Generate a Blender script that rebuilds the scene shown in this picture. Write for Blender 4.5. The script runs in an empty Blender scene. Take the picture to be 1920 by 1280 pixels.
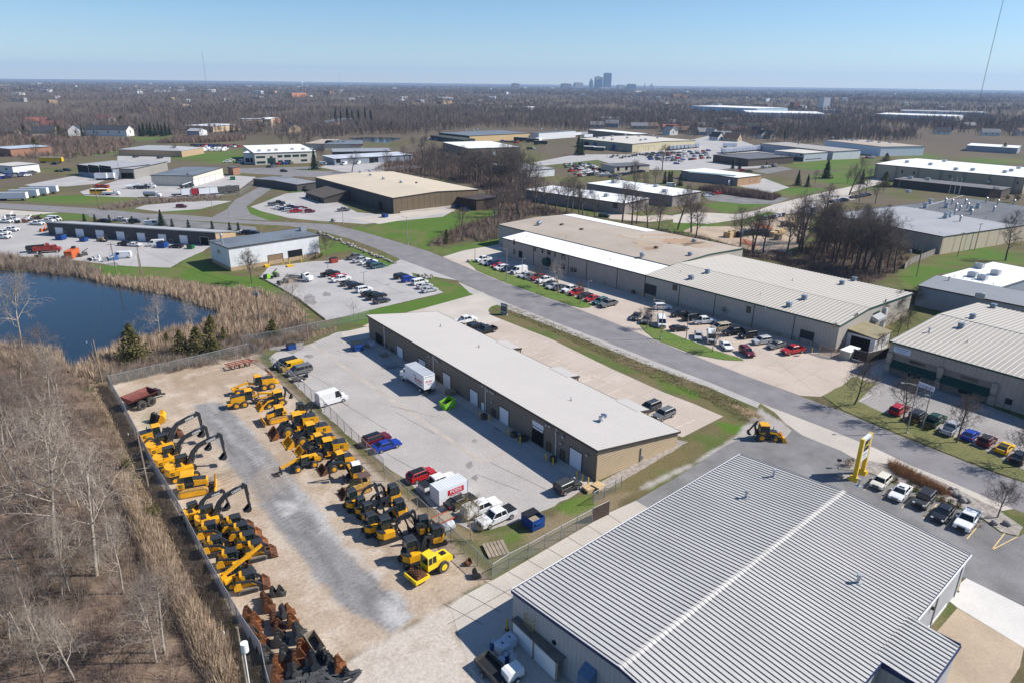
import bpy,math,random
import numpy as np
from mathutils import Vector,Matrix
R=math.radians
SC=bpy.context.scene
random.seed(7)
NR=np.random.default_rng(7)
# ---- camera, sky, sun, exposure
CAMH,FPX=56.0,1280.0
ROLL=math.atan2(22,1920)
PITCH=math.atan2((640-156)*math.cos(ROLL),FPX)
cp,sp,cr,sr=math.cos(PITCH),math.sin(PITCH),math.cos(ROLL),math.sin(ROLL)
UPV,FWD,RGT=Vector((0,sp,cp)),Vector((0,cp,-sp)),Vector((1,0,0))
cam=bpy.data.cameras.new("camera");camo=bpy.data.objects.new("camera",cam)
SC.collection.objects.link(camo);SC.camera=camo
cam.sensor_width=36.0;cam.lens=36.0*FPX/1920;cam.clip_start=0.5;cam.clip_end=60000
cr_=cr*RGT+sr*UPV;cu_=-sr*RGT+cr*UPV
m=Matrix((cr_,cu_,-FWD)).transposed().to_4x4();m.translation=(0,0,CAMH);camo.matrix_world=m
SUN_AZ,SUN_EL=R(6),R(41.5)
w=bpy.data.worlds.new("World");SC.world=w;w.use_nodes=True
wn=w.node_tree;sky=wn.nodes.new("ShaderNodeTexSky");sky.sky_type='NISHITA';sky.sun_disc=False
sky.sun_elevation=SUN_EL;sky.sun_rotation=R(90)-SUN_AZ;sky.altitude=200
sky.air_density=1;sky.dust_density=0;sky.ozone_density=8
wn.links.new(sky.outputs[0],wn.nodes["Background"].inputs[0]);wn.nodes["Background"].inputs[1].default_value=0.084
sl=bpy.data.lights.new("sun",'SUN');sl.energy=4.4;sl.angle=R(0.53);sl.color=(1.0,0.95,0.87)
so=bpy.data.objects.new("sun",sl);SC.collection.objects.link(so)
so.rotation_euler=Vector((math.cos(SUN_AZ)*math.cos(SUN_EL),math.sin(SUN_AZ)*math.cos(SUN_EL),math.sin(SUN_EL))).to_track_quat('Z','Y').to_euler()
SC.view_settings.view_transform='Standard';SC.view_settings.look='None';SC.view_settings.exposure=0.6;SC.view_settings.gamma=1
SC.render.engine='CYCLES'
SC.cycles.max_bounces=6;SC.cycles.diffuse_bounces=3;SC.cycles.glossy_bounces=3;SC.cycles.transparent_max_bounces=24
SC.cycles.volume_bounces=1;SC.cycles.use_denoising=True;SC.cycles.sample_clamp_indirect=8
# ---- photograph pixel -> point of the place at height z
def G(px,py,z=0.0):
 x,y=px-960.0,640.0-py
 xu,yu=x*cr-y*sr,x*sr+y*cr
 d=RGT*xu+UPV*yu+FWD*FPX
 t=(z-CAMH)/d.z
 return Vector((d.x*t,d.y*t,z))
def Z(ox,oy,s):
 return lambda x,y:(ox+x/s,oy+y/s)
ZA,ZB,ZC,ZD,ZE=Z(0,600,4),Z(200,640,4),Z(420,680,5.333),Z(320,880,5.333),Z(600,840,4.922)
ZF,ZG,ZH,ZI,ZJ=Z(380,1040,5.333),Z(740,860,4.571),Z(840,1040,5.333),Z(480,600,4),Z(820,560,4)
ZK,ZL,ZM,ZN,ZO=Z(1200,640,4),Z(1500,640,4.571),Z(1500,840,4.571),Z(860,420,4),Z(1160,520,3.2)
ZP,ZQ,ZR,ZS,ZT=Z(1500,1000,4.571),Z(0,360,4),Z(380,420,4),Z(0,220,4),Z(440,220,3.692)
ZU,ZV,ZY,ZZ=Z(780,220,3.556),Z(1260,180,2.909),Z(1480,560,8),Z(1640,560,5.332)
N1,N2,N3,N4,N5,N6,N7,N8=Z(1560,790,10.667),Z(735,660,11.633),Z(0,220,8),Z(220,220,8),Z(440,200,6.857),Z(1380,360,8),Z(1640,340,6.857),Z(1690,470,8.348)
M1,M2,M3,M4,M5,M6,M7,M8=Z(780,220,8),Z(1000,220,6.857),Z(1240,220,6),Z(1480,220,4.364),Z(0,380,8),Z(0,520,5.333),Z(0,900,3.369),Z(960,120,6)
# ---- materials
MATS={}
def M(name,col,rough=.7,metal=0.,var=.12,scale=.6,col2=None,bump=0.,spec=.3,world=False,objcol=False,stripe=None,detail=6,coat=0.,alpha=1.,fine=0.,emit=0.):
 """procedural material: two noises of the base colour, optional ribs (stripe = period, depth of colour change)"""
 if name in MATS:return MATS[name]
 mt=bpy.data.materials.new(name);mt.use_nodes=True;MATS[name]=mt
 n=mt.node_tree;b=n.nodes["Principled BSDF"];L=n.links.new
 b.inputs["Roughness"].default_value=rough;b.inputs["Metallic"].default_value=metal
 b.inputs["Specular IOR Level"].default_value=spec;b.inputs["Coat Weight"].default_value=coat;b.inputs["Coat Roughness"].default_value=.08
 if world:co=n.nodes.new("ShaderNodeNewGeometry").outputs["Position"]
 else:co=n.nodes.new("ShaderNodeTexCoord").outputs["Object"]
 nz=n.nodes.new("ShaderNodeTexNoise");nz.inputs["Scale"].default_value=scale;nz.inputs["Detail"].default_value=detail;nz.inputs["Roughness"].default_value=.62
 L(co,nz.inputs["Vector"])
 rp=n.nodes.new("ShaderNodeMapRange");rp.inputs[1].default_value=.32;rp.inputs[2].default_value=.68
 L(nz.outputs["Fac"],rp.inputs[0]);fac=rp.outputs[0]
 mx=n.nodes.new("ShaderNodeMix");mx.data_type='RGBA';L(fac,mx.inputs[0])
 if objcol:
  oi=n.nodes.new("ShaderNodeObjectInfo");L(oi.outputs["Color"],mx.inputs[6])
  hv=n.nodes.new("ShaderNodeHueSaturation");hv.inputs["Value"].default_value=1-var;L(oi.outputs["Color"],hv.inputs["Color"]);L(hv.outputs[0],mx.inputs[7])
 else:
  c2=col2 or tuple(c*(1-var)for c in col)
  c1=col if col2 else tuple(min(1,c*(1+var*.6))for c in col)
  mx.inputs[6].default_value=(*c1,1);mx.inputs[7].default_value=(*c2,1)
 out=mx.outputs[2]
 if fine:
  n2=n.nodes.new("ShaderNodeTexNoise");n2.inputs["Scale"].default_value=scale*23;n2.inputs["Detail"].default_value=4;L(co,n2.inputs["Vector"])
  m2=n.nodes.new("ShaderNodeMapRange");m2.inputs[1].default_value=.3;m2.inputs[2].default_value=.7;m2.inputs[3].default_value=1-fine;m2.inputs[4].default_value=1+fine
  L(n2.outputs["Fac"],m2.inputs[0])
  mm=n.nodes.new("ShaderNodeVectorMath");mm.operation='SCALE';L(out,mm.inputs[0]);L(m2.outputs[0],mm.inputs["Scale"]);out=mm.outputs[0]
 hgt=None
 if stripe:
  sx=n.nodes.new("ShaderNodeSeparateXYZ");L(co,sx.inputs[0])
  if stripe[2:]and stripe[2]=='z':src=sx.outputs[2]
  elif stripe[2:]and stripe[2]=='x':src=sx.outputs[0]
  elif stripe[2:]and stripe[2]=='y':src=sx.outputs[1]
  else:
   ad=n.nodes.new("ShaderNodeMath");ad.operation='ADD';L(sx.outputs[0],ad.inputs[0]);L(sx.outputs[1],ad.inputs[1]);src=ad.outputs[0]
  dv=n.nodes.new("ShaderNodeMath");dv.operation='DIVIDE';L(src,dv.inputs[0]);dv.inputs[1].default_value=stripe[0]
  fr=n.nodes.new("ShaderNodeMath");fr.operation='FRACT';L(dv.outputs[0],fr.inputs[0])
  st=n.nodes.new("ShaderNodeMapRange");st.interpolation_type='SMOOTHSTEP';st.inputs[1].default_value=.0;st.inputs[2].default_value=.22;L(fr.outputs[0],st.inputs[0])
  st.inputs[3].default_value=1-stripe[1];st.inputs[4].default_value=1
  mm=n.nodes.new("ShaderNodeVectorMath");mm.operation='SCALE';L(out,mm.inputs[0]);L(st.outputs[0],mm.inputs["Scale"]);out=mm.outputs[0]
 L(out,b.inputs["Base Color"])
 if bump:
  bp=n.nodes.new("ShaderNodeBump");bp.inputs["Strength"].default_value=bump;bp.inputs["Distance"].default_value=.1;L(nz.outputs["Fac"],bp.inputs["Height"]);L(bp.outputs[0],b.inputs["Normal"])
 if alpha<1:b.inputs["Alpha"].default_value=alpha
 if emit:
  b.inputs["Emission Color"].default_value=(*col,1);b.inputs["Emission Strength"].default_value=emit
 return mt
PAINT=M("car_paint",(.5,.5,.5),.38,0.,.05,2,objcol=True,spec=.45,coat=.2)
GLASS=M("dark_glass",(.012,.016,.02),.06,0.,.1,1,spec=.6)
RUB=M("rubber",(.022,.022,.024),.85,0,.3,4)
RIM=M("wheel_rim",(.42,.43,.45),.35,.7,.1,4)
BLK=M("black_plastic",(.02,.021,.023),.5,0,.2,3)
CHR=M("bright_metal",(.55,.56,.58),.3,.8,.1,3)
LAMP=M("headlamp_lens",(.75,.78,.8),.1,0,.05,3)
TAIL=M("tail_lens",(.35,.01,.012),.2,0,.1,3)
YEL=M("machine_yellow",(.80,.38,.012),.42,0,.16,1.3,spec=.4,fine=.06)
YEL2=M("roller_yellow",(.85,.58,.02),.4,0,.1,1.3,spec=.4,fine=.05)
TANY=M("faded_yellow",(.55,.34,.09),.6,0,.25,1.5)
DGR=M("machine_dark_grey",(.032,.036,.042),.42,0,.2,1.5,spec=.4)
RUST=M("rusty_steel",(.22,.085,.035),.85,.1,0,1.8,col2=(.07,.04,.028),fine=.25)
ORUST=M("orange_rust",(.36,.13,.04),.85,.1,0,1.6,col2=(.14,.065,.035),fine=.25)
GSTEEL=M("worn_grey_steel",(.13,.13,.125),.6,.3,0,2,col2=(.06,.055,.05),fine=.2)
STEEL=M("galvanised_steel",(.42,.44,.46),.45,.6,.15,2)
WOOD=M("weathered_wood",(.33,.27,.2),.85,0,.3,2.5,fine=.15)
NWOOD=M("new_pine",(.62,.45,.25),.8,0,.2,2.5,fine=.12)
WHITE=M("white_paint",(.8,.8,.79),.45,0,.05,1)
BLUEP=M("dumpster_blue",(.012,.06,.24),.5,0,.25,1.5,fine=.1)
GREENP=M("lime_green_paint",(.23,.55,.03),.5,0,.15,1.5,fine=.06)
REDP=M("faded_red_paint",(.33,.05,.04),.6,0,.3,1.5,fine=.15)
BYEL=M("safety_yellow",(.8,.5,.02),.5,0,.15,2)
BARK=M("pale_bark",(.48,.42,.34),.9,0,0,1.2,col2=(.24,.20,.155),fine=.2)
BARKD=M("dark_bark",(.12,.10,.085),.9,0,.3,1.5,fine=.2)
TWIG=M("grey_twigs",(.42,.35,.285),.9,0,.25,.6)
TWIGD=M("dark_twigs",(.135,.11,.097),.9,0,.3,.6)
POLE=M("pole_wood",(.25,.2,.15),.9,0,.3,2)
LAMPP=M("lamp_post_grey",(.33,.34,.35),.5,.4,.15,2)
EVG=M("cedar_needles",(.06,.075,.02),.9,0,0,.9,col2=(.15,.11,.035),fine=.3)
SPR=M("spruce_needles",(.03,.055,.03),.9,0,.4,.7,fine=.3)
BLUEVENT=M("vent_metal",(.22,.27,.32),.5,.5,.2,2)
# ---- mesh builder
U_=random.uniform;MT=Matrix.Translation;RX9=Matrix.Rotation(R(90),4,'X');RZ18=Matrix.Rotation(R(180),4,'Z');ID4=Matrix.Identity(4)
class MB:
 def __init__(s):s.v=[];s.f=[];s.sm=[];s.mi=[];s.T=None;s.m=0
 def add(s,vs,fs,sm=False):
  n=len(s.v)
  if s.T is not None:vs=[tuple(s.T@Vector(v))for v in vs]
  s.v+=[tuple(v)for v in vs];s.f+=[tuple(i+n for i in f)for f in fs]
  s.sm+=[sm]*len(fs);s.mi+=[s.m]*len(fs);return s
 def box(s,x0,x1,y0,y1,z0,z1,tx=0.,ty=0.):
  return s.add([(x0,y0,z0),(x1,y0,z0),(x1,y1,z0),(x0,y1,z0),(x0+tx,y0+ty,z1),(x1-tx,y0+ty,z1),(x1-tx,y1-ty,z1),(x0+tx,y1-ty,z1)],[(3,2,1,0),(4,5,6,7),(0,1,5,4),(1,2,6,5),(2,3,7,6),(3,0,4,7)])
 def prism(s,pts,a0,a1,ax='y'):
  f={'y':lambda p,a:(p[0],a,p[1]),'z':lambda p,a:(p[0],p[1],a),'x':lambda p,a:(a,p[0],p[1])}[ax]
  n=len(pts)
  return s.add([f(p,a0)for p in pts]+[f(p,a1)for p in pts],[tuple(range(n))[::-1],tuple(range(n,2*n))]+[(i,(i+1)%n,n+(i+1)%n,n+i)for i in range(n)])
 def tube(s,p0,p1,r0,r1=None,n=6,caps=True):
  return s.path([p0,p1],[r0,r0 if r1 is None else r1],n,caps)
 def path(s,pts,rs,n=5,caps=True):
  pts=[Vector(p)for p in pts];vs=[];fs=[]
  for i,p in enumerate(pts):
   d=(pts[min(i+1,len(pts)-1)]-pts[max(i-1,0)]).normalized()
   a=d.cross(Vector((0,0,1))if abs(d.z)<.95 else Vector((1,0,0))).normalized();b=d.cross(a)
   for k in range(n):
    t=2*math.pi*k/n;vs.append(p+(a*math.cos(t)+b*math.sin(t))*rs[i])
  for i in range(len(pts)-1):
   for k in range(n):fs.append((i*n+k,i*n+(k+1)%n,(i+1)*n+(k+1)%n,(i+1)*n+k))
  s.add(vs,fs,n>4)
  if caps:s.add(vs[:n],[tuple(range(n))]);s.add(vs[-n:],[tuple(range(n))])
  return s
 def beam(s,p0,p1,w0,h0,w1=None,h1=None):
  """rectangular bar; w across (horizontal), h in the plane of its own slope"""
  p0,p1=Vector(p0),Vector(p1);d=(p1-p0).normalized()
  a=d.cross(Vector((0,0,1))if abs(d.z)<.98 else Vector((1,0,0))).normalized();b=a.cross(d)
  w1=w0 if w1 is None else w1;h1=h0 if h1 is None else h1;vs=[]
  for p,w_,h_ in((p0,w0,h0),(p1,w1,h1)):
   for sa,sb in((-1,-1),(1,-1),(1,1),(-1,1)):vs.append(p+a*sa*w_/2+b*sb*h_/2)
  return s.add(vs,[(3,2,1,0),(4,5,6,7),(0,1,5,4),(1,2,6,5),(2,3,7,6),(3,0,4,7)])
 def cyl(s,c,r,w,n=14,ax='y',r2=None):
  c=Vector(c);o={'x':Vector((w/2,0,0)),'y':Vector((0,w/2,0)),'z':Vector((0,0,w/2))}[ax]
  return s.tube(c-o,c+o,r,r2,n)
 def sphere(s,c,r,nu=8,nv=5,sz=1.):
  pts=[];
  for j in range(nv+1):
   t=math.pi*j/nv
   for i in range(nu):
    p=2*math.pi*i/nu;pts.append((c[0]+r*math.sin(t)*math.cos(p),c[1]+r*math.sin(t)*math.sin(p),c[2]+r*sz*math.cos(t)))
  return s.add(pts,[(j*nu+i,j*nu+(i+1)%nu,(j+1)*nu+(i+1)%nu,(j+1)*nu+i)for j in range(nv)for i in range(nu)],True)
 def poly(s,pts):return s.add(pts,[tuple(range(len(pts)))])
 def mesh(s,name,*mats):
  me=bpy.data.meshes.new(name);me.from_pydata(s.v,[],s.f);me.polygons.foreach_set('use_smooth',s.sm)
  if len(mats)>1:me.polygons.foreach_set('material_index',s.mi)
  for mt in mats:me.materials.append(mt)
  me.update();return me
 def build(s,name,mat,parent=None,loc=(0,0,0),rz=0.):
  mats=mat if isinstance(mat,(list,tuple))else(mat,)
  o=bpy.data.objects.new(name,s.mesh(name,*mats));SC.collection.objects.link(o);o.parent=parent
  o.location=loc;o.rotation_euler=(0,0,rz);return o
def np_mesh(name,verts,faces,mat,smooth=False):
 """verts (n,3), faces (m,k) arrays"""
 me=bpy.data.meshes.new(name);k=faces.shape[1];me.vertices.add(len(verts));me.vertices.foreach_set('co',verts.astype(np.float32).ravel())
 me.loops.add(faces.size);me.loops.foreach_set('vertex_index',faces.astype(np.int32).ravel())
 me.polygons.add(len(faces));me.polygons.foreach_set('loop_start',np.arange(0,faces.size,k,dtype=np.int32))
 if smooth:me.polygons.foreach_set('use_smooth',np.ones(len(faces),bool))
 me.update(calc_edges=True);me.materials.append(mat);return me
def link(name,me,parent=None):
 o=bpy.data.objects.new(name,me);SC.collection.objects.link(o);o.parent=parent;return o
def tag(o,label=None,cat=None,group=None,kind=None):
 if label:o['label']=label
 if cat:o['category']=cat
 if group:o['group']=group
 if kind:o['kind']=kind
 return o
def thing(name,label,cat,loc=(0,0,0),rz=0.,group=None):
 o=bpy.data.objects.new(name,None);SC.collection.objects.link(o);o.empty_display_size=.3
 o.location=loc;o.rotation_euler=(0,0,rz);return tag(o,label,cat,group)
KIDS={}
def copy_tree(o,parent=None):
 c=o.copy();SC.collection.objects.link(c);c.parent=parent
 for ch in o.children:copy_tree(ch,c)
 return c
def place(o,label,loc,rz=0.,group=None,s=1.):
 tag(o,label,None,group);o.location=loc;o.rotation_euler=(0,0,rz);o.scale=(s,s,s);return o
def proto_placer(maker):
 """first call builds the thing, later calls copy it"""
 st={}
 def f(label,loc,rz=0.,group=None,sc=1.,key=None,**kw):
  k=(key,tuple(sorted(kw.items())))
  if k not in st:st[k]=maker(**kw);o=st[k]
  else:o=copy_tree(st[k])
  return place(o,label,loc,rz,group,sc)
 return f
_fc={}
def text(s,size,mat,name='lettering',parent=None,mtx=None,shear=0.,depth=.004,align='CENTER'):
 cu=bpy.data.curves.new(name,'FONT');cu.body=s;cu.size=size;cu.align_x=align;cu.align_y='CENTER';cu.shear=shear;cu.extrude=depth;cu.resolution_u=2;cu.offset=size*.012
 t=bpy.data.objects.new(name,cu);me=bpy.data.meshes.new_from_object(t);bpy.data.objects.remove(t);bpy.data.curves.remove(cu)
 me.materials.clear();me.materials.append(mat);o=link(name,me,parent)
 if mtx is not None:o.matrix_local=mtx
 return o
def wall_text_mtx(p,facing,up=(0,0,1)):
 """matrix for text at p that faces along 'facing' and reads upright"""
 z=Vector(facing).normalized();u=Vector(up);u=(u-z*u.dot(z)).normalized();x=u.cross(z)
 m=Matrix((x,u,z)).transposed().to_4x4();m.translation=p;return m
# ---- the ground: one sheet to the horizon, coloured by what lies where
def W2(pts):return np.array([[*G(*p).xy]for p in pts])
def conv(z,*pts):return[z(*p)for p in pts]
def sdist(poly,P):
 """signed distance of points to a polygon, positive inside"""
 d2=np.full(len(P),1e18);ins=np.zeros(len(P),bool);n=len(poly)
 for i in range(n):
  a,b=poly[i],poly[(i+1)%n];e=b-a;q=P-a
  t=np.clip((q@e)/max(e@e,1e-9),0,1);r=q-t[:,None]*e
  d2=np.minimum(d2,(r*r).sum(1))
  c=(a[1]>P[:,1])!=(b[1]>P[:,1])
  with np.errstate(divide='ignore',invalid='ignore'):xx=a[0]+(P[:,1]-a[1])*e[0]/e[1]
  ins^=c&(P[:,0]<xx)
 return np.where(ins,1,-1)*np.sqrt(d2)
_tab=NR.random((256,256))
def vnoise(x,y):
 xi,yi=np.floor(x).astype(int),np.floor(y).astype(int);fx,fy=x-xi,y-yi
 fx=fx*fx*(3-2*fx);fy=fy*fy*(3-2*fy);t=lambda i,j:_tab[i&255,j&255]
 return(t(xi,yi)*(1-fx)+t(xi+1,yi)*fx)*(1-fy)+(t(xi,yi+1)*(1-fx)+t(xi+1,yi+1)*fx)*fy
def fbm(x,y,o=4):
 s=0;a=.5;n=0
 for k in range(o):s=s+a*vnoise(x*2**k+17.3*k,y*2**k+9.1*k);n+=a;a*=.55
 return s/n
YARD=[ZB(22,330),ZB(300,262),ZB(620,180),ZB(1060,75),(480,664)]+conv(ZE,(360,60),(600,290),(900,560),(1210,850),(1585,1200))+[(869,1116),(736,1192),(652,1237),(640,1300),(505,1300)]+conv(ZF,(600,1050),(430,800),(280,540),(110,240))+conv(ZB,(540,1280),(370,1000),(230,720),(130,520))
LANE=[ZB(660,480),ZB(760,458),ZB(870,460),ZB(1050,640),ZB(1200,800),ZB(1400,1030),ZB(1580,1280),ZF(1450,0),ZF(1800,310),ZF(1990,420),(775,1160),(735,1185),ZF(1500,590),ZF(1300,420),ZF(980,0),ZB(1200,1280),ZB(1110,1140),ZB(940,950),ZB(860,800),ZB(720,620)]
BROKEN=[(869,1114),(736,1190),(652,1237),(630,1330),(1000,1400),(905,1250),(850,1190)]
POND=[(-260,500),(0,506),(75,511),(157,520),(200,532),(250,542),(312,552),(362,567),(412,585),(422,592),(397,602),(362,615),(325,620),(275,632),(237,642),(207,657),(185,665),(160,682),(135,687),(120,683),(105,660),(60,655),(0,650),(-260,640)]
WOODP=[(-400,655),(110,690),(160,720),(205,800),(250,900),(300,1000),(350,1100),(395,1210),(420,1400),(-500,1400)]
STRIP=[(150,690),(205,722),(232,775),(257,825),(292,895),(335,965),(400,1090),(432,1145),(495,1245),(500,1400),(395,1400),(395,1210),(350,1100),(300,1000),(250,900),(205,800)]
REEDS=[(-260,640),(-200,646),(0,640),(60,640),(150,513),(165,516),(230,524),(300,527),(375,540),(420,545),(470,545),(520,560),(560,575),(575,600),(560,607),(520,615),(480,628),(440,636),(380,640),(330,655),(260,668),(210,690),(170,715),(130,700),(60,690)]
REED2=conv(M7,(720,10),(800,10),(860,130),(920,230),(1060,470),(1150,640),(1200,800),(1290,900),(1420,1040),(1440,1280),(1340,1280),(1230,1050),(1100,800),(930,540),(900,420),(830,250))
THICK=[(175,712),(230,665),(330,650),(420,632),(500,620),(560,605),(600,612),(570,640),(500,655),(470,668),(380,690),(280,705),(210,720)]
THICK2=[(-80,478),(0,481),(60,488),(130,492),(190,508),(185,522),(120,516),(40,508),(-80,503)]
MIDWOOD=[(700,322),(730,300),(790,285),(870,300),(960,300),(1010,330),(990,360),(1010,385),(1150,425),(1290,440),(1400,470),(1490,480),(1560,430),(1640,410),(1700,450),(1695,500),(1640,535),(1480,500),(1230,440),(1090,405),(1000,405),(945,425),(905,445),(830,462),(800,462),(860,425),(930,405),(945,385),(900,352),(800,330)]
DITCH=conv(ZN,(220,640),(400,615),(900,830),(1500,1070),(1920,1240),(1920,1290),(1400,1130),(900,900),(500,720))+[]
DITCH=[(918,578),(960,573),(1085,627),(1235,687),(1340,730),(1425,775),(1440,800),(1400,795),(1330,752),(1210,702),(1085,645),(985,600)]
GREENS=[[ZQ(620,540),ZQ(1200,570),ZQ(1320,565),ZQ(1480,450),(395,500),(420,515),(490,520),(530,545),(500,560),(430,540),(330,520),(240,525),(170,515)],[(598,448),(640,455),(745,495),(725,503),(690,490),(655,470),(600,480)],[(620,605),(700,580),(840,550),(905,545),(910,552),(870,570),(800,580),(700,598),(690,608)],[(770,512),(870,540),(905,547),(880,560),(835,550)],[(655,430),(780,408),(930,395),(985,405),(950,425),(870,450),(800,470),(760,455)],[(805,472),(945,445),(950,462),(850,482)],[(540,365),(560,352),(592,353),(590,368),(540,372)],[(415,402),(480,385),(530,410),(490,412),(450,408)],[(50,370),(200,365),(260,375),(190,385),(60,382)],[(215,395),(270,395),(310,398),(380,388),(400,388),(370,400)],conv(ZS,(20,720),(600,720),(680,740),(560,770),(150,760)),[(430,300),(445,292),(455,290),(455,310)],conv(ZS,(1370,370),(1690,265),(1820,250),(1820,310),(1760,330)),conv(ZS,(1300,300),(1500,262),(1640,268),(1440,320)),conv(ZS,(920,160),(1300,130),(1400,150),(960,190)),conv(ZS,(620,260),(880,250),(860,275),(640,285)),[(480,318),(590,317),(590,322),(470,322)],conv(ZT,(220,1),(1,1))if 0 else[(440,300),(456,296),(456,310),(440,312)],conv(ZV,(760,430),(1100,380),(1200,490),(1050,520),(850,470)),conv(ZV,(540,530),(660,490),(830,520),(640,545)),conv(ZV,(600,370),(900,345),(1100,350),(1000,390),(760,410)),conv(ZV,(1460,330),(1920,340),(1920,380),(1500,350)),conv(ZV,(1150,320),(1400,305),(1420,325),(1200,335)),conv(ZV,(160,590),(420,570),(640,560),(560,520),(640,545),(500,600),(300,640)),conv(ZV,(350,650),(560,630),(560,660),(400,690)),conv(ZV,(0,680),(300,660),(250,740),(0,760)),conv(N8,(0,300),(760,100),(1160,150),(540,400),(250,560),(180,640),(0,560)),conv(N7,(980,880),(1480,770),(1300,900)),conv(N7,(580,1090),(900,960),(1500,880),(1920,960),(1920,1090),(1300,1010)),conv(ZU,(950,295),(1250,290),(1160,310),(1000,330)),[(905,545),(935,575),(920,580)],conv(ZG,(1380,420),(1500,360),(1700,330),(1700,420),(1500,470)),conv(ZG,(960,660),(1090,620),(1060,700),(980,720)),conv(ZK,(600,620),(830,640),(840,720),(640,680)),conv(ZK,(130,270),(440,380),(420,430),(180,330)),]
PARK=[[(905,552),(945,573),(1100,640),(1260,705),(1425,780),(1390,818),(1360,780),(1240,738),(1032,637),(940,600)],[(1120,905),(1290,820),(1360,782),(1395,815),(1275,885),(1195,935)],]
xs=np.concatenate([-(140*1.075**np.arange(68,0,-1)),np.arange(-140,140,.55),140*1.075**np.arange(0,68)])
ys=np.concatenate([[-400,-150,-40,0,15],np.arange(26,225,.55),225*1.016**np.arange(0,60),225*1.016**60*1.07**np.arange(1,62)])
X,Y=np.meshgrid(xs,ys);Pn=np.stack([X.ravel(),Y.ravel()],1);nv=len(Pn)
col=np.zeros((nv,3));f1=fbm(Pn[:,0]/9,Pn[:,1]/9);f2=fbm(Pn[:,0]/2.1+50,Pn[:,1]/2.1);f3=fbm(Pn[:,0]/40,Pn[:,1]/40+7)
dist=np.hypot(Pn[:,0],Pn[:,1])
def mixc(c,k):
 global col
 k=np.clip(k,0,1)[:,None];col=col*(1-k)+np.array(c)*k
def sm(x,a,b):t=np.clip((x-a)/(b-a),0,1);return t*t*(3-2*t)
col[:]=(.125,.105,.055);mixc((.09,.115,.035),sm(f1,.42,.58)*.8);mixc((.17,.135,.075),sm(f2,.5,.68)*.5)
mixc((.115,.09,.068),sm(dist,560,900));mixc((.13,.105,.075),sm(dist,300,420)*sm(f3,.42,.55))
near=(Pn[:,1]>20)&(Pn[:,1]<900)&(np.abs(Pn[:,0])<700)
NP=Pn[near]
def layer(poly,c,soft=1.5,wob=1.5,k=1.0,mod=None):
 pw=W2(poly);lo=pw.min(0)-12;hi=pw.max(0)+12
 sel=near&(Pn[:,0]>lo[0])&(Pn[:,0]<hi[0])&(Pn[:,1]>lo[1])&(Pn[:,1]<hi[1])
 if not sel.any():return
 s=sdist(pw,Pn[sel])+(f2[sel]-.5)*2*wob*2
 kk=np.zeros(nv);kk[sel]=sm(s,-soft,soft)*k
 if mod is not None:kk*=mod
 mixc(c,kk)
for p in PARK:layer(p,(.15,.125,.06),1.2,.6);layer(p,(.085,.125,.03),1.2,.6,.8,sm(f1,.45,.6))
for p in GREENS:
 layer(p,(.09,.152,.028),1.0,.8);layer(p,(.155,.145,.06),1.,.8,.7,sm(f1,.47,.62));layer(p,(.06,.13,.02),1.,.5,.5,sm(f2,.5,.62))
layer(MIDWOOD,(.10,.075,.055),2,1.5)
layer(WOODP,(.19,.135,.10),2,1.5);layer(WOODP,(.25,.18,.125),2,1.5,.7,sm(f2,.5,.66));layer(WOODP,(.06,.05,.036),2,1.5,.6,sm(1-f1,.48,.62))
layer(STRIP,(.165,.12,.075),1,.8);layer(STRIP,(.10,.085,.045),1,.8,.8,sm(f1,.48,.6));layer(STRIP,(.24,.18,.12),1,.8,.6,sm(f2,.54,.66))
layer(REEDS,(.27,.20,.135),1.2,.8);layer(REEDS,(.17,.12,.08),1.2,.8,.7,sm(f2,.5,.64));layer(REED2,(.33,.24,.155),.8,.8);layer(THICK,(.15,.105,.07),1.5,1.2);layer(THICK2,(.10,.075,.055),1,.8)
layer(DITCH,(.105,.095,.04),.6,.4,.9);layer(DITCH,(.19,.14,.085),.6,.4,.6,sm(f1,.55,.7))
layer(YARD,(.42,.335,.255),.5,.3)
rot=lambda a:(Pn[:,0]*math.cos(a)+Pn[:,1]*math.sin(a),-Pn[:,0]*math.sin(a)+Pn[:,1]*math.cos(a))
U,V=rot(R(127.6));streak=fbm(U/14+3,V/1.1);streak2=fbm(U/6+31,V/.45)
layer(YARD,(.345,.255,.175),.5,.3,.6,sm(f1,.5,.66));layer(YARD,(.49,.42,.345),.5,.3,.6,sm(f2*.6+fbm(Pn[:,0]/5+9,Pn[:,1]/5)*.5,.56,.7));layer(YARD,(.27,.20,.13),.5,.3,.45,sm(streak2,.6,.7))
layer(LANE,(.225,.22,.22),.35,.35,.95);layer(LANE,(.36,.35,.335),.7,.6,.55,sm(streak,.55,.68));layer(LANE,(.15,.145,.145),.7,.5,.7,sm(1-streak2,.5,.62));layer(LANE,(.34,.27,.205),.7,.5,.4,sm(f1,.58,.72))
TRD=[ZB(560,960),ZB(900,960),ZB(1050,1080),ZB(900,1160),ZB(700,1200),ZB(480,1150)];streak3=fbm(V/16+5,U/.5+9,3);layer(TRD,(.25,.19,.135),1.5,1,.8,sm(streak3,.55,.62));layer([ZB(420,560),ZB(760,640),ZB(900,960),ZB(560,960)],(.29,.22,.16),2,1,.55,sm(streak3,.56,.64));layer([ZE(100,0),ZE(560,60),ZE(1000,700),ZE(1500,1280),ZE(700,1280),ZE(300,700)],(.28,.225,.17),2,1.5,.5,sm(streak2,.56,.66))
if 1:layer([ZB(1000,600),ZB(1060,640),ZB(1600,1280),ZF(1840,310),ZF(1990,430),ZF(1800,480),ZF(1500,120),ZB(1500,1240),ZB(1200,860)],(.42,.41,.40),.6,.5,.7,sm(streak,.40,.56))
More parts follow.
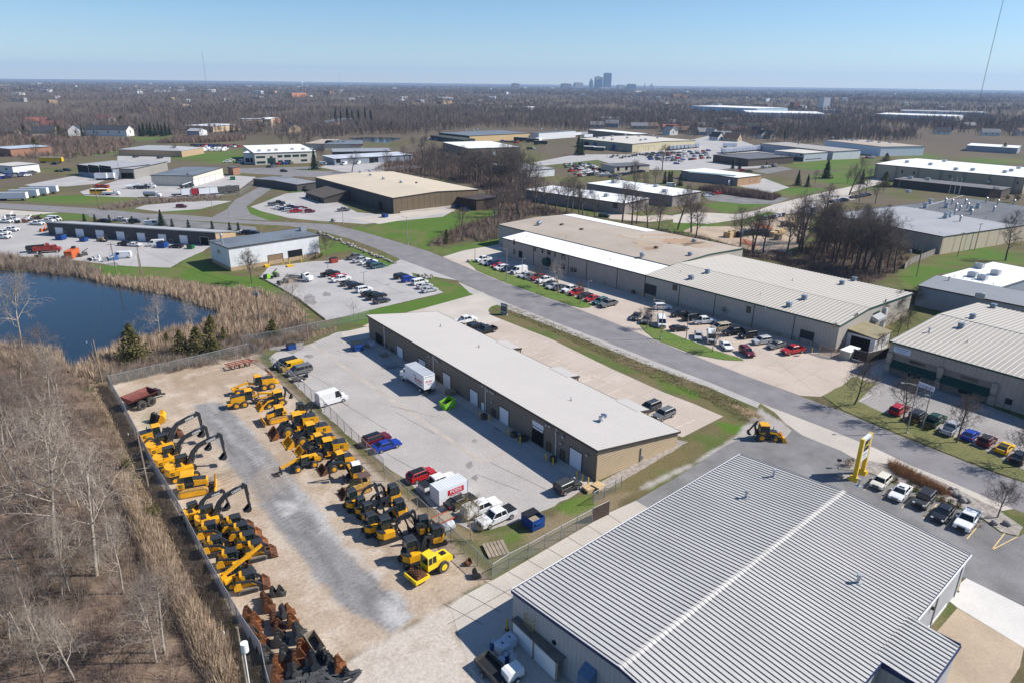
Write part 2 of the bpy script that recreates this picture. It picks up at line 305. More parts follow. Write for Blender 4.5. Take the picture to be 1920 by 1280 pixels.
for q in([ZF(1700,620),ZF(1900,450),(775,1150),(760,1180)],[ZB(1300,1200),ZB(1420,1190),ZB(1480,1260),ZB(1380,1280)]):layer(q,(.5,.48,.46),1,.8,.7)
layer(BROKEN,(.50,.44,.38),.4,.3);layer(BROKEN,(.36,.30,.24),.4,.3,.6,sm(f2,.52,.62))
FENCEGRASS=[(480,668),(500,680),(560,730),(615,785),(680,840),(755,900),(812,956),(880,996),(919,1000),(990,990),(1090,935),(1190,920),(1150,955),(926,1085),(905,1068),(846,1010),(783,950),(722,895),(673,848),(600,780)]
layer(FENCEGRASS,(.21,.165,.10),.5,.4);layer(FENCEGRASS,(.10,.115,.04),.5,.4,.7,sm(f1,.48,.62))
for p in GREENS[-5:]:layer(p,(.085,.15,.02),1.2,.8,.85)
layer([ZB(270,540),ZB(400,520),ZB(430,600),ZB(330,640)],(.15,.16,.06),1.5,1,.6);layer([ZB(1420,420),ZB(1480,450),ZB(1600,620),ZB(1540,600)],(.17,.165,.08),.8,.6,.7)
GRAVEL=(.36,.33,.30)
layer(conv(ZK,(900,500),(1000,560),(1090,620),(1200,700),(1080,725),(760,725),(420,920),(0,1120),(0,1090),(400,900),(740,690)),GRAVEL,.4,.3)
layer(conv(ZK,(700,470),(800,490),(920,560),(900,590),(760,540)),(.30,.21,.13),.6,.4,.8)
for p in([(930,205),(1000,203),(1010,208),(940,210)],[(620,217),(680,215),(700,219),(630,222)]):layer(p,(.14,.16,.06),3,1)
NZ=lambda c:np.concatenate([c,np.ones((len(c),1))],1)
jit=(f2-.5)[:,None]*.25+1
col=np.clip(col*jit,.01,.9)
gi,gj=len(ys),len(xs);idx=np.arange(nv).reshape(gi,gj)
quads=np.stack([idx[:-1,:-1].ravel(),idx[:-1,1:].ravel(),idx[1:,1:].ravel(),idx[1:,:-1].ravel()],1)
hgt=np.zeros(nv)
def ground_h(P):
 """small real relief: rutted yard, rough brush, a shallow ditch"""
 return(fbm(P[:,0]/1.3,P[:,1]/1.3,3)-.55)*.0
gm=bpy.data.materials.new("natural_ground");gm.use_nodes=True
n_=gm.node_tree;b_=n_.nodes["Principled BSDF"];b_.inputs["Roughness"].default_value=.95;b_.inputs["Specular IOR Level"].default_value=.1
at=n_.nodes.new("ShaderNodeAttribute");at.attribute_name="soil"
ge=n_.nodes.new("ShaderNodeNewGeometry");t1=n_.nodes.new("ShaderNodeTexNoise");t1.inputs["Scale"].default_value=2.6;t1.inputs["Detail"].default_value=8;t1.inputs["Roughness"].default_value=.75
n_.links.new(ge.outputs["Position"],t1.inputs["Vector"]);mr=n_.nodes.new("ShaderNodeMapRange");mr.inputs[1].default_value=.3;mr.inputs[2].default_value=.7;mr.inputs[3].default_value=.7;mr.inputs[4].default_value=1.3
n_.links.new(t1.outputs["Fac"],mr.inputs[0]);vm=n_.nodes.new("ShaderNodeVectorMath");vm.operation='SCALE';n_.links.new(at.outputs["Color"],vm.inputs[0]);n_.links.new(mr.outputs[0],vm.inputs["Scale"])
n_.links.new(vm.outputs[0],b_.inputs["Base Color"])
bp_=n_.nodes.new("ShaderNodeBump");bp_.inputs["Strength"].default_value=.5;bp_.inputs["Distance"].default_value=.08;n_.links.new(t1.outputs["Fac"],bp_.inputs["Height"]);n_.links.new(bp_.outputs[0],b_.inputs["Normal"])
gme=np_mesh("ground",np.concatenate([Pn,hgt[:,None]],1),quads,gm)
ca=gme.color_attributes.new("soil",'FLOAT_COLOR','POINT');ca.data.foreach_set('color',NZ(col).astype(np.float32).ravel())
tag(link("ground",gme),kind='structure')
# ---- pavements: sheets a few millimetres apart
ASPH=M("road_asphalt",(.215,.203,.205),.9,0,.18,.25,world=True,fine=.12)
ASPN=M("new_asphalt",(.20,.194,.192),.9,0,.3,.18,world=True,fine=.12)
OLDA=M("bleached_asphalt",(.43,.395,.37),.9,0,0,.12,col2=(.34,.315,.295),world=True,fine=.10)
LOTG=M("grey_lot_asphalt",(.43,.41,.395),.9,0,0,.09,col2=(.34,.325,.315),world=True,fine=.10)
CONC=M("tan_concrete",(.51,.43,.365),.9,0,0,.10,col2=(.42,.35,.29),world=True,fine=.07)
CONP=M("pale_concrete",(.52,.47,.41),.9,0,0,.12,col2=(.43,.385,.335),world=True,fine=.07)
CONW=M("white_concrete",(.62,.59,.55),.9,0,.12,.15,world=True,fine=.06)
CONB=M("brown_concrete",(.42,.33,.24),.9,0,.2,.12,world=True,fine=.08)
STAIN=M("oil_stain",(.27,.25,.235),.7,0,.4,.5,world=True,fine=.2)
LAWN=M("lawn_grass",(.085,.165,.022),.95,0,0,.14,col2=(.14,.155,.045),world=True,fine=.35)
LAWNB=M("winter_lawn",(.17,.155,.06),.95,0,0,.18,col2=(.11,.125,.04),world=True,fine=.35)
ROCK=M("river_gravel",(.40,.36,.32),.9,0,0,1.6,col2=(.20,.17,.15),world=True,fine=.4)
LINE=M("parking_line",(.66,.60,.48),.8,0,.25,1.2,world=True)
LINEY=M("yellow_line",(.70,.50,.22),.8,0,.25,1.2,world=True)
JOINT=M("joint_tar",(.09,.08,.07),.9,0,.3,1,world=True)
def sheet(name,pts,mat,z,jitter=0.,thick=0.,px=True):
 pw=[Vector((p[0],p[1],0))for p in W2(pts)]if px else[Vector((p[0],p[1],0))for p in pts]
 if jitter:
  q=[]
  for a,b in zip(pw,pw[1:]+pw[:1]):
   k=max(1,int((b-a).length/1.2));nn=Vector((-(b-a).y,(b-a).x,0)).normalized()
   for i in range(k):q.append(a.lerp(b,i/k)+nn*random.gauss(0,jitter))
  pw=q
 from mathutils.geometry import tessellate_polygon
 tr=tessellate_polygon([pw]);mb=MB();mb.add([(p.x,p.y,z)for p in pw],[tuple(t)for t in tr])
 if thick:
  n=len(pw);mb.add([(p.x,p.y,z)for p in pw]+[(p.x,p.y,z-thick)for p in pw],[(i,(i+1)%n,n+(i+1)%n,n+i)for i in range(n)])
 return tag(mb.build(name,mat),kind='structure')
def strip_lines(name,segs,wd,mat,z,px=True):
 mb=MB()
 for a,b in segs:
  A,B=(G(*a),G(*b))if px else(Vector((*a,0)),Vector((*b,0)));d=(B-A).normalized()*wd/2;nn=Vector((-d.y,d.x,0))
  mb.poly([(A+nn).to_tuple()[:2]+(z,),(A-nn).to_tuple()[:2]+(z,),(B-nn).to_tuple()[:2]+(z,),(B+nn).to_tuple()[:2]+(z,)])
 return tag(mb.build(name,mat),kind='structure')
upE=[(-60,379),(0,381),(187,392),(275,401),(340,403),(400,408),(480,415),(560,418),(622,421),(680,435),(755,457),(805,472),(860,495),(942,529),(1022,558),(1072,575),(1150,605),(1227,637),(1300,666),(1412,709),(1500,742),(1581,771),(1653,802),(1708,825),(1762,846),(1828,872),(1872,889),(1920,904),(2100,975)]
loE=[(2100,1040),(1920,961),(1784,903),(1708,872),(1642,840),(1550,803),(1475,774),(1425,755),(1325,714),(1235,680),(1135,640),(1010,592),(935,562),(855,525),(750,486),(705,466),(655,448),(590,431),(540,424),(480,421),(300,411),(150,401),(0,391),(-60,388)]
sheet("road",upE+loE,ASPH,.012)
sheet("road_shoulder",[(858,528),(935,562),(1010,592),(1135,640),(1235,680),(1325,714),(1425,755),(1420,764),(1325,724),(1235,692),(1135,652),(1010,603),(930,571),(880,549)],M("pale_shoulder",(.40,.375,.35),.9,0,.15,.4,world=True,fine=.1),.008)
SIDE=[(395,409),(425,393),(440,376),(475,357),(508,340),(540,325),(556,328),(530,342),(508,355),(475,378),(462,388),(470,402),(505,414)]
sheet("side_road",SIDE,ASPH,.010)
sheet("cross_road",[(440,316),(475,317),(600,321),(640,322),(760,310),(800,306),(830,310),(760,318),(650,330),(590,333),(540,330),(440,324)],ASPH,.006)
sheet("drive_apron",[(1425,755),(1475,774),(1550,803),(1642,840),(1708,872),(1784,903),(1900,953),(1880,957),(1790,920),(1700,893),(1660,872),(1607,866)]+conv(ZK,(1590,865),(1500,815),(1215,700),(1090,610),(1010,530)),CONP,.016)
sheet("forecourt",[(1192,938),(1275,890),(1355,838),(1390,821),(1472,821),(1490,800),(1520,806),(1600,842),(1650,866),(1700,890),(1690,900),(1640,892),(1700,918),(1784,948),(1841,974),(1876,999),(1909,1006),(1935,992),(2060,1060),(2060,1250),(1990,1170),(1812,1084),(1700,1030),(1400,880),(1215,952)],ASPN,.010)
sheet("concrete_drive",[(845,1136),(869,1116),(926,1086),(1002,1042),(1079,997),(1145,959),(1192,938),(1216,952),(1100,1035),(970,1160),(1230,1380),(930,1400),(860,1190)],CONP,.012)
sheet("white_slab",[(1812,1083),(1925,1139),(2060,1210),(2060,1300),(1920,1213),(1795,1138),(1770,1118)],CONW,.014)
sheet("brown_slab",[(1795,1139),(1920,1213),(1912,1250),(1860,1330),(1700,1400),(1690,1260)],CONB,.015)
sheet("rear_lot",conv(ZI,(95,285),(150,240),(280,215),(420,175),(600,95),(850,50))+[(700,612),(800,640),(1117,890),(1112,910),(1090,921),(1024,954),(970,976),(919,993),(880,992),(845,975),(812,954),(784,920),(755,896),(680,838),(615,782),(562,728),(520,690)],OLDA,.010,.12)
sheet("front_parking_lot",[(690,612),(680,612),(700,602),(800,577),(905,548),(935,571),(921,575),(915,582),(918,590),(940,599),(1032,635),(1145,690),(1245,735),(1300,756),(1356,780),(1280,819),(1258,812),(1000,690),(800,600)],CONC,.014)
sheet("white_drive",[(800,577),(905,548),(935,571),(921,575),(915,582),(920,591),(942,600),(900,611),(850,600),(790,590)],CONP,.018)
sheet("concrete_corner_pad",[ZI(640,95),(690,612),(697,633),ZI(660,180)],CONP,.020)
sheet("white_lot",[(505,500),(590,490),(630,489),(650,486),(725,501),(752,486),(800,504),(858,526),(800,517),(772,512),(775,518),(832,549),(612,601),(565,562),(527,540),(487,520)],LOTG,.010,.08)
sheet("contractor_lot",[(-80,405),(0,400),(40,402),(85,415),(88,428),(400,448),(400,458),(380,472),(340,490),(320,502),(250,500),(200,496),(155,490),(60,482),(0,480),(-80,478)],LOTG,.008,.1)
sheet("unit_front_drive",[(160,401),(205,404),(420,420),(480,426),(482,434),(380,432),(250,422),(170,408)],ASPN,.009)
sheet("tan_shoulder",[(-60,392),(0,393),(60,397),(110,399),(60,404),(0,403),(-60,404)],CONP,.009)
sheet("warehouse_lot",[(830,482),(870,470),(955,455),(965,478),(1215,558),(1570,662),(1605,640),(1700,690),(1610,725),(1538,743),(1500,741),(1412,709),(1300,666),(1227,637),(1072,575),(1022,558),(942,529),(877,503)],CONC,.008)
sheet("warehouse_front_lot",[(830,482),(870,470),(955,455),(965,478),(1215,558),(1100,572),(1020,555),(880,490)],CONP,.011)
LAWNP=[[(877,492),(884,487),(930,505),(980,523),(1030,541),(1080,558),(1112,572),(1105,577),(1090,578),(1072,574),(1022,557),(942,528),(895,508)],[(1197,607),(1206,603),(1240,618),(1270,630),(1291,638),(1320,648),(1340,657),(1390,672),(1394,676),(1360,675),(1300,664),(1227,636),(1210,622)]]
for p in LAWNP:sheet("verge_lawn",p,LAWN,.10,.05,.1)
sheet("right_lot",[(1607,752),(1640,722),(1660,690),(1700,700),(1930,790),(1990,900),(1920,880),(1850,845),(1789,818),(1720,790),(1653,772)],M("right_lot_paving",(.30,.28,.265),.9,0,.2,.12,world=True,fine=.1),.010)  # even paving colour of its own, darker than the neighbouring lots
sheet("right_verge",[(1542,742),(1580,722),(1600,705),(1640,720),(1609,752),(1653,773),(1720,791),(1789,819),(1850,846),(1920,882),(1990,905),(1990,930),(1920,902),(1872,887),(1828,870),(1762,844),(1653,800),(1581,769)],LAWNB,.09,.06,.09)
sheet("gravel_bed",conv(ZM,(340,130),(560,100),(790,150),(1100,240),(1400,380),(1700,530),(1910,680),(1870,752),(1720,718),(1560,598),(1300,478),(950,330),(650,235),(510,188),(330,180)),ROCK,.10,.08,.09)
sheet("gravel_island",conv(ZM,(280,255),(330,225),(440,230),(460,268)),ROCK,.10,.05,.09)
sheet("end_wall_gravel",[(1117,908),(1257,832),(1262,822),(1290,828),(1200,882),(1130,922)],ROCK,.03,.05)
sheet("storage_ground",[(1400,425),(1440,405),(1520,402),(1515,440),(1500,460),(1450,482),(1420,474),(1330,447),(1280,434),(1300,425)],CONB,.006)
sheet("back_drive",[(1262,404),(1300,398),(1380,402),(1420,395),(1450,384),(1500,372),(1545,361),(1600,349),(1640,334),(1700,318),(1765,300),(1774,304),(1705,325),(1650,345),(1592,362),(1604,374),(1560,382),(1530,398),(1470,402),(1440,397),(1400,410),(1330,420),(1262,418)],CONP,.008)
sheet("cream_lot",[(1000,305),(1080,290),(1180,290),(1350,250),(1420,275),(1460,290),(1440,315),(1300,320),(1180,318),(1120,300),(1010,312)],LOTG,.006)
sheet("upper_left_lot",conv(ZS,(180,510),(560,440),(880,440),(720,500),(500,520),(260,520)),LOTG,.006)
sheet("trailer_yard",conv(ZS,(600,560),(900,470),(1130,440),(1800,440),(1920,450),(1800,540),(1620,600),(1300,605),(900,600),(640,590)),LOTG,.007)
sheet("upper_lot",conv(N4,(0,580),(800,600),(800,680),(0,760)),LOTG,.006);sheet("red_car_lot",conv(ZS,(1010,685),(1090,660),(1500,625),(1740,630),(1500,690),(1200,710)),LOTG,.006)
sheet("brown_front_lot",conv(ZT,(110,620),(200,590),(350,530),(560,510),(850,660),(1100,680),(1450,630),(1530,640),(1440,690),(900,740),(760,730),(600,720),(380,700),(180,650)),LOTG,.007)
sheet("cement_pad",conv(ZT,(800,700),(1400,640),(1530,650),(1000,740)),CONP,.011)
sheet("steel_yard",[(600,314),(640,300),(720,300),(720,325),(640,322)],LOTG,.007)
sheet("white_office_drive",[(456,316),(600,312),(600,318),(456,322)],ASPN,.008)
sheet("small_lot",conv(ZV,(160,540),(360,520),(640,560),(560,590),(380,590),(200,570)),ASPN,.006);sheet("brick_lot",conv(ZV,(350,490),(500,450),(640,500),(540,530)),LOTG,.007);sheet("dark_lot",conv(ZV,(430,410),(600,385),(660,400),(520,425)),ASPN,.007)
sheet("island_path",conv(ZU,(1190,630),(1330,640),(1500,660),(1650,650),(1800,670),(1560,700),(1300,680)),CONC,.006)
def par_lines(a0,a1,b0,b1,n,skip=()):
 A0,A1,B0,B1=(G(*p)for p in(a0,a1,b0,b1));return[(tuple(A0.lerp(B0,i/(n-1)).xy),tuple(A1.lerp(B1,i/(n-1)).xy))for i in range(n)if i not in skip]
segs=par_lines(ZJ(410,270),ZJ(470,250),ZJ(1690,940),ZJ(1825,870),16,(14,15))+[(tuple(G(*ZJ(1770,975)).xy),tuple(G(*ZJ(1930,905)).xy))]
hat=[(ZJ(650,415),ZJ(780,380)),(ZJ(680,425),ZJ(785,400)),(ZJ(700,405),ZJ(745,395)),(ZJ(720,418),ZJ(770,385)),(ZJ(1060,600),ZJ(1180,570)),(ZJ(1090,625),ZJ(1215,590)),(ZJ(1180,570),ZJ(1218,590)),(ZJ(1100,615),ZJ(1150,578)),(ZJ(1130,612),ZJ(1190,572))]
segs+=[(tuple(G(*a).xy),tuple(G(*b).xy))for a,b in hat]
strip_lines("parking_lines",segs,.12,LINE,.020,False)
strip_lines("yellow_parking_lines",[(ZM(545,360),ZM(610,300)),(ZM(700,430),ZM(770,360)),(ZM(870,510),ZM(1000,395)),(ZM(1055,598),ZM(1175,475)),(ZM(1235,685),ZM(1320,590)),(ZM(1430,775),ZM(1545,640)),(ZM(1645,868),ZM(1755,725)),(ZM(1645,868),ZM(1865,755))],.13,LINEY,.020)
strip_lines("stall_lines",[(ZL(500,515),ZL(620,450)),(ZL(1320,810),ZL(1400,850)),(ZL(1480,870),ZL(1560,915)),(ZL(1640,925),ZL(1730,970))],.13,LINE,.02)
js=[]
for k in range(9):
 t=k/8;a=Vector(ZG(420,1240)).lerp(Vector(ZG(1780,440)),t);b=Vector(ZG(760,1420)).lerp(Vector(ZG(1960,560)),t);js.append((tuple(a),tuple(b)))
js+=[(ZH(0,690),ZH(640,330))]
strip_lines("drive_joints",js,.07,JOINT,.019)
lot=[(ZK(830,170),ZK(1030,180)),(ZK(780,260),ZK(1030,150)),(ZK(1060,230),ZK(1240,130)),(ZK(1210,285),ZK(1355,205)),(ZK(900,180),ZK(1070,230)),(ZK(1040,160),ZK(1350,410)),(ZK(1180,190),ZK(1420,300)),(ZK(650,210),ZK(900,90)),(ZK(980,340),ZK(1210,285))]
lot+=[(ZN(1020,640),ZN(1460,640)),(ZN(1150,700),ZN(1480,760)),(ZN(870,470),ZN(1190,560)),(ZN(500,320),ZN(900,450))]
lot+=[(ZJ(560,330),ZJ(1900,900)),(ZJ(700,260),ZJ(1920,780))]+[(ZJ(620+k*150,330+k*66),ZJ(800+k*150,250+k*66))for k in range(8)]
strip_lines("slab_joints",lot,.06,M("faint_joint",(.27,.23,.19),.9,0,.2,1,world=True),.0185)
strip_lines("patch_seams",[(ZI(410,180),ZI(1700,1065)),(ZI(1722,1060),ZI(1920,962))],.9,M("concrete_patch",(.43,.38,.33),.9,0,.15,.3,world=True,fine=.1),.014)
strip_lines("tar_cracks",[(ZI(600,230),ZI(760,270)),(ZI(540,235),ZI(640,260)),(ZI(1010,640),ZI(1330,720)),(ZI(430,520),ZI(700,640)),(ZI(650,620),ZI(980,820)),(ZI(1050,690),ZI(1340,850)),(ZG(700,130),ZG(1080,270)),(ZG(820,30),ZG(1300,260)),(ZI(300,350),ZI(560,490)),(ZI(980,1000),ZI(1300,1180)),(ZR(780,540),ZR(1420,450)),(ZR(1100,560),ZR(1560,510)),(ZR(1280,420),ZR(1500,520))],.10,M("crack_tar",(.15,.14,.13),.9,0,.2,1,world=True),.0175)
def blob(zc,x,y,rx,ry,k=14):return[zc(x+rx*math.cos(6.283*i/k)*U_(.6,1.2),y+ry*math.sin(6.283*i/k)*U_(.6,1.2))for i in range(k)]
for b in(blob(ZI,400,270,40,14),blob(ZI,1640,1180,28,20),blob(ZI,1600,1080,30,22),blob(ZG,640,60,30,18),blob(ZG,690,165,28,26),blob(ZI,1000,350,90,20),blob(ZI,1850,790,70,40),blob(ZI,1640,905,22,14),blob(ZI,250,205,160,45),blob(ZR,800,570,60,45),blob(ZR,930,530,40,18),blob(ZQ,850,545,60,14),blob(ZR,1390,457,14,5)):
 sheet("oil_stain",b,STAIN if b[0][1]<700 and b[0][0]>560 else M("damp_stain",(.25,.235,.22),.8,0,.3,.5,world=True,fine=.15),.0225+U_(0,.003),.05)
WAT=bpy.data.materials.new("pond_water");WAT.use_nodes=True;bw=WAT.node_tree.nodes["Principled BSDF"]
bw.inputs["Base Color"].default_value=(.010,.022,.034,1);bw.inputs["Roughness"].default_value=.07;bw.inputs["Specular IOR Level"].default_value=.5
tn=WAT.node_tree.nodes.new("ShaderNodeTexNoise");tn.inputs["Scale"].default_value=1.2;tn.inputs["Detail"].default_value=3;gg=WAT.node_tree.nodes.new("ShaderNodeNewGeometry");WAT.node_tree.links.new(gg.outputs["Position"],tn.inputs["Vector"])
bb=WAT.node_tree.nodes.new("ShaderNodeBump");bb.inputs["Strength"].default_value=.06;bb.inputs["Distance"].default_value=.1;WAT.node_tree.links.new(tn.outputs["Fac"],bb.inputs["Height"]);WAT.node_tree.links.new(bb.outputs[0],bw.inputs["Normal"])
sheet("pond_water",POND,WAT,.03,.25)
sheet("far_pond_water",conv(N5,(1450,405),(1720,395),(2000,400),(2160,405),(2100,430),(1960,470),(1760,460),(1560,440)),WAT,.03)
# ---- buildings
WALLM={}
def wm(name,col,stripe=(.9,.28),**k):
 return M(name,col,k.pop('rough',.7),0,k.pop('var',.08),k.pop('scale',.35),stripe=stripe,**k)
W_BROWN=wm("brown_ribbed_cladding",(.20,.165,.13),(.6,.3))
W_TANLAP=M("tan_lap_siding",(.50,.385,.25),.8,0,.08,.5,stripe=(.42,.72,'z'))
W_GREY=wm("pale_grey_cladding",(.40,.40,.41),(.6,.25))
W_BEIGE=wm("beige_cladding",(.42,.38,.32),(.7,.22))
W_CREAM=wm("cream_cladding",(.58,.5,.33),(1.2,.15))
W_WHITE=wm("white_cladding",(.66,.67,.68),(.8,.16))
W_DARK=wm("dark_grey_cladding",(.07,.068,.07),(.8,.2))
W_CHOC=wm("dark_brown_cladding",(.155,.115,.075),(3.0,.35),fine=.25)
W_BRICK=M("red_brick",(.33,.17,.11),.9,0,.25,1.5,fine=.2)
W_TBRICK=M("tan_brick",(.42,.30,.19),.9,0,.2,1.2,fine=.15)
W_BLUEG=wm("blue_grey_cladding",(.27,.30,.35),(1.5,.12))
W_PINK=wm("taupe_cladding",(.37,.315,.275),(.9,.22))
W_BLOCK=M("split_face_block",(.36,.31,.26),.9,0,.2,1.2,stripe=(.4,.2,'z'),fine=.15)
W_CONC=M("tan_base_block",(.42,.31,.2),.9,0,.15,.8)
R_BEIGE=M("beige_standing_seam",(.475,.445,.415),.55,0,.03,.15,stripe=(.61,.07,'x'))
R_TAN=M("tan_built_up_roof",(.43,.37,.31),.9,0,0,.06,col2=(.36,.30,.245),fine=.08)
R_TANLT=M("sand_roof",(.58,.49,.37),.85,0,0,.05,col2=(.52,.45,.35),fine=.06)
R_WHITE=M("white_membrane",(.80,.80,.80),.6,0,.05,.15,fine=.04)
R_GREYP=M("grey_panel_roof",(.32,.33,.35),.5,.1,.08,.2,stripe=(.9,.15,'x'))
R_GALV=M("galvalume_roof",(.49,.475,.455),.6,.0,.10,.12,fine=.05)
R_DGREY=M("dark_grey_roof",(.13,.135,.145),.8,0,.2,.08,fine=.1)
R_LGREY=M("light_grey_roof",(.36,.365,.375),.7,0,.1,.1,fine=.06)
R_BLUEG=M("blue_grey_roof",(.16,.185,.215),.7,0,.25,.08,fine=.12)
R_CREAM=M("ivory_panel_roof",(.39,.355,.31),.55,0,.06,.12)
R_BLACK=M("charcoal_shingles",(.05,.052,.06),.9,0,.25,.8)
R_RED=M("red_roof_tiles",(.34,.11,.085),.85,0,.2,.8)
R_BRN=M("brown_shingles",(.15,.10,.075),.9,0,.25,.8)
TRIMB=M("blue_trim",(.02,.035,.11),.5,0,.1,1)
TRIMD=M("dark_bronze_trim",(.06,.05,.042),.5,0,.1,1)
TRIMG=M("green_trim",(.02,.07,.05),.5,0,.1,1)
DOORW=M("white_roller_door",(.72,.74,.78),.5,0,.03,1,stripe=(.55,.1,'z'))
DOORD=M("painted_dark_opening",(.008,.008,.009),.9,0,.1,1)  # flat near-black panel: the unlit interior is painted, nothing is cut open
DOORB=M("brown_door",(.11,.075,.055),.6,0,.1,1)
DOORC=M("charcoal_roller_door",(.035,.034,.036),.6,0,.1,1,stripe=(.5,.2,'z'))
DOORT=M("tan_roller_door",(.24,.17,.10),.7,0,.1,1,stripe=(.5,.2,'z'))
PANE=M("window_pane",(.02,.028,.035),.08,0,.1,1,spec=.6)
PANEG=M("green_window_band",(.012,.05,.045),.12,0,.1,1,spec=.6)
AWN=M("green_awning",(.008,.045,.035),.7,0,.15,1)
def frame(A,B,hA):
 a,b=G(*A,hA),G(*B,hA);d=b-a;L=math.hypot(d.x,d.y);return Vector((a.x,a.y,0)),math.atan2(d.y,d.x),L
def to_loc(o,rz,p):q=p-o;c,s=math.cos(rz),math.sin(rz);return Vector((q.x*c+q.y*s,-q.x*s+q.y*c,p.z))
def pix_on(root,face,px,py,L,D):
 """pixel -> (u, z) on a wall plane of the building"""
 o=root.location;rz=root.rotation_euler.z;c0=to_loc(o,rz,Vector((0,0,CAMH)));c1=to_loc(o,rz,G(px,py,0));d=c1-c0
 if face in 'FB':yy=0 if face=='F' else D;t=(yy-c0.y)/d.y;p=c0+d*t;return p.x,p.z
 xx=L if face=='R' else 0;t=(xx-c0.x)/d.x;p=c0+d*t;return p.y,p.z
def face_box(mb,face,u0,u1,z0,z1,d0,d1,L,D):
 if face=='F':mb.box(u0,u1,-d1,-d0,z0,z1)
 elif face=='B':mb.box(u0,u1,D+d0,D+d1,z0,z1)
 elif face=='R':mb.box(L+d0,L+d1,u0,u1,z0,z1)
 else:mb.box(-d1,-d0,u0,u1,z0,z1)
KINDS_={'gd':('garage_door',DOORW,.12),'od':('doorway',DOORD,.12),'cd':('garage_door',DOORC,.12),'td':('garage_door',DOORT,.12),'d':('door',DOORB,.06),'wd':('door',WHITE,.06),'w':('window',PANE,.07),'gw':('window',PANEG,.05),'v':('louvre',DOORB,.05),'bd':('door',BLUEP,.06)}
def opening(root,face,kind,u0,u1,z0,z1,L,D,trim=None):
 nm,mt,fw=KINDS_[kind];u0,u1=sorted((u0,u1));z0,z1=sorted((z0,z1));z0=max(z0,0.02)
 mb=MB();face_box(mb,face,u0,u1,z0,z1,.005,.03,L,D);p=mb.build(nm,mt,root)
 fb=MB()
 face_box(fb,face,u0-fw,u0,z0,z1+fw,.004,.09,L,D);face_box(fb,face,u1,u1+fw,z0,z1+fw,.004,.09,L,D);face_box(fb,face,u0,u1,z1,z1+fw,.004,.09,L,D)
 if kind in('w','gw'):face_box(fb,face,u0,u1,z0-fw,z0,.004,.1,L,D)
 fb.build('frame',trim or TRIMD,p);return p
def roof_planes(typ,L,D,h,h2,rise,ry,over):
 """list of slope quads (4 corners, anticlockwise), built from the eaves"""
 o=over
 if typ=='flat':return[[(-o,-o,h),(L+o,-o,h),(L+o,D+o,h),(-o,D+o,h)]]
 if typ=='mono':s=(h2-h)/D;return[[(-o,-o,h-s*o),(L+o,-o,h-s*o),(L+o,D+o,h2+s*o),(-o,D+o,h2+s*o)]]
 if typ=='gable':
  y=D*ry;s1=rise/y;s2=(h+rise-h2)/(D-y)
  return[[(-o,-o,h-s1*o),(L+o,-o,h-s1*o),(L+o,y,h+rise),(-o,y,h+rise)],[(L+o,D+o,h2-s2*o),(-o,D+o,h2-s2*o),(-o,y,h+rise),(L+o,y,h+rise)]]
 if typ=='gablex':
  x=L*ry;s1=rise/x;s2=rise/(L-x)
  return[[(-o,D+o,h-s1*o),(-o,-o,h-s1*o),(x,-o,h+rise),(x,D+o,h+rise)],[(L+o,-o,h-s2*o),(L+o,D+o,h-s2*o),(x,D+o,h+rise),(x,-o,h+rise)]]
 if typ=='hip':
  k=D*.5;return[[(-o,-o,h),(L+o,-o,h),(L-k,D/2,h+rise),(k,D/2,h+rise)],[(L+o,-o,h),(L+o,D+o,h),(L-k,D/2,h+rise),(L-k,D/2,h+rise)],[(L+o,D+o,h),(-o,D+o,h),(k,D/2,h+rise),(L-k,D/2,h+rise)],[(-o,D+o,h),(-o,-o,h),(k,D/2,h+rise),(k,D/2,h+rise)]]
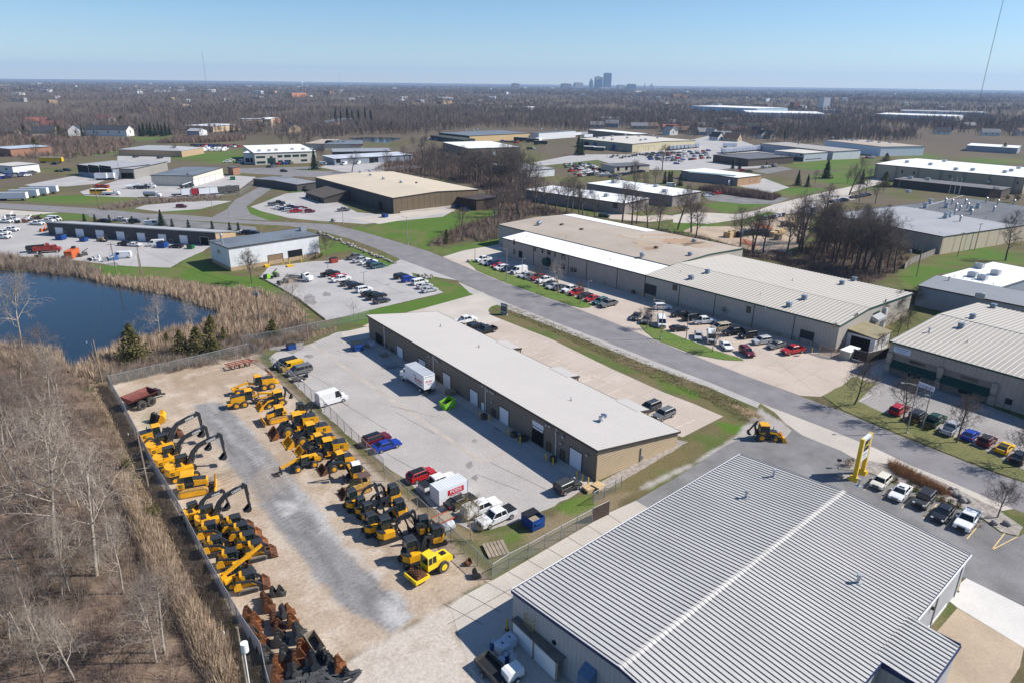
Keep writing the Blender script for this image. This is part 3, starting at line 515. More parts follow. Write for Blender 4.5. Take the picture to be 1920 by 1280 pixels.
def bldg(name,label,A,B,C,h,wall,roof,typ='flat',h2=None,rise=1.,ry=.5,over=.25,trim=TRIMD,ribs=None,ops=(),vents=(),zA=None,D=None,L=None,x0=0.,parapet=0.,base=None,cat='building',group=None,rwall=None,thick=.14,ribmat=None,ribh=.09,ribw=.16):
 h2=h if h2 is None else h2
 o,rz,L0=frame(A,B,h if zA is None else zA);L=L or L0
 if x0:o=o+Vector((math.cos(rz),math.sin(rz),0))*x0
 if D is None:D=to_loc(o,rz,G(*C,h2 if typ!='flat' else h)).y
 root=thing(name,label,cat,o,rz,group);root['L']=L;root['D']=D
 del root['L'];del root['D']
 wb=MB()
 if typ=='gablex':prof=[(0,0),(0,h),(L*ry,h+rise),(L,h),(L,0)];wb.prism(prof,0,D,'y')
 elif typ in('flat','hip'):wb.box(0,L,0,D,0,h-.01)
 else:
  prof=[(0,0),(0,h),(D,h2),(D,0)]if typ=='mono' else[(0,0),(0,h),(D*ry,h+rise),(D,h2),(D,0)]
  wb.prism(prof,0,L,'x')
 if rwall:
  eb=MB();pr=[(0,.0),(0,h-.02)]+([(D*ry,h+rise-.02)]if typ=='gable' else[])+[(D,h2-.02),(D,0)];eb.prism(pr,L,L+.04,'x');eb.build('end_wall',rwall,root)
 wb.build('wall',wall,root)
 rb=MB();fb=MB()
 for q in roof_planes(typ,L,D,h,h2,rise,ry,over):
  top=[Vector(p)+Vector((0,0,thick))for p in q];bot=[Vector(p)+Vector((0,0,.015))for p in q]
  n=4;rb.add(top+bot,[(0,1,2,3),(7,6,5,4)]+[(i,(i+1)%4,4+(i+1)%4,4+i)for i in range(4)])
 ro=rb.build('roof',roof,root)
 for qi,q in enumerate(roof_planes(typ,L,D,h,h2,rise,ry,over)):
  if typ=='hip':continue
  a,b,c,d=[Vector(p)for p in q];up=Vector((0,0,1));e=.012
  def edge(p0,p1,outw):
   dd=(p1-p0);ww=outw*.07;fb.add([p0+up*-.18,p1+up*-.18,p1+up*(thick+.03),p0+up*(thick+.03),p0+ww+up*-.18,p1+ww+up*-.18,p1+ww+up*(thick+.03),p0+ww+up*(thick+.03)],[(0,1,2,3),(7,6,5,4),(4,5,1,0),(5,6,2,1),(6,7,3,2),(7,4,0,3)])
  n=(b-a).normalized().cross(up);edge(a+n*.003,b+n*.003,n)
  n2=((b-a).normalized());n2.z=0;edge(b+n2*.003,c+n2*.003,n2);edge(d-n2*.003,a-n2*.003,-n2)
  if typ in('flat','mono'):edge(c-n*.003,d-n*.003,-n)
 if fb.v:fb.build('eave_trim',trim,root)
 if parapet:
  pb=MB();t=.25
  for(xa,xb,ya,yb)in((-over,L+over,-over,-over+t),(-over,L+over,D+over-t,D+over),(-over,-over+t,-over+t,D+over-t),(L+over-t,L+over,-over+t,D+over-t)):pb.box(xa,xb,ya,yb,h+thick+.004,h+thick+parapet)
  pb.build('parapet',trim,root)
 if ribs:
  sb=MB()
  for q in roof_planes(typ,L,D,h,h2,rise,ry,over):
   a,b,c,d=[Vector(p)+Vector((0,0,thick+.002))for p in q];n=int((b-a).length/ribs);up=Vector((0,0,ribh));ax=(b-a).normalized()
   for i in range(n+1):
    t=(i+.5)/(n+1);p0,p1=a.lerp(b,t),d.lerp(c,t);wv=ax*ribw/2
    sb.add([p0-wv,p0-wv*.35+up,p0+wv*.35+up,p0+wv,p1-wv,p1-wv*.35+up,p1+wv*.35+up,p1+wv],[(0,1,5,4),(1,2,6,5),(2,3,7,6),(0,3,2,1),(4,5,6,7)])
  sb.build('roof_seams',ribmat or roof,root)
 if base:
  bb=MB()
  for f in 'FRLB':face_box(bb,f,-.04 if f in 'FB' else 0,(L if f in 'FB' else D)+(.04 if f in 'FB' else 0),.0,base[0],.0,.035,L,D)
  bb.build('base_course',base[1],root)
 for op in ops:
  face,kind=op[0],op[1]
  if callable(op[2]):zc,x0_,y0_,x1_,y1_=op[2:7];u0,z0=pix_on(root,face,*zc(x0_,y0_),L,D);u1,z1=pix_on(root,face,*zc(x1_,y1_),L,D)
  else:u0,u1,z0,z1=op[2:6]
  opening(root,face,kind,u0,u1,z0,z1,L,D,trim)
 for v in vents:roof_vent(root,typ,L,D,h,h2,rise,ry,thick,*v)
 return root,L,D
def roof_z(typ,L,D,h,h2,rise,ry,x,y):
 if typ in('flat','hip'):return h
 if typ=='mono':return h+(h2-h)*y/D
 if typ=='gable':yy=D*ry;return h+rise*y/yy if y<yy else h2+(h+rise-h2)*(D-y)/(D-yy)
 xx=L*ry;return h+rise*x/xx if x<xx else h+rise*(L-x)/(L-xx)
def roof_vent(root,typ,L,D,h,h2,rise,ry,thick,kind,zc,px,py):
 """rooftop fitting standing where its foot shows in the photograph"""
 z=h;c=None
 for _ in range(5):
  p=to_loc(root.location,root.rotation_euler.z,G(*zc(px,py),z));z=roof_z(typ,L,D,h,h2,rise,ry,min(max(p.x,0),L),min(max(p.y,0),D))+thick
 x,y=p.x,p.y;mb=MB();mt=BLUEVENT;nm='roof_vent'
 if kind=='box':mb.box(x-.5,x+.5,y-.5,y+.5,z,z+.9);mb.box(x-.65,x+.65,y-.65,y+.65,z+.9,z+1.1,.1,.1)
 elif kind=='ac':mb.box(x-1.1,x+1.1,y-.9,y+.9,z+.2,z+1.4);mb.box(x-1.0,x+1.0,y-.8,y+.8,z,z+.2);mb.cyl((x,y,z+1.45),.6,.1,12,'z');nm='rooftop_unit';mt=STEEL
 elif kind=='pipe':mb.cyl((x,y,z+.35),.07,.7,8,'z');mb.cyl((x,y,z+.05),.22,.1,8,'z');nm='vent_pipe';mt=STEEL
 elif kind=='cap':mb.cyl((x,y,z+.45),.16,.9,10,'z');mb.cyl((x,y,z+1.0),.27,.22,10,'z');mb.box(x-.35,x+.35,y-.35,y+.35,z,z+.08);nm='vent_pipe';mt=STEEL
 elif kind=='goose':mb.path([(x,y,z),(x,y,z+.8),(x+.2,y+.1,z+1.15),(x+.7,y+.3,z+1.25),(x+.95,y+.4,z+1.0)],[.3,.3,.32,.34,.4],10);mb.cyl((x,y,z+.06),.5,.12,10,'z');mt=CHR;nm='gooseneck_vent'
 elif kind=='stack':mb.cyl((x,y,z+1.1),.35,2.2,10,'z');mb.cyl((x,y,z+2.3),.62,.35,10,'z',.3);nm='exhaust_stack';mt=STEEL
 elif kind=='hood':mb.prism([(x-.9,z),(x+.9,z),(x+.6,z+1.9),(x-.6,z+1.9)],y-.6,y+.6);mb.box(x-.8,x+.8,y-.75,y+.75,z+1.9,z+2.4);nm='exhaust_stack';mt=STEEL
 elif kind=='dark':mb.box(x-.5,x+.5,y-.4,y+.4,z,z+.7);nm='roof_vent';mt=DOORB
 mb.build(nm,mt,root)
def downspouts(root,face,us,L,D,h,mat=WHITE):
 for u in us:
  mb=MB();face_box(mb,face,u-.06,u+.06,.1,h-.1,.02,.12,L,D);mb.build('downspout',mat,root)
def pipeline(mb,pts,r):mb.path(pts,[r]*len(pts),6)
WO=[('F','od',ZI,905,188,946,124)]+[('F','d',ZI,963,232,982,184),('F','d',ZI,1018,272,1035,218)]+[('F','gd',ZI,*c)for c in((1062,296,1101,214),(1224,395,1271,312),(1405,502,1459,420),(1606,632,1664,544),(1827,772,1896,681))]+[('F','d',ZI,1355,482,1380,424),('F','wd',ZI,1690,676,1714,622),('F','d',ZI,1772,745,1798,672),('F','od',ZJ,713,1070,796,992),('F','gd',ZJ,990,1238,1086,1162),('F','d',ZJ,820,1158,854,1084),('F','d',ZJ,923,1218,957,1142)]
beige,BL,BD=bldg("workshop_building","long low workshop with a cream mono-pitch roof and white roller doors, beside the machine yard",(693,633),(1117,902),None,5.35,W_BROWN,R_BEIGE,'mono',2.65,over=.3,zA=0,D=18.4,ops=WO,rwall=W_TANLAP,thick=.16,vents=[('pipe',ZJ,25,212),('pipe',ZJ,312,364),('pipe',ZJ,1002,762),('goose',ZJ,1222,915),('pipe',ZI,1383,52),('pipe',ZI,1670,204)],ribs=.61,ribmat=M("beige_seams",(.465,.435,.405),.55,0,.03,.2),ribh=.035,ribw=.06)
half=MB();u0,z0=pix_on(beige,'F',*ZJ(713,988),BL,BD);u1,z1=pix_on(beige,'F',*ZJ(796,1030),BL,BD);u0,z0=pix_on(beige,'F',*ZJ(713,984),BL,BD)
face_box(half,'F',u0,u1,2.7,4.05,.032,.05,BL,BD);half.build('garage_door',DOORW,beige)
downspouts(beige,'F',[pix_on(beige,'F',*ZI(x,y),BL,BD)[0]for x,y in((962,70),(1330,275),(1722,500))]+[pix_on(beige,'F',*ZJ(895,960),BL,BD)[0]],BL,BD,5.3,WHITE)
for(zc,x,y)in((ZI,975,85),(ZI,1000,95),(ZI,1305,268),(ZI,1355,290),(ZI,1372,305),(ZI,1748,520),(ZI,1780,540),(ZJ,385,685),(ZJ,405,690),(ZJ,430,705),(ZJ,348,652),(ZJ,825,942),(ZJ,850,952),(ZJ,900,1005),(ZJ,950,1030),(ZJ,418,770),(ZJ,935,1078),(ZJ,1130,1168)):
 u,z=pix_on(beige,'F',*zc(x,y),BL,BD);mb=MB();face_box(mb,'F',u-.22,u+.22,z-.2,z+.2,.03,.35,BL,BD);mb.build('wall_light',STEEL,beige)
for y0 in(.35,.6,.85):
 pass
cb=MB()
for(a,b)in(((553,383),(612,376)),((990,593),(1050,585)),((1520,850),(1580,838))):
 p=to_loc(beige.location,beige.rotation_euler.z,G(*ZJ(*a),2.6));x1=p.x;x0=x1-5.6
 mb=MB();s=(2.65-5.35)/BD;z0=5.35+s*(BD+.3);z1=z0+s*2.4
 mb.prism([(BD-.3,z0-s*.6+.0),(BD-.3,z0-s*.6+.21),(BD+2.7,z1+.21),(BD+2.7,z1)],x0,x1,'x');cn=mb.build('entrance_canopy',R_BEIGE,beige)
 tb=MB();tb.prism([(BD+.4,z0-.2),(BD+.4,z0+.215),(BD+2.75,z1+.215),(BD+2.75,z1-.2)],x1+.003,x1+.09,'x');tb.build('canopy_fascia',TRIMD,cn)
 for xx in(x1-.2,x0+.05):MB().box(xx,xx+.15,BD+2.4,BD+2.6,0,z1).build('canopy_post',TRIMD,cn)
 lb=MB();lb.box(x1-.12,x1-.03,BD+.3,BD+2.3,0,z1-.02);lb.build('canopy_side_wall',W_TANLAP,cn)
mb=MB();u,z=pix_on(beige,'R',*ZJ(1520,1180),BL,BD);face_box(mb,'R',u-.06,u+.06,.2,2.6,.05,.2,BL,BD);face_box(mb,'R',u+.3,u+.6,.5,1.1,.05,.25,BL,BD);mb.build('electric_meter',STEEL,beige)
tag(MB().box(2,BL-.5,-2.0,-.1,.0,.07).build("wall_walk_slab",CONP,None,beige.location,beige.rotation_euler.z),kind='structure')
deal,DL,DD=bldg("dealership_building","large grey ribbed metal building with blue trim filling the lower right foreground",(1390,853),(962,1108),None,5.2,W_GREY,R_GALV,'gable',5.2,1.15,.5,over=.12,D=29.7,trim=TRIMB,ribs=.61,ribmat=M("galvalume_seams_painted_shade",(.12,.13,.135),.5,.2,.1,.5),ribh=.075,ribw=.15,vents=[('cap',ZK,795,1170),('cap',ZK,1000,1012),('cap',ZM,500,320),('cap',ZP,495,420)])  # seam colour darkened to stand in for the ribs' shaded sides
r=MB();sl_=1.15/(DD/2);r.prism([(DD/2-.35,5.2+1.15-.35*sl_+.16),(DD/2,5.2+1.15+.2),(DD/2+.35,5.2+1.15-.35*sl_+.16)],-.12,DL+.12,'x');r.build('ridge_cap',CONW,deal)
g=MB();g.box(-.1,DL+.1,-.30,-.16,5.16,5.36);g.box(-.1,15.9,DD+.16,DD+.30,5.16,5.36);g.build('gutter',WHITE,deal)
wz=lambda y:5.2-sl_*(y-DD)
wg=MB();wg.prism([(DD+.02,0),(DD+.02,wz(DD)-.03),(DD+4,wz(DD+4)-.03),(DD+4,0)],16.1,24.2,'x');wing=wg.build('side_wing',W_GREY,deal)
wr=MB();wr.prism([(DD-.6,wz(DD-.6)+.15),(DD-.6,wz(DD-.6)+.18),(DD+4.15,wz(DD+4.15)+.18),(DD+4.15,wz(DD+4.15)+.15)],16,24.3,'x');wr.build('wing_roof',R_GALV,wing)
ws=MB()
for k in range(13):
 x=16.35+k*.61;ws.prism([(DD-.55,wz(DD-.55)+.182),(DD-.55,wz(DD-.55)+.25),(DD+4.15,wz(DD+4.15)+.25),(DD+4.15,wz(DD+4.15)+.182)],x,x+.13,'x')
ws.build('roof_seams',MATS["galvalume_seams_painted_shade"],wing)
wt=MB();wt.box(15.92,16.0,DD+.17,DD+4.2,wz(DD+4.2)-.2,wz(DD)+.02);wt.box(24.31,24.39,DD+.17,DD+4.2,wz(DD+4.2)-.2,wz(DD)+.02);wt.box(15.92,24.39,DD+4.16,DD+4.3,wz(DD+4.2)-.12,wz(DD+4.2)+.14);wt.build('eave_trim',TRIMB,wing)
downspouts(deal,'B',(1.5,9.0,15.0),DL,DD,5.2,LAMPP)
bs=MB();face_box(bs,'B',4,15.5,.02,.5,.0,.05,DL,DD);bs.build('base_course',WHITE,deal)
lt=MB();face_box(lt,'B',10.5,10.8,3.6,3.9,.02,.3,DL,DD);lt.build('wall_light',BLK,deal)
u,z=pix_on(deal,'R',*ZH(1065,870),DL,DD);mb=MB();mb.cyl((DL+.06,u,z),.28,.12,14,'x');mb.build('wall_fan',DOORD,deal)
u,z=pix_on(deal,'R',*ZH(1430,1180),DL,DD);mb=MB();mb.prism([(DL+.0,z-.9),(DL+1.1,z-.9),(DL+1.1,z+.3),(DL,z+1.0)],u-.75,u+.75);mb.build('intake_hood',M("blue_hood",(.10,.17,.28),.5,0,.1,1),deal)
whg="sections of the long warehouse"
W_WH=wm("warehouse_cladding",(.40,.37,.325),(.75,.3))
S2,L2,D2=bldg("warehouse","cream warehouse with a ribbed ivory roof, right end of the factory across the road",(1208,557),(1565,660),None,6.25,W_WH,R_CREAM,'gable',6.0,1.05,.36,over=.2,zA=0,D=41,trim=TRIMG,ribs=.95,ribmat=M("ivory_seams",(.52,.485,.43),.55,0,.05,.3),ribh=.08,ribw=.22,ops=[('F','cd',ZN,1393,550,1483,470),('F','v',ZN,1605,495,1640,462),('F','v',ZO,765,212,795,180),('F','cd',ZO,1075,430,1173,335),('F','bd',ZO,1035,400,1052,358),('F','w',ZO,950,365,975,338),('R','v',ZY,660,450,705,365),('R','v',ZY,985,285,1025,220),('R','od',ZY,1250,265,1350,185),('R','v',ZY,1425,75,1455,10)],base=(1.1,W_BLOCK),vents=[('box',ZO,432,12),('box',ZN,1745,415),('box',ZN,1865,370),('box',ZO,1020,178),('box',ZO,1112,134),('box',ZO,1338,45),('box',ZO,1410,22),('pipe',ZO,848,108),('pipe',ZO,880,188),('pipe',ZO,1042,22),('pipe',ZN,1662,366)])
r=MB();r.prism([(41*.36-.3,7.3+.12),(41*.36,7.3+.24),(41*.36+.3,7.3+.12)],-.1,L2+.1,'x');r.build('ridge_cap',W_BEIGE,S2)
downspouts(S2,'F',(11.5,22.5,33.5,44),L2,D2,6.2,TRIMD)
lb=MB();y0=pix_on(S2,'R',*ZY(905,350),L2,D2)[0];bx=MB();bx.box(L2+.05,L2+6.2,y0,y0+8,0,3.6);bay=bx.build('loading_bay',W_WHITE,S2)
rr=MB();rr.prism([(L2+.04,4.35),(L2+.04,4.5),(L2+6.5,3.85),(L2+6.5,3.7)],y0-.3,y0+8.3);rr.build('bay_roof',M("olive_panel_roof",(.28,.24,.14),.6,0,.2,.5,stripe=(.5,.4,'y')),bay);ff=MB();ff.box(L2+1,L2+5.2,y0-.06,y0-.01,.3,3.2);ff.build('bay_door',DOORD,bay)
aw=MB();yy=pix_on(S2,'R',*ZY(1310,170),L2,D2)[0];aw.prism([(L2+.05,4.9),(L2+1.7,4.3),(L2+1.7,3.7),(L2+.05,3.9)],yy-2.2,yy+2.6);aw.build('door_canopy',R_LGREY,S2)
S1,L1,D1=bldg("warehouse","flat tan-roofed factory hall with rust stains, behind the white sloped office roof",(1208,557),(1565,660),None,7.2,W_WH,R_TAN,'gable',6.8,.5,.5,over=.15,zA=0,L=77,x0=-77.2,D=38.6,trim=TRIMG,vents=[('dark',ZN,770,15),('dark',ZN,920,48),('box',ZN,1375,245),('box',ZN,1735,240),('dark',ZN,1480,185),('box',ZN,1765,140),('box',ZN,600,8),('pipe',ZN,805,105),('pipe',ZN,1310,145),('box',ZU,825,712),('dark',ZU,975,722),('dark',ZU,1105,755)])
S1.location+=Vector((math.cos(S1.rotation_euler.z+math.pi/2),math.sin(S1.rotation_euler.z+math.pi/2),0))*11
for ch in S1.children:
 if ch.name.split('.')[0]in('roof_vent','vent_pipe'):ch.location.y-=11
RS=[M("rust_stain",(.40,.31,.225),.9,0,.12,.1),M("deep_rust_stain",(.37,.25,.165),.9,0,.15,.1)]
for(x_,y_,rx,ry,k)in((ZN(1560,110)+(70,14,0)),(ZN(1450,140)+(40,9,0)),(ZN(1640,125)+(30,6,1)),(ZN(1300,95)+(26,5,0)),(ZN(1440,185)+(16,3,1)),(ZN(1800,150)+(30,7,0))):
 pp=[]
 for i in range(22):
  a=i/22*6.283;s_=U_(.75,1.2);q=to_loc(S1.location,S1.rotation_euler.z,G(x_+rx*s_*math.cos(a),y_+ry*s_*math.sin(a),7.6));q.x=min(max(q.x,.1),L1-.1);q.y=min(max(q.y,.1),D1-.1);pp.append((q.x,q.y,roof_z('gable',L1,D1,7.2,6.8,.5,.5,q.x,q.y)+.155+.012*k))
 MB().poly(pp).build('rust_stain',RS[k],S1)
st=MB();st.prism([(32.5,7.32),(32.5,7.35),(38.7,7.02),(38.7,6.99)],.3,42,'x');st.build('white_roof_strip',R_WHITE,S1)
S3,L3,D3=bldg("warehouse_office","two-storey office front under a white sloping roof, along the parked cars across the road",(1208,557),(1565,660),None,6.3,W_PINK,R_WHITE,'mono',7.0,over=.25,zA=0,L=61.5,x0=-61.8,D=10.8,trim=TRIMD,ribs=1.2,ribmat=R_WHITE,ribh=.04,ribw=.06,ops=[('F','w',ZN,412,225,422,192),('F','w',ZN,412,155,422,120),('F','w',ZN,563,200,580,172),('F','w',ZN,624,217,634,190),('F','w',ZN,666,228,690,200),('F','w',ZN,717,245,727,215),('F','w',ZN,773,265,800,235),('F','w',ZN,770,335,796,305),('F','od',ZN,452,250,476,210),('F','od',ZN,660,318,690,282),('F','d',ZN,840,360,857,330),('F','w',ZN,864,358,884,335)],vents=[('pipe',ZN,510,100),('pipe',ZN,930,185),('pipe',ZN,1138,272),('box',ZN,1290,30)]if 0 else[('pipe',ZN,510,100),('pipe',ZN,930,185),('pipe',ZN,1138,272)])
u=pix_on(S3,'F',*ZN(670,280),L3,D3)[0];mb=MB();mb.path([(u,-.02,2.6),(u,-1.6,2.6)],[1.3,1.3],12);mb.build('entrance_awning',AWN,S3)
downspouts(S3,'F',[pix_on(S3,'F',*ZN(x,y),L3,D3)[0]for x,y in((563,200),(825,280),(960,330),(1188,400))],L3,D3,6.2,TRIMD)
o_,rz_,l_=frame((1670,640),(1920,710),6.6)
SR,LR,DR=bldg("awning_building","taupe workshop with dark green awnings and an ivory ribbed roof, at the right edge",(1670,640),(1920,710),None,6.6,W_PINK,R_CREAM,'gable',6.3,1.3,.5,over=.2,D=46,L=46,trim=TRIMG,ribs=.95,ribmat=MATS["ivory_seams"],ribh=.08,ribw=.2,vents=[('box',ZZ,860,292),('box',ZZ,975,200),('box',ZZ,1180,95),('cap',ZZ,540,340),('pipe',ZZ,925,435)])
def rbox(nm,mt,f,*c):mb=MB();face_box(mb,'F',*c,LR,DR);return mb.build(nm,mt,SR)
bays=[(pix_on(SR,'F',*ZZ(190,580),LR,DR)[0],pix_on(SR,'F',*ZZ(650,700),LR,DR)[0]),(pix_on(SR,'F',*ZZ(690,720),LR,DR)[0],pix_on(SR,'F',*ZZ(1180,870),LR,DR)[0])]
for b0,b1 in bays:
 mb=MB();face_box(mb,'F',b0,b1,0,4.3,.003,.02,LR,DR);mb.build('bay_shade_panel',M("painted_recess_shade",(.22,.19,.165),.8,0,.1,.5),SR)  # flat panel in a darkened wall tone; the bay's recess shade is painted
 mb=MB();mb.prism([(-.05,3.0),(-1.5,1.9),(-1.5,1.7),(-.05,1.8)],b0+.1,b1-.1,'x');mb.build('awning',AWN,SR)
 mb=MB();w0=b0+(b1-b0)*.36;face_box(mb,'F',w0,w0+3.0,3.35,4.0,.02,.05,LR,DR);mb.build('window',PANE,SR)
 mb=MB();face_box(mb,'F',w0+.2,w0+2.6,.4,1.3,.02,.05,LR,DR);mb.build('window',PANE,SR)
for u in(.55,bays[0][1]+.3,bays[1][1]+.4):mb=MB();face_box(mb,'F',u-.5,u+.55,0,4.4,.022,.5,LR,DR);p=mb.build('pier',W_BLOCK,SR);mb=MB();face_box(mb,'F',u-.52,u+.57,2.0,2.12,.5,.53,LR,DR);mb.build('pier_band',TRIMG,p)
downspouts(SR,'F',(bays[0][1]+.35,bays[1][1]+5.2),LR,DR,6.4,LAMPP)
opening(SR,'F','w',bays[1][1]+2.6,bays[1][1]+3.6,.05,2.1,LR,DR);opening(SR,'F','w',bays[1][1]+5.8,bays[1][1]+8.5,.6,1.5,LR,DR)
bc=MB();face_box(bc,'F',bays[1][1]+.9,LR,.0,1.0,.0,.06,LR,DR);bc.build('base_course',W_BLOCK,SR)
ua,za=pix_on(SR,'F',*ZZ(200,545),LR,DR);ub,zb=pix_on(SR,'F',*ZZ(320,500),LR,DR)
sg=MB();face_box(sg,'F',.95,.95+3.3,4.75,5.95,.01,.07,LR,DR);sgo=sg.build('wall_sign',M("pale_blue_sign",(.55,.64,.76),.5,0,.03,1),SR)
tl=MB()
for k,(a,b,t)in enumerate(((1.2,3.9,.13),(1.5,3.6,.08),(1.3,3.7,.08),(1.4,3.2,.07))):face_box(tl,'F',a,b,5.65-.22*k-t/2,5.65-.22*k+t/2,.072,.076,LR,DR)
tl.build('sign_lines',M("sign_blue_ink",(.18,.27,.42),.5,0,.1,1),sgo)
rd=MB();rd.prism([(DR/2-.3,7.9+.11),(DR/2,7.9+.24),(DR/2+.3,7.9+.11)],-.1,LR+.1,'x');rd.build('ridge_cap',M("ridge_grey",(.16,.19,.19),.5,0,.1,1),SR)
bw_,BWL,BWD=bldg("brown_warehouse","big dark brown warehouse with a sand-coloured roof and blue barrels at its right end",(591,333),(737,372),(887,354),7.1,M("dark_slate_cladding",(.055,.058,.06),.7,0,.15,.4,stripe=(6,.3)),R_TANLT,'gable',7.1,1.0,.5,over=.2,trim=TRIMD,rwall=W_CHOC,vents=[('box',ZT,1030,430),('box',ZT,1152,455),('box',ZT,940,405),('box',ZT,935,378),('box',ZT,868,385),('dark',ZT,1258,458)],ops=[('F','od',ZT,1000,640,1024,590),('F','w',ZT,580,490,610,480)])
mb=MB();lx=pix_on(bw_,'F',*ZT(700,600),BWL,BWD)[0];mb.prism([(-14,0),(-14,2.7),(-.1,5.2),(-.1,0)],lx-4,lx+18,'x');an=mb.build('lean_to_office',M("lean_to_dark",(.06,.055,.05),.8,0,.1,.5),bw_)
mb=MB();mb.prism([(-14.6,2.65),(-14.6,2.8),(-.1,5.4),(-.1,5.25)],lx-4.5,lx+18.5,'x');mb.build('lean_to_roof',M("dark_brown_roof",(.10,.085,.07),.8,0,.15,.5),an)
fb=MB();face_box(fb,'R',3,40,.0,.9,.05,.4,BWL,BWD);fb.build('loading_kerb',CONP,bw_)
sh,SHL,SHD=bldg("storage_shed","dark brown open-front shed with black roof at the right end of the brown warehouse",ZU(400,552),ZU(555,533),ZU(455,500),5.0,M("shed_brown",(.075,.05,.04),.8,0,.15,.5,stripe=(5,.35)),M("shed_roof",(.07,.055,.05),.7,0,.15,.4),'mono',4.4,over=.3)
bldg("grey_annex","low grey-roofed shed between the side road and the brown warehouse",ZT(430,468),ZT(570,450),ZT(756,356),3.6,W_DARK,R_LGREY,'gable',3.4,.5,.5,ribs=1.5,ribmat=R_GREYP,ops=[('F','w',ZT,470,490,495,478)])
wb_,WL,WD=bldg("white_workshop","white ribbed workshop with grey flat roof, one tan and one open roller door",(428,466),(597,441),None,7.3,W_WHITE,R_BLUEG,'mono',7.0,over=.2,D=15.5,base=(1.25,W_CONC),trim=TRIMD,ops=[('F','td',ZR,498,312,598,222),('F','od',ZR,648,278,742,190),('F','wd',ZR,768,272,790,228),('F','w',ZR,808,232,868,214),('L','w',ZR,117,218,126,200)],vents=[('stack',ZR,143,130),('cap',ZR,153,155),('pipe',ZR,265,148),('pipe',ZR,407,128),('pipe',ZR,545,102),('pipe',ZR,672,85),('ac',ZR,752,52)])
for c in((505,295),(650,290),(605,300),(655,268)):
 pass
bldg("unit_terrace","long black-walled terrace of workshop units with white roller doors beyond the pond",(87,417),(403,436),None,4.9,W_DARK,R_LGREY,'mono',2.9,over=.25,D=12,rwall=W_TBRICK,trim=STEEL,ops=[('F','gd',ZQ,*c)for c in((428,338,468,272),(580,350,622,282),(730,360,774,292),(885,372,928,302),(1040,382,1083,312),(1198,392,1242,322),(1358,402,1402,330))]+[('F','od',ZQ,1510,405,1560,342)]+[('F','d',ZQ,x,y,x+16,y-40)for x,y in((478,338),(785,360),(958,372),(1100,385),(1280,398))])
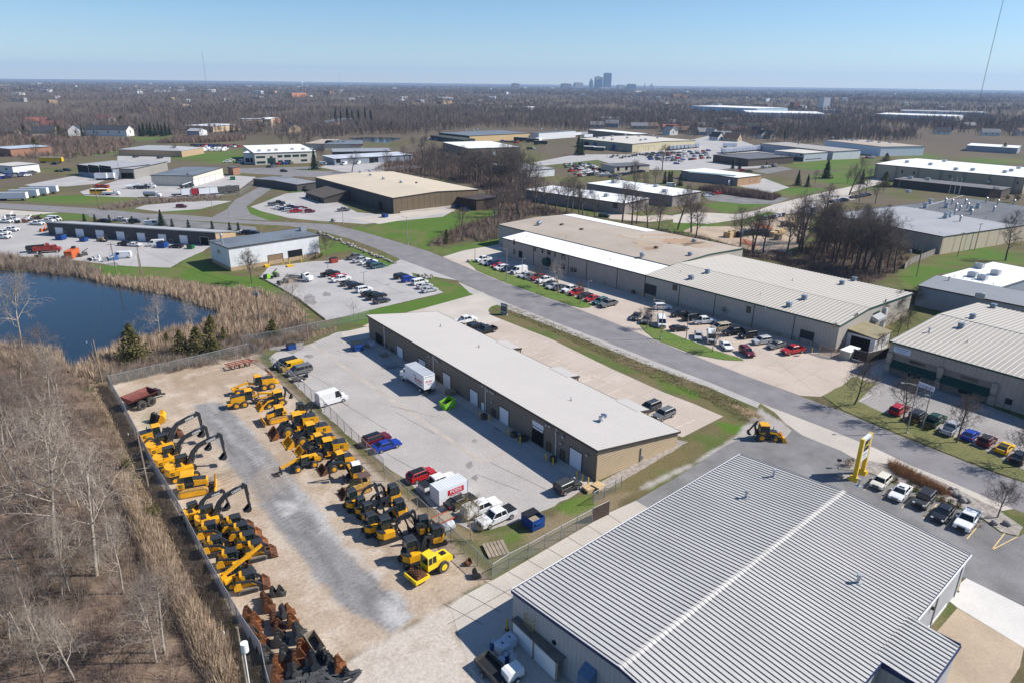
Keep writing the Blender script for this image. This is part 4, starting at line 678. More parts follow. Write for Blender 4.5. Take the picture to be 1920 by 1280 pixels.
FB=[("workshop_hall","grey workshop hall with blue-black bays and white piers, on the left side",ZS(575,357),ZS(842,388),ZS(905,333),6.2,W_BLUEG,R_LGREY,'mono',{'h2':6.6,'ops':[('F','od',ZS,590,410,655,365),('F','od',ZS,672,415,737,367),('F','od',ZS,755,420,830,372)]}),("steel_hall","taupe steel hall with pale roof and dark open front, beside the white box trailers",ZS(840,387),ZS(1000,390),ZS(1295,335),5.8,M("taupe_hall",(.27,.255,.235),.7,0,.1,.4,stripe=(1.2,.15)),R_LGREY,'mono',{'h2':6.2,'ops':[('F','gd',ZS,855,455,890,415),('F','od',ZS,915,460,955,420),('F','od',ZS,962,465,995,420)]}),("dock_building","cream dock building with five white doors and a worn bluish roof",ZS(1130,437),ZS(1447,442),ZS(1745,380),5.6,M("cream_block",(.62,.565,.47),.8,0,.1,.5),R_BLUEG,'mono',{'h2':5.9,'ops':[('R','gd',ZS,1455+k*42,520-k*10,1482+k*42,462-k*10)for k in range(5)]+[('R','w',ZS,1705,455,1725,420)],'vents':[('pipe',ZS,1290,425),('pipe',ZS,1375,408),('pipe',ZS,1465,388),('dark',ZS,1408,432)],'lwall':1}),("brick_wing","small red brick wing on the end of the cream dock building",ZS(1745,380),ZS(1797,372),ZS(1810,362),4.6,W_BRICK,R_DGREY,'flat',{}),("blue_trim_office","low grey-hipped office with bright blue fascia gable",ZS(885,243),ZS(1360,255),ZS(1480,228),4.6,W_TBRICK,R_LGREY,'hip',{'rise':2.2,'trim':BLUEP}),("white_depot","white depot with green stripe at the left edge, behind rows of cars",N3(-160,715),N3(178,740),N3(455,690),5.2,W_WHITE,M("depot_roof",(.50,.48,.44),.8,0,.1,.2),'flat',{'ops':[('F','w',N3,80,790,110,772)]}),("brick_block","brick building with pale blue roof at the left edge, under an evergreen",N3(-120,455),N3(148,482),N3(490,415),5.5,W_BRICK,M("pale_blue_roof",(.42,.47,.54),.7,0,.1,.2),'flat',{}),("office_building","bright white two-storey office with green window bands and a gabled entrance",N5(252,603),N5(1045,577),N5(1012,480),8.0,M("ivory_render",(.62,.58,.50),.8,0,.06,.3),R_WHITE,'mono',{'h2':8.6,'ops':[('F','gw',N5,280,665,390,638),('F','gw',N5,555,655,610,627),('F','gw',N5,640,652,720,622),('F','gw',N5,748,648,825,619),('F','gw',N5,850,645,928,615),('F','gw',N5,288,735,395,705),('F','gw',N5,562,715,615,693),('F','gw',N5,645,712,722,688),('F','gw',N5,857,706,932,680),('F','gw',N5,428,735,522,662),('F','gw',N5,455,660,485,640)],'vents':[('ac',N5,315,580),('ac',N5,443,578),('ac',N5,535,570),('ac',N5,740,560),('ac',N5,880,560),('ac',N5,990,560)]}),("office_wing","white truck-dock wing on the left end of the white office",N5(110,600),N5(248,600),N5(285,548),7.2,W_WHITE,R_WHITE,'mono',{'h2':7.8,'ops':[('F','od',N5,145,720,190,668),('F','od',N5,208,722,248,665)]}),("lettered_store","long cream building with red lettering near the far pond",N5(1150,490),N5(1645,487),N5(1625,437),5.0,M("cream_store",(.60,.52,.40),.8,0,.06,.3),R_BLUEG,'flat',{'vents':[('ac',N5,1270,460),('ac',N5,1330,460),('ac',N5,1400,458)]}),("store_wing","cream building with brown roof joined to the left of the lettered store",N5(895,478),N5(1145,482),N5(1105,422),5.0,M("cream_store",(.6,.52,.4)),R_TAN,'flat',{}),("black_shed","long dark shed with a grey ridged roof, behind the pale low depot",N5(1262,587),N5(2010,575),N5(2000,535),4.2,W_DARK,R_GREYP,'mono',{'h2':5.}),("pale_depot","long low depot with a pale weathered roof and dock doors, parked vans in front",ZT(690,290),ZT(1230,262),ZT(1190,238),4.4,W_BLUEG,M("weathered_white_roof",(.50,.53,.58),.7,0,.2,.15,fine=.15),'mono',{'h2':4.6,'ops':[('F','od',ZT,705,318,730,288),('F','od',ZT,935,318,962,282),('F','od',ZT,968,312,992,280)]}),("tan_factory","long tan factory, front coloured as in shade, dark blue roof, near the far wood",M1(345,235),M1(802,283),M1(1715,240),6.4,W_DARK,R_BLUEG,'flat',{'rwall':M("tan_panel",(.58,.42,.22),.8,0,.06,.2,stripe=(4,.15)),'vents':[('ac',M1,860,205),('ac',M1,748,202),('ac',M1,920,190)]}),("dark_lean_to","dark green-roofed lean-to in front of the tan factory",M1(218,275),M1(720,345),M1(745,310),4.0,W_DARK,M("olive_dark_roof",(.07,.075,.06),.8,0,.2,.2),'mono',{'h2':4.6}),("white_factory","white factory hall with blue-grey roof beside the trailer lot",M2(-30,205),M2(445,175),M2(605,178),6.4,W_WHITE,R_BLUEG,'flat',{'vents':[('ac',M2,100,160),('ac',M2,280,165)]}),("membrane_warehouse","brown warehouse under a brilliant white roof behind the bare trees",M1(400,378),M1(790,472),M1(1535,445),6.2,M("dun_cladding",(.23,.185,.145),.8,0,.1,.4,stripe=(1,.2)),R_WHITE,'flat',{'ops':[('R','gd',M1,1140,600,1195,515)]}),("olive_warehouse","wide olive and cream warehouse with an ivory roof dotted with vents",M2(590,278),M2(1275,348),M2(1930,288),7.0,M("olive_cladding",(.29,.28,.225),.7,0,.1,.3,stripe=(2,.15)),M("ivory_flat_roof",(.56,.52,.46),.8,0,.06,.1),'gable',{'rise':.9,'rwall':W_CREAM,'ops':[('F','bd',M2,775,380,818,330),('F','bd',M2,1010,420,1055,355),('R','od',M2,1335,440,1420,375),('R','od',M2,1440,435,1480,370),('R','gd',M2,1485,430,1560,368),('F','od',M2,655,365,712,320)],'vents':[('ac',M2,830,272),('ac',M2,910,278),('ac',M2,1015,252),('ac',M2,1015,295),('ac',M2,1180,235),('ac',M2,1210,272),('ac',M2,1360,250),('ac',M2,1445,295),('ac',M2,1600,272),('ac',M2,1385,302),('ac',M2,1530,240)]}),("olive_store","narrow olive shed with a bright white roof behind the olive and cream warehouse",M2(705,165),M2(1290,222),M2(1480,215),6.5,MATS["dun_cladding"]if "dun_cladding" in MATS else W_DARK,R_WHITE,'flat',{}),("garage_shop","cream garage with dark grey roof and three dark doors, among wrecked cars",M2(870,605),M2(1048,640),M2(1435,605),4.2,M("cream_garage",(.58,.52,.42),.8,0,.05,.4),R_DGREY,'mono',{'h2':4.4,'ops':[('R','od',M2,1078,695,1108,645),('R','od',M2,1182,685,1212,635),('R','od',M2,1256,678,1286,628),('R','od',M2,1328,670,1360,618)]}),("white_roof_hall","taupe hall with a white flat roof and rooftop units, beside the tall arborvitae",ZU(1140,442),ZU(1712,527),ZU(1900,497),5.2,M("mauve_cladding",(.27,.235,.22),.8,0,.1,.4,stripe=(1.5,.15)),R_WHITE,'flat',{'vents':[('ac',ZU,1318,440),('ac',ZU,1600,465),('ac',ZU,1660,500),('ac',ZU,1345,415)]}),("white_roof_shop","taupe shop with a white flat roof behind the bare trees above the long warehouse",ZU(730,485),ZU(1387,577),ZU(1592,547),5.0,M("mauve_cladding",(.27,.235,.22)),R_WHITE,'flat',{'ops':[('F','w',ZU,1205,603,1222,580),('F','w',ZU,1315,605,1345,572)],'vents':[('ac',ZU,1175,508),('ac',ZU,1270,530),('ac',ZU,1050,490)]}),("brown_wall_hall","low hall with pale roof and brown wall, half hidden by bare trees",ZU(480,312),ZU(742,357),ZU(968,350),4.6,MATS["dun_cladding"]if "dun_cladding" in MATS else W_DARK,R_LGREY,'flat',{'rwall':W_WHITE}),("dark_brick_office","dark brown flat-roofed office in front of the white trailers",M3(585,432),M3(982,480),M3(1400,437),5.0,M("dark_brick",(.09,.07,.06),.9,0,.2,1),R_DGREY,'flat',{'parapet':.4,'ops':[('R','w',M3,1175,545,1195,505),('F','w',M3,615,490,640,462),('F','w',M3,700,540,735,510)]}),("pink_brick_shop","long shop with white roof, taupe front and orange brick end",M3(225,602),M3(862,685),M3(1102,652),4.8,M("mauve_cladding",(.27,.235,.22)),R_WHITE,'flat',{'rwall':M("orange_brick",(.42,.26,.15),.9,0,.12,.8,stripe=(6,.2)),'ops':[('R','w',M3,990,740,1035,695),('R','w',M3,1048,725,1088,685)],'vents':[('pipe',M3,610,600),('pipe',M3,660,612),('pipe',M3,715,625),('pipe',M3,770,632)]}),("store_front_wing","taupe lean-to with teal roof edge along the front of the orange brick shop",M3(298,625),M3(805,668),M3(810,655),4.9,M("mauve_cladding",(.27,.235,.22)),M("teal_roof_edge",(.12,.2,.22),.7,0,.1,.3),'flat',{'ops':[('R','gd',M3,750,770,790,700)]}),("lilac_office","pale lilac two-storey office with dark ground floor windows",M3(1270,378),M3(1610,412),M3(1812,388),6.2,M("lilac_grey",(.42,.44,.5),.7,0,.06,.3,stripe=(1.5,.1)),M("ivory_flat_roof",(.56,.52,.46)),'flat',{'ops':[('F','gw',M3,1475,485,1600,455),('F','w',M3,1560,435,1585,418),('R','w',M3,1620,480,1800,462),('F','w',M3,1440,430,1450,412),('F','w',M3,1520,440,1530,422)]}),("ivory_warehouse","long pale warehouse with ivory roof behind the lilac office",ZV(483,260),ZV(880,305),ZV(985,292),6.4,W_BLUEG,R_CREAM,'mono',{'h2':6.8,'rwall':W_WHITE,'vents':[('box',ZV,690,265),('box',ZV,795,268)]}),("white_plant","white plant building with a brown roof covered in rooftop units",ZV(835,243),ZV(1142,279),ZV(1270,264),7.8,M("plant_white",(.62,.66,.72),.7,0,.06,.3),R_TAN,'flat',{'vents':[('ac',ZV,875,232),('ac',ZV,935,240),('ac',ZV,960,243),('ac',ZV,985,246),('ac',ZV,1010,244),('ac',ZV,1070,252),('ac',ZV,1090,250),('ac',ZV,1130,256),('ac',ZV,1190,258)]}),("great_warehouse","huge tan-walled warehouse under a brilliant white roof at the right edge",ZV(1112,372),ZV(1930,448),None,9.2,M("tan_precast",(.40,.335,.24),.8,0,.06,.2,stripe=(13,.4,'x')),R_WHITE,'gable',{'rise':.8,'D':62,'ops':[('F','w',ZV,x,y,x+11,y-12)for x,y in((1250,420),(1315,427),(1510,445),(1728,468),(1880,482))],'vents':[('ac',ZV,1282,365),('ac',ZV,1410,378),('ac',ZV,1485,360),('ac',ZV,1548,405),('ac',ZV,1640,408),('ac',ZV,1815,420),('ac',ZV,1850,412),('ac',ZV,1890,398)]}),("brick_offices","low dark brick offices with grey roof in front of the huge tan warehouse",ZV(1210,455),ZV(1800,515),ZV(1890,505),4.4,M("dark_brick",(.09,.07,.06)),M("office_roof",(.16,.155,.16),.8,0,.2,.2),'flat',{'vents':[('ac',ZV,1300,452),('ac',ZV,1395,460),('ac',ZV,1725,475)]}),("factory","wide low factory with a dark two-tone grey roof full of tall exhaust stacks",(1545,401),N7(880,717),N7(1925,328),6.4,W_BEIGE,R_DGREY,'flat',{'over':.1,'rwall':M("cream_precast",(.54,.46,.34),.8,0,.06,.3,stripe=(7,.35,'y')),'trim':TRIMD,'vents':[('hood',N7,650,345),('hood',N7,710,298),('stack',N7,903,285),('hood',N7,920,345),('stack',N7,990,302),('stack',N7,1040,355),('stack',N7,1090,385),('stack',N7,1160,298),('stack',N7,1190,350),('hood',N7,1240,388),('hood',N7,1325,350),('stack',N7,1235,435),('stack',N7,1430,275),('stack',N7,1575,305),('stack',N7,1525,395),('stack',N7,1785,305),('hood',N7,910,478),('hood',N7,960,462),('stack',N7,1025,438),('cap',N7,1130,465),('stack',N7,1095,518),('cap',N7,830,370),('pipe',N7,468,597),('pipe',N7,838,670),('ac',N7,430,148),('cap',N7,1430,490)]}),("grey_workshop","slate-blue workshop with a grey ribbed roof behind the awning building",N8(275,552),N8(1960,885),None,5.6,M("slate_blue_wall",(.27,.30,.34),.7,0,.08,.3,stripe=(2.2,.08)),M("grey_ribbed_roof",(.25,.26,.27),.6,0,.06,.2,stripe=(.8,.12,'x')),'mono',{'h2':5.9,'D':14,'vents':[('ac',N8,1235,745),('cap',N8,740,470),('pipe',N8,1725,545)]}),("flat_white_block","low block with a white membrane roof and four rooftop units behind the slate-blue workshop",N8(640,405),N8(1500,592),N8(1930,280),5.4,W_BLUEG,R_WHITE,'flat',{'over':.2,'trim':LAMPP,'vents':[('ac',N8,1215,275),('ac',N8,1110,410),('ac',N8,1265,455),('ac',N8,1470,380),('pipe',N8,825,412),('pipe',N8,970,438),('pipe',N8,1100,462),('pipe',N8,1270,495),('pipe',N8,1440,528)]}),("far_depot","pale depot with stacked white roofs near the right edge beyond the green field",M4(1452,232),M4(1870,255),M4(1885,240),5.0,W_BLUEG,R_WHITE,'mono',{'h2':5.6,'D':26}),("office_block","tan two-storey office block with rows of small windows on the far left rise",N5(108,168),N5(362,165),N5(365,150),8.5,M("tan_office",(.56,.42,.27),.8,0,.05,.3),R_LGREY,'flat',{'ops':[('F','w',N5,128+k*39,200,140+k*39,188)for k in range(6)]+[('F','w',N5,128+k*39,226,140+k*39,215)for k in range(6)]}),("office_block","tan office wing with white parapet, right of the office with rows of small windows",N5(375,165),N5(462,165),N5(470,140),9.5,M("tan_office",(.56,.42,.27)),R_WHITE,'flat',{'ops':[('F','w',N5,388+k*25,190,396+k*25,178)for k in range(3)]}),("brick_church_hall","brick hall with a white front beyond the dark-roofed chapel",N5(485,140),N5(585,145),N5(690,165),7,W_BRICK,R_WHITE,'flat',{}),("tan_strip_block","tan and white strip block with a pale roof beside the dark pines",N4(1430,140),N4(1845,110),N4(1810,70),6.0,M("tan_office",(.56,.42,.27)),M("white_grey_roof",(.6,.62,.65),.7,0,.1,.2),'flat',{}),("barn","grey barn with a white gable end beside the railway thicket",N4(1042,208),N4(1225,212),N4(1310,198),5.0,W_BLUEG,R_LGREY,'gable',{'rise':2.2,'rwall':W_WHITE}),("chapel","chapel with a wide charcoal roof and tan front, in the far left suburb",N5(600,262),N5(690,285),N5(830,268),4.0,M("tan_office",(.56,.42,.27)),R_BLACK,'gable',{'rise':5.}),("brick_school","tan flat school beside green shrubs in the far suburb",N5(1185,215),N5(1350,200),N5(1360,185),5.5,M("tan_office",(.56,.42,.27)),R_DGREY,'flat',{}),("glass_pavilion","long low building with a blue-grey roof below tall pines",N5(990,215),N5(1190,218),N5(1300,150),4.5,W_DARK,R_BLUEG,'flat',{}),("plant_hall","long sky-blue walled hall of the white factory complex near the horizon",(1296,199),(1420,204),(1425,198),12,M("sky_blue_wall",(.42,.56,.66),.7,0,.05,.05),R_WHITE,'flat',{'D':110}),("plant_hall","white flat hall in the middle of the factory complex near the horizon",(1400,211),(1548,214),(1560,205),9,M("far_white",(.62,.62,.62),.7,0,.05,.05),R_WHITE,'flat',{'D':120}),("plant_tower","square white tower block with a brick side in the factory complex near the horizon",(1542,208),(1554,208),None,32,M("far_white",(.62,.62,.62)),R_LGREY,'flat',{'zA':0,'D':18}),("brick_tower","short orange brick tower left of the white tower block near the horizon",(1488,206),(1499,206),None,18,W_BRICK,R_LGREY,'flat',{'zA':0,'D':18}),("plant_hall","long white hall on the right of the factory complex near the horizon",(1640,214),(1790,219),None,9,M("far_white",(.62,.62,.62)),R_WHITE,'flat',{'D':90}),("plant_hall","white hall behind the right part of the factory complex near the horizon",(1690,208),(1850,212),None,9,M("far_white",(.62,.62,.62)),R_LGREY,'flat',{'D':90}),("orange_block","orange-brown block alone in the far forest left of centre",(548,183),(575,182),None,14,M("orange_far",(.42,.18,.09),.8,0,.05,.1),R_LGREY,'flat',{'zA':0,'D':25}),("far_hall","low white hall far away in the forest on the left",(288,173),(323,173),None,9,M("far_white",(.62,.62,.62)),R_WHITE,'flat',{'zA':0,'D':60}),("far_hall","small white hall in the forest just left of the low white one",(256,172),(280,172),None,8,M("far_white",(.62,.62,.62)),R_WHITE,'flat',{'zA':0,'D':40}),("far_hall","white-roofed shopping hall on the far road right of the forest clearing",(830,188),(852,188),None,8,M("far_white",(.62,.62,.62)),R_WHITE,'flat',{'zA':0,'D':60}),]  # tan_factory: dark front wall colour stands in for its shaded side
for name,label,A,B,C,h,wall,roof,typ,kw in FB:
 kw=dict(kw);kw.pop('lwall',0);bldg(name,label,A,B,C,h,wall,roof,typ,**kw)
st_=bpy.data.objects['lettered_store'];p=pix_on(st_,'F',*N5(1572,500),0,0);rm=M("sign_red",(.5,.02,.02),.5,0,.05,1)
text("VULCAN",2.6,rm,'lettering',st_,MT((p[0],-.05,p[1]))@RX9)
fo=bpy.data.objects['factory'];FL_=to_loc(fo.location,fo.rotation_euler.z,G(*N7(880,717),6.4)).x;FD_=to_loc(fo.location,fo.rotation_euler.z,G(*N7(1925,328),6.4)).y
pts=[to_loc(fo.location,fo.rotation_euler.z,G(*q,6.55))for q in(N7(60,480),N7(870,712),N7(1400,500),N7(560,350))]
mb=MB();mb.poly([(p.x,min(max(p.y,.05),FD_),6.555)for p in(Vector((2,0,0)),)])if 0 else None
mb=MB();mb.box(2,FL_,.1,to_loc(fo.location,fo.rotation_euler.z,G(*N7(1430,500),6.5)).y,6.541,6.548);mb.build('roof_membrane',M("pale_grey_membrane",(.33,.335,.35),.75,0,.12,.1,fine=.08),fo)
a=to_loc(fo.location,fo.rotation_euler.z,G(*N7(240,435),6.6));b=to_loc(fo.location,fo.rotation_euler.z,G(*N7(1140,185),6.6));mb=MB();mb.beam((a.x,a.y,6.6),(b.x,b.y,6.6),.6,.14);mb.build('expansion_ridge',R_LGREY,fo)
def house(label,px,py,L,D,h,rise,rz,wall,roof,garage=False):
 p=G(px,py);t=thing("house",label,"house",p,rz,"houses of the suburb beyond the park")
 mb=MB();mb.prism([(-D/2,0),(-D/2,h),(0,h+rise),(D/2,h),(D/2,0)],-L/2,L/2,'x');mb.build('wall',wall,t)
 rb=MB()
 for s in(-1,1):rb.prism([(s*(D/2+.5),h-.5*rise/(D/2)),(s*(D/2+.5),h-.5*rise/(D/2)+.2),(0,h+rise+.22),(0,h+rise+.02)],-L/2-.5,L/2+.5,'x')
 ro=rb.build('roof',roof,t)
 cb=MB();cb.box(L*.2,L*.2+.8,.6,1.4,h,h+rise+1.0);cb.build('chimney',W_BRICK,ro)
 for k in(-.3,.05,.32):
  wb=MB();wb.box(L*k-.6,L*k+.6,-D/2-.05,-D/2+.02,h*.45,h*.8);wb.build('window',PANE,t)
 wb=MB();wb.box(L/2-.02,L/2+.05,-.7,.7,h*.5,h*.85);wb.build('window',PANE,t);return t
HW={'white':M("house_white",(.66,.65,.62),.8,0,.05,.5),'cream':M("house_cream",(.56,.48,.35),.8,0,.05,.5),'tan':M("house_tan",(.42,.33,.24),.8,0,.05,.5),'blue':M("house_blue",(.16,.26,.36),.8,0,.05,.5),'grey':M("house_grey",(.33,.33,.34),.8,0,.05,.5)}
HR={'black':R_BLACK,'brown':R_BRN,'red':R_RED,'grey':M("grey_shingles",(.2,.2,.21),.9,0,.2,.8)}
HOUSES=[(N3,590,110,26,14,4.5,4,20,'cream','red',"red-tiled house behind the charcoal-roofed flats, leftmost of the red roofs"),(N3,830,175,32,14,4.2,4.5,-15,'cream','red',"long red-tiled house right of the leftmost red roof"),(N3,1600,90,34,14,4.5,5,-35,'cream','red',"red-tiled house behind the white gabled flats"),(N3,690,290,20,14,5,5,200,'cream','black',"small cream house with charcoal roof among pines"),(N3,1145,275,18,13,6,5.5,-60,'white','black',"white gabled flats with steep charcoal roof, left of the long block"),(N3,1420,265,18,13,6,5.5,-60,'white','black',"white gabled flats at the left end of the long charcoal-roofed block"),(N3,1660,280,44,13,6.5,4,-4,'white','black',"long white block of flats with charcoal roof and small gables"),(N3,60,270,26,14,3.5,4,10,'tan','black',"dark-roofed house hidden in trees at the left edge"),(M3,90,200,13,11,5,4,-60,'white','grey',"white gable house behind the cream warehouse end, leftmost white gable"),(M3,370,195,13,11,5.5,4.5,-60,'cream','brown',"cream gable house above the trailer lot"),(M3,660,150,15,12,5,5,-55,'cream','black',"cream gabled house with black roof, highest of its row"),(M3,560,205,12,10,4,4,-50,'white','grey',"small white gable house in the middle of the suburb"),(M3,620,260,12,10,4,4.5,-55,'white','black',"white-fronted dark-roofed house beside the lawn"),(M3,850,170,24,12,3.5,4,5,'blue','brown',"blue-sided ranch house with a broad brown roof"),(M3,760,145,18,12,3.5,4,15,'grey','black',"dark-roofed house left of the blue ranch house"),(M3,690,235,18,12,3.5,4,8,'grey','grey',"grey-roofed house beside the small lawn"),(M3,450,130,16,12,4,4,10,'tan','grey',"tan house under grey roof at the wood edge"),(M3,320,125,18,12,4,4.5,-10,'tan','brown',"tan house with brown roof left of the grey-roofed tan house"),(M3,140,95,16,11,4.5,4,-15,'white','grey',"pale house with a grey roof above the brown-roofed houses"),(M3,100,160,22,12,4,4.5,10,'tan','red',"red-brown roofed house above the leftmost white gable"),(M3,215,180,20,12,4,4.5,5,'tan','brown',"brown-roofed house between the white and cream gables"),(M3,1160,140,22,12,4,4,-10,'cream','brown',"cream house at the edge of the far wood"),(M3,1080,205,12,10,5,4.5,-55,'white','black',"white gable house, first of the row by the thicket"),(M3,1128,238,9,9,5,4,-70,'white','black',"narrow white gable house, second of the row by the thicket"),(M3,1186,236,9,9,5,4,-70,'white','brown',"narrow white gable with brown roof, third of the row by the thicket"),(M3,1232,245,9,9,4.5,4,-70,'cream','brown',"narrow cream gable house, last of the row by the thicket"),(M3,990,140,20,12,4,4,0,'grey','black',"grey house with black roof right of the blue ranch house"),(M3,480,200,18,12,4,4,10,'grey','grey',"grey house behind the trailer lot fence trees"),(M3,800,270,16,11,3.5,5,-40,'tan','brown',"steep brown-roofed house in front of the grey-roofed one"),(M3,700,60,30,12,4,3,0,'white','grey',"long pale house high in the wood"),(M2,1010,128,18,12,5,4.5,-10,'blue','grey',"blue house with pale roof behind the white-roofed shed"),(M2,815,135,20,11,4,4,-5,'grey','grey',"grey house left of the blue house behind the shed"),(M2,1360,150,22,12,4,4,-5,'tan','grey',"grey-roofed tan house right of the white-roofed shed"),(M2,1755,225,14,12,6,5,-60,'white','brown',"tall white gable house beside the olive warehouse corner"),(M2,1500,150,20,12,4,4,8,'tan','brown',"brown-roofed house in the trees behind the olive warehouse"),(M2,960,50,40,12,4,2.5,0,'white','grey',"long white-roofed house in the wood high above the shed"),(M4,1460,95,18,12,5,4,10,'tan','grey',"tan house in the wood above the far depot"),(M4,1640,150,20,12,4,4,-20,'white','grey',"white house in the wood right of the tan one"),(M4,1900,150,18,12,5,4,10,'white','brown',"white house with brown roof at the right edge of the wood"),(M4,820,150,18,12,4,4,-10,'cream','brown',"cream house in the wood behind the white plant"),(M4,1250,140,16,12,4,4,-20,'white','black',"white house with black roof half hidden in the far right wood")]
for zc,x,y,L,D,h,rise,a,wl,rf,lab in HOUSES:house(lab,*zc(x,y),L,D,h,rise,R(a),HW[wl],HR[rf])
TOW=M("tower_glass",(.10,.14,.2),.4,.1,.1,.02,stripe=(9,.35,'z'));TOWL=M("tower_stone",(.42,.39,.35),.8,0,.05,.02,stripe=(8,.25,'z'));TOWB=M("tower_brick",(.26,.18,.14),.8,0,.05,.02,stripe=(8,.25,'z'))
def tower(name,label,x0,x1,y0,y1,mat,steps=0,cat='building',depth=None):
 """x0..x1, top y0, foot y1 in the enlarged skyline"""
 base=168.0
 a,b=G(M8(x0,0)[0],base+2*(M8(x0,0)[0]-1140)*0.0057),G(M8(x1,0)[0],base+(M8(x1,0)[0]-1140)*0.0114);mid=(a+b)/2;wd=(b-a).length
 dist=mid.length;rr=M8((x0+x1)/2,y0);hx=rr[1];
 x,y=rr[0]-960.,640.-rr[1];xu,yu=x*cr-y*sr,x*sr+y*cr;d=RGT*xu+UPV*yu+FWD*FPX;H=CAMH+d.z*mid.y/d.y
 t=thing(name,label,cat,(mid.x,mid.y,0),0.25);dp=depth or wd*.8
 mb=MB();mb.box(-wd/2,wd/2,-dp/2,dp/2,0,H*(1 if not steps else .72));mb.build('tower_body',mat,t)
 if steps==1:mb=MB();mb.box(-wd*.36,wd*.36,-dp*.36,dp*.36,H*.72+.01,H*.88);mb.box(-wd*.2,wd*.2,-dp*.2,dp*.2,H*.88+.01,H);mb.build('setback',mat,t)
 elif steps==2:mb=MB();mb.box(-wd/2,-wd*.18,-dp/2,dp/2,H*.72+.01,H*.95);mb.box(wd*.12,wd/2,-dp/2,dp/2,H*.72+.01,H*.92);mb.box(-wd*.18,wd*.12,-dp*.3,dp*.3,H*.72+.01,H);mb.build('setback',TOWL,t)
 else:mb=MB();mb.box(-wd*.3,wd*.2,-dp*.3,dp*.3,H+.01,H+4);mb.build('plant_room',TOWL,t)
for a in[("tower_block","broad dark slab alone left of the downtown skyline",0,78,222,275,TOWB,0),("tower_block","low brick slab at the left end of the downtown skyline",555,655,224,275,TOWB,0),("tower_block","pale stepped block right of the low brick slab downtown",698,788,214,270,TOWL,0),("art_deco_tower","slender stepped stone tower left of the twin slabs downtown",868,906,168,290,TOWL,1),("twin_tower","blue-grey twin-slab tower beside the tallest tower downtown",930,1008,140,265,TOW,2),("skyscraper","tallest dark blue-grey tower of the downtown skyline",1030,1104,106,278,TOW,0),("tower_block","white low block right of the tallest tower downtown",1182,1262,240,290,TOWL,0),("tower_block","dark slab with white edges at the right end of downtown",1296,1382,230,290,TOW,0),("tower_block","long low podium under the twin-slab tower downtown",600,830,270,290,TOW,0),("tower_block","low pale podium under the tallest tower downtown",950,1130,268,295,TOWL,0),("tower_block","low grey block between the white block and the dark slab downtown",1265,1340,268,290,TOWB,0),("tower_block","pale block at the foot of the right church spire downtown",1555,1578,240,275,TOWL,0)]:tower(*a)
for i,x in enumerate((1490,1568)):
 p=G(M8(x,0)[0],168.6);t=thing("church_spire",("thin church spire near the dark slab downtown","thin church spire at the right end of the skyline")[i],"spire",p);mb=MB();mb.box(-6,6,-6,6,0,32);mb.build('spire_base',TOWL,t);mb=MB();mb.prism([(-6,32.01),(6,32.01),(0,80)],-3,3);mb.build('spire_top',TOW,t)
# ---- road vehicles
CC={'white':(.74,.74,.74),'black':(.012,.012,.014),'silver':(.42,.43,.45),'grey':(.13,.135,.14),'charcoal':(.045,.047,.05),'red':(.40,.012,.015),'maroon':(.13,.008,.018),'blue':(.008,.035,.30),'navy':(.012,.022,.07),'yellow':(.75,.42,.0),'teal':(.03,.10,.11),'tan':(.40,.34,.26),'green':(.015,.05,.025),'cream':(.66,.62,.52),'orange':(.6,.16,.02)}
KP={'sedan':(4.85,1.82,1.46,.92,.98,1.04,1.05,.25,-1.15,-1.85,.34,1.42),'coupe':(4.6,1.86,1.34,.86,.92,.98,.85,.05,-1.05,-2.0,.34,1.35),'suv':(4.75,1.9,1.74,1.06,1.12,1.15,1.1,.45,-2.0,-2.3,.37,1.4),'crossover':(4.5,1.85,1.62,1.0,1.06,1.1,1.1,.35,-1.65,-2.15,.36,1.35),'minivan':(5.1,1.98,1.78,1.0,1.05,1.05,1.65,.75,-2.2,-2.5,.35,1.5),'hatchback':(4.15,1.78,1.58,1.0,1.04,1.06,1.05,.45,-1.65,-2.0,.34,1.28),'jeep':(4.3,1.86,1.86,1.12,1.16,1.2,.62,.42,-2.0,-2.08,.42,1.3),'pickup':(5.85,2.0,1.9,1.14,1.2,1.2,1.35,.65,-.95,-1.15,.41,1.85),'van':(5.5,2.0,2.25,1.2,1.25,1.3,2.1,1.35,-2.6,-2.72,.37,1.75),'camper':(5.7,2.05,2.65,1.15,1.25,1.3,1.75,1.05,-2.75,-2.82,.38,1.75)}
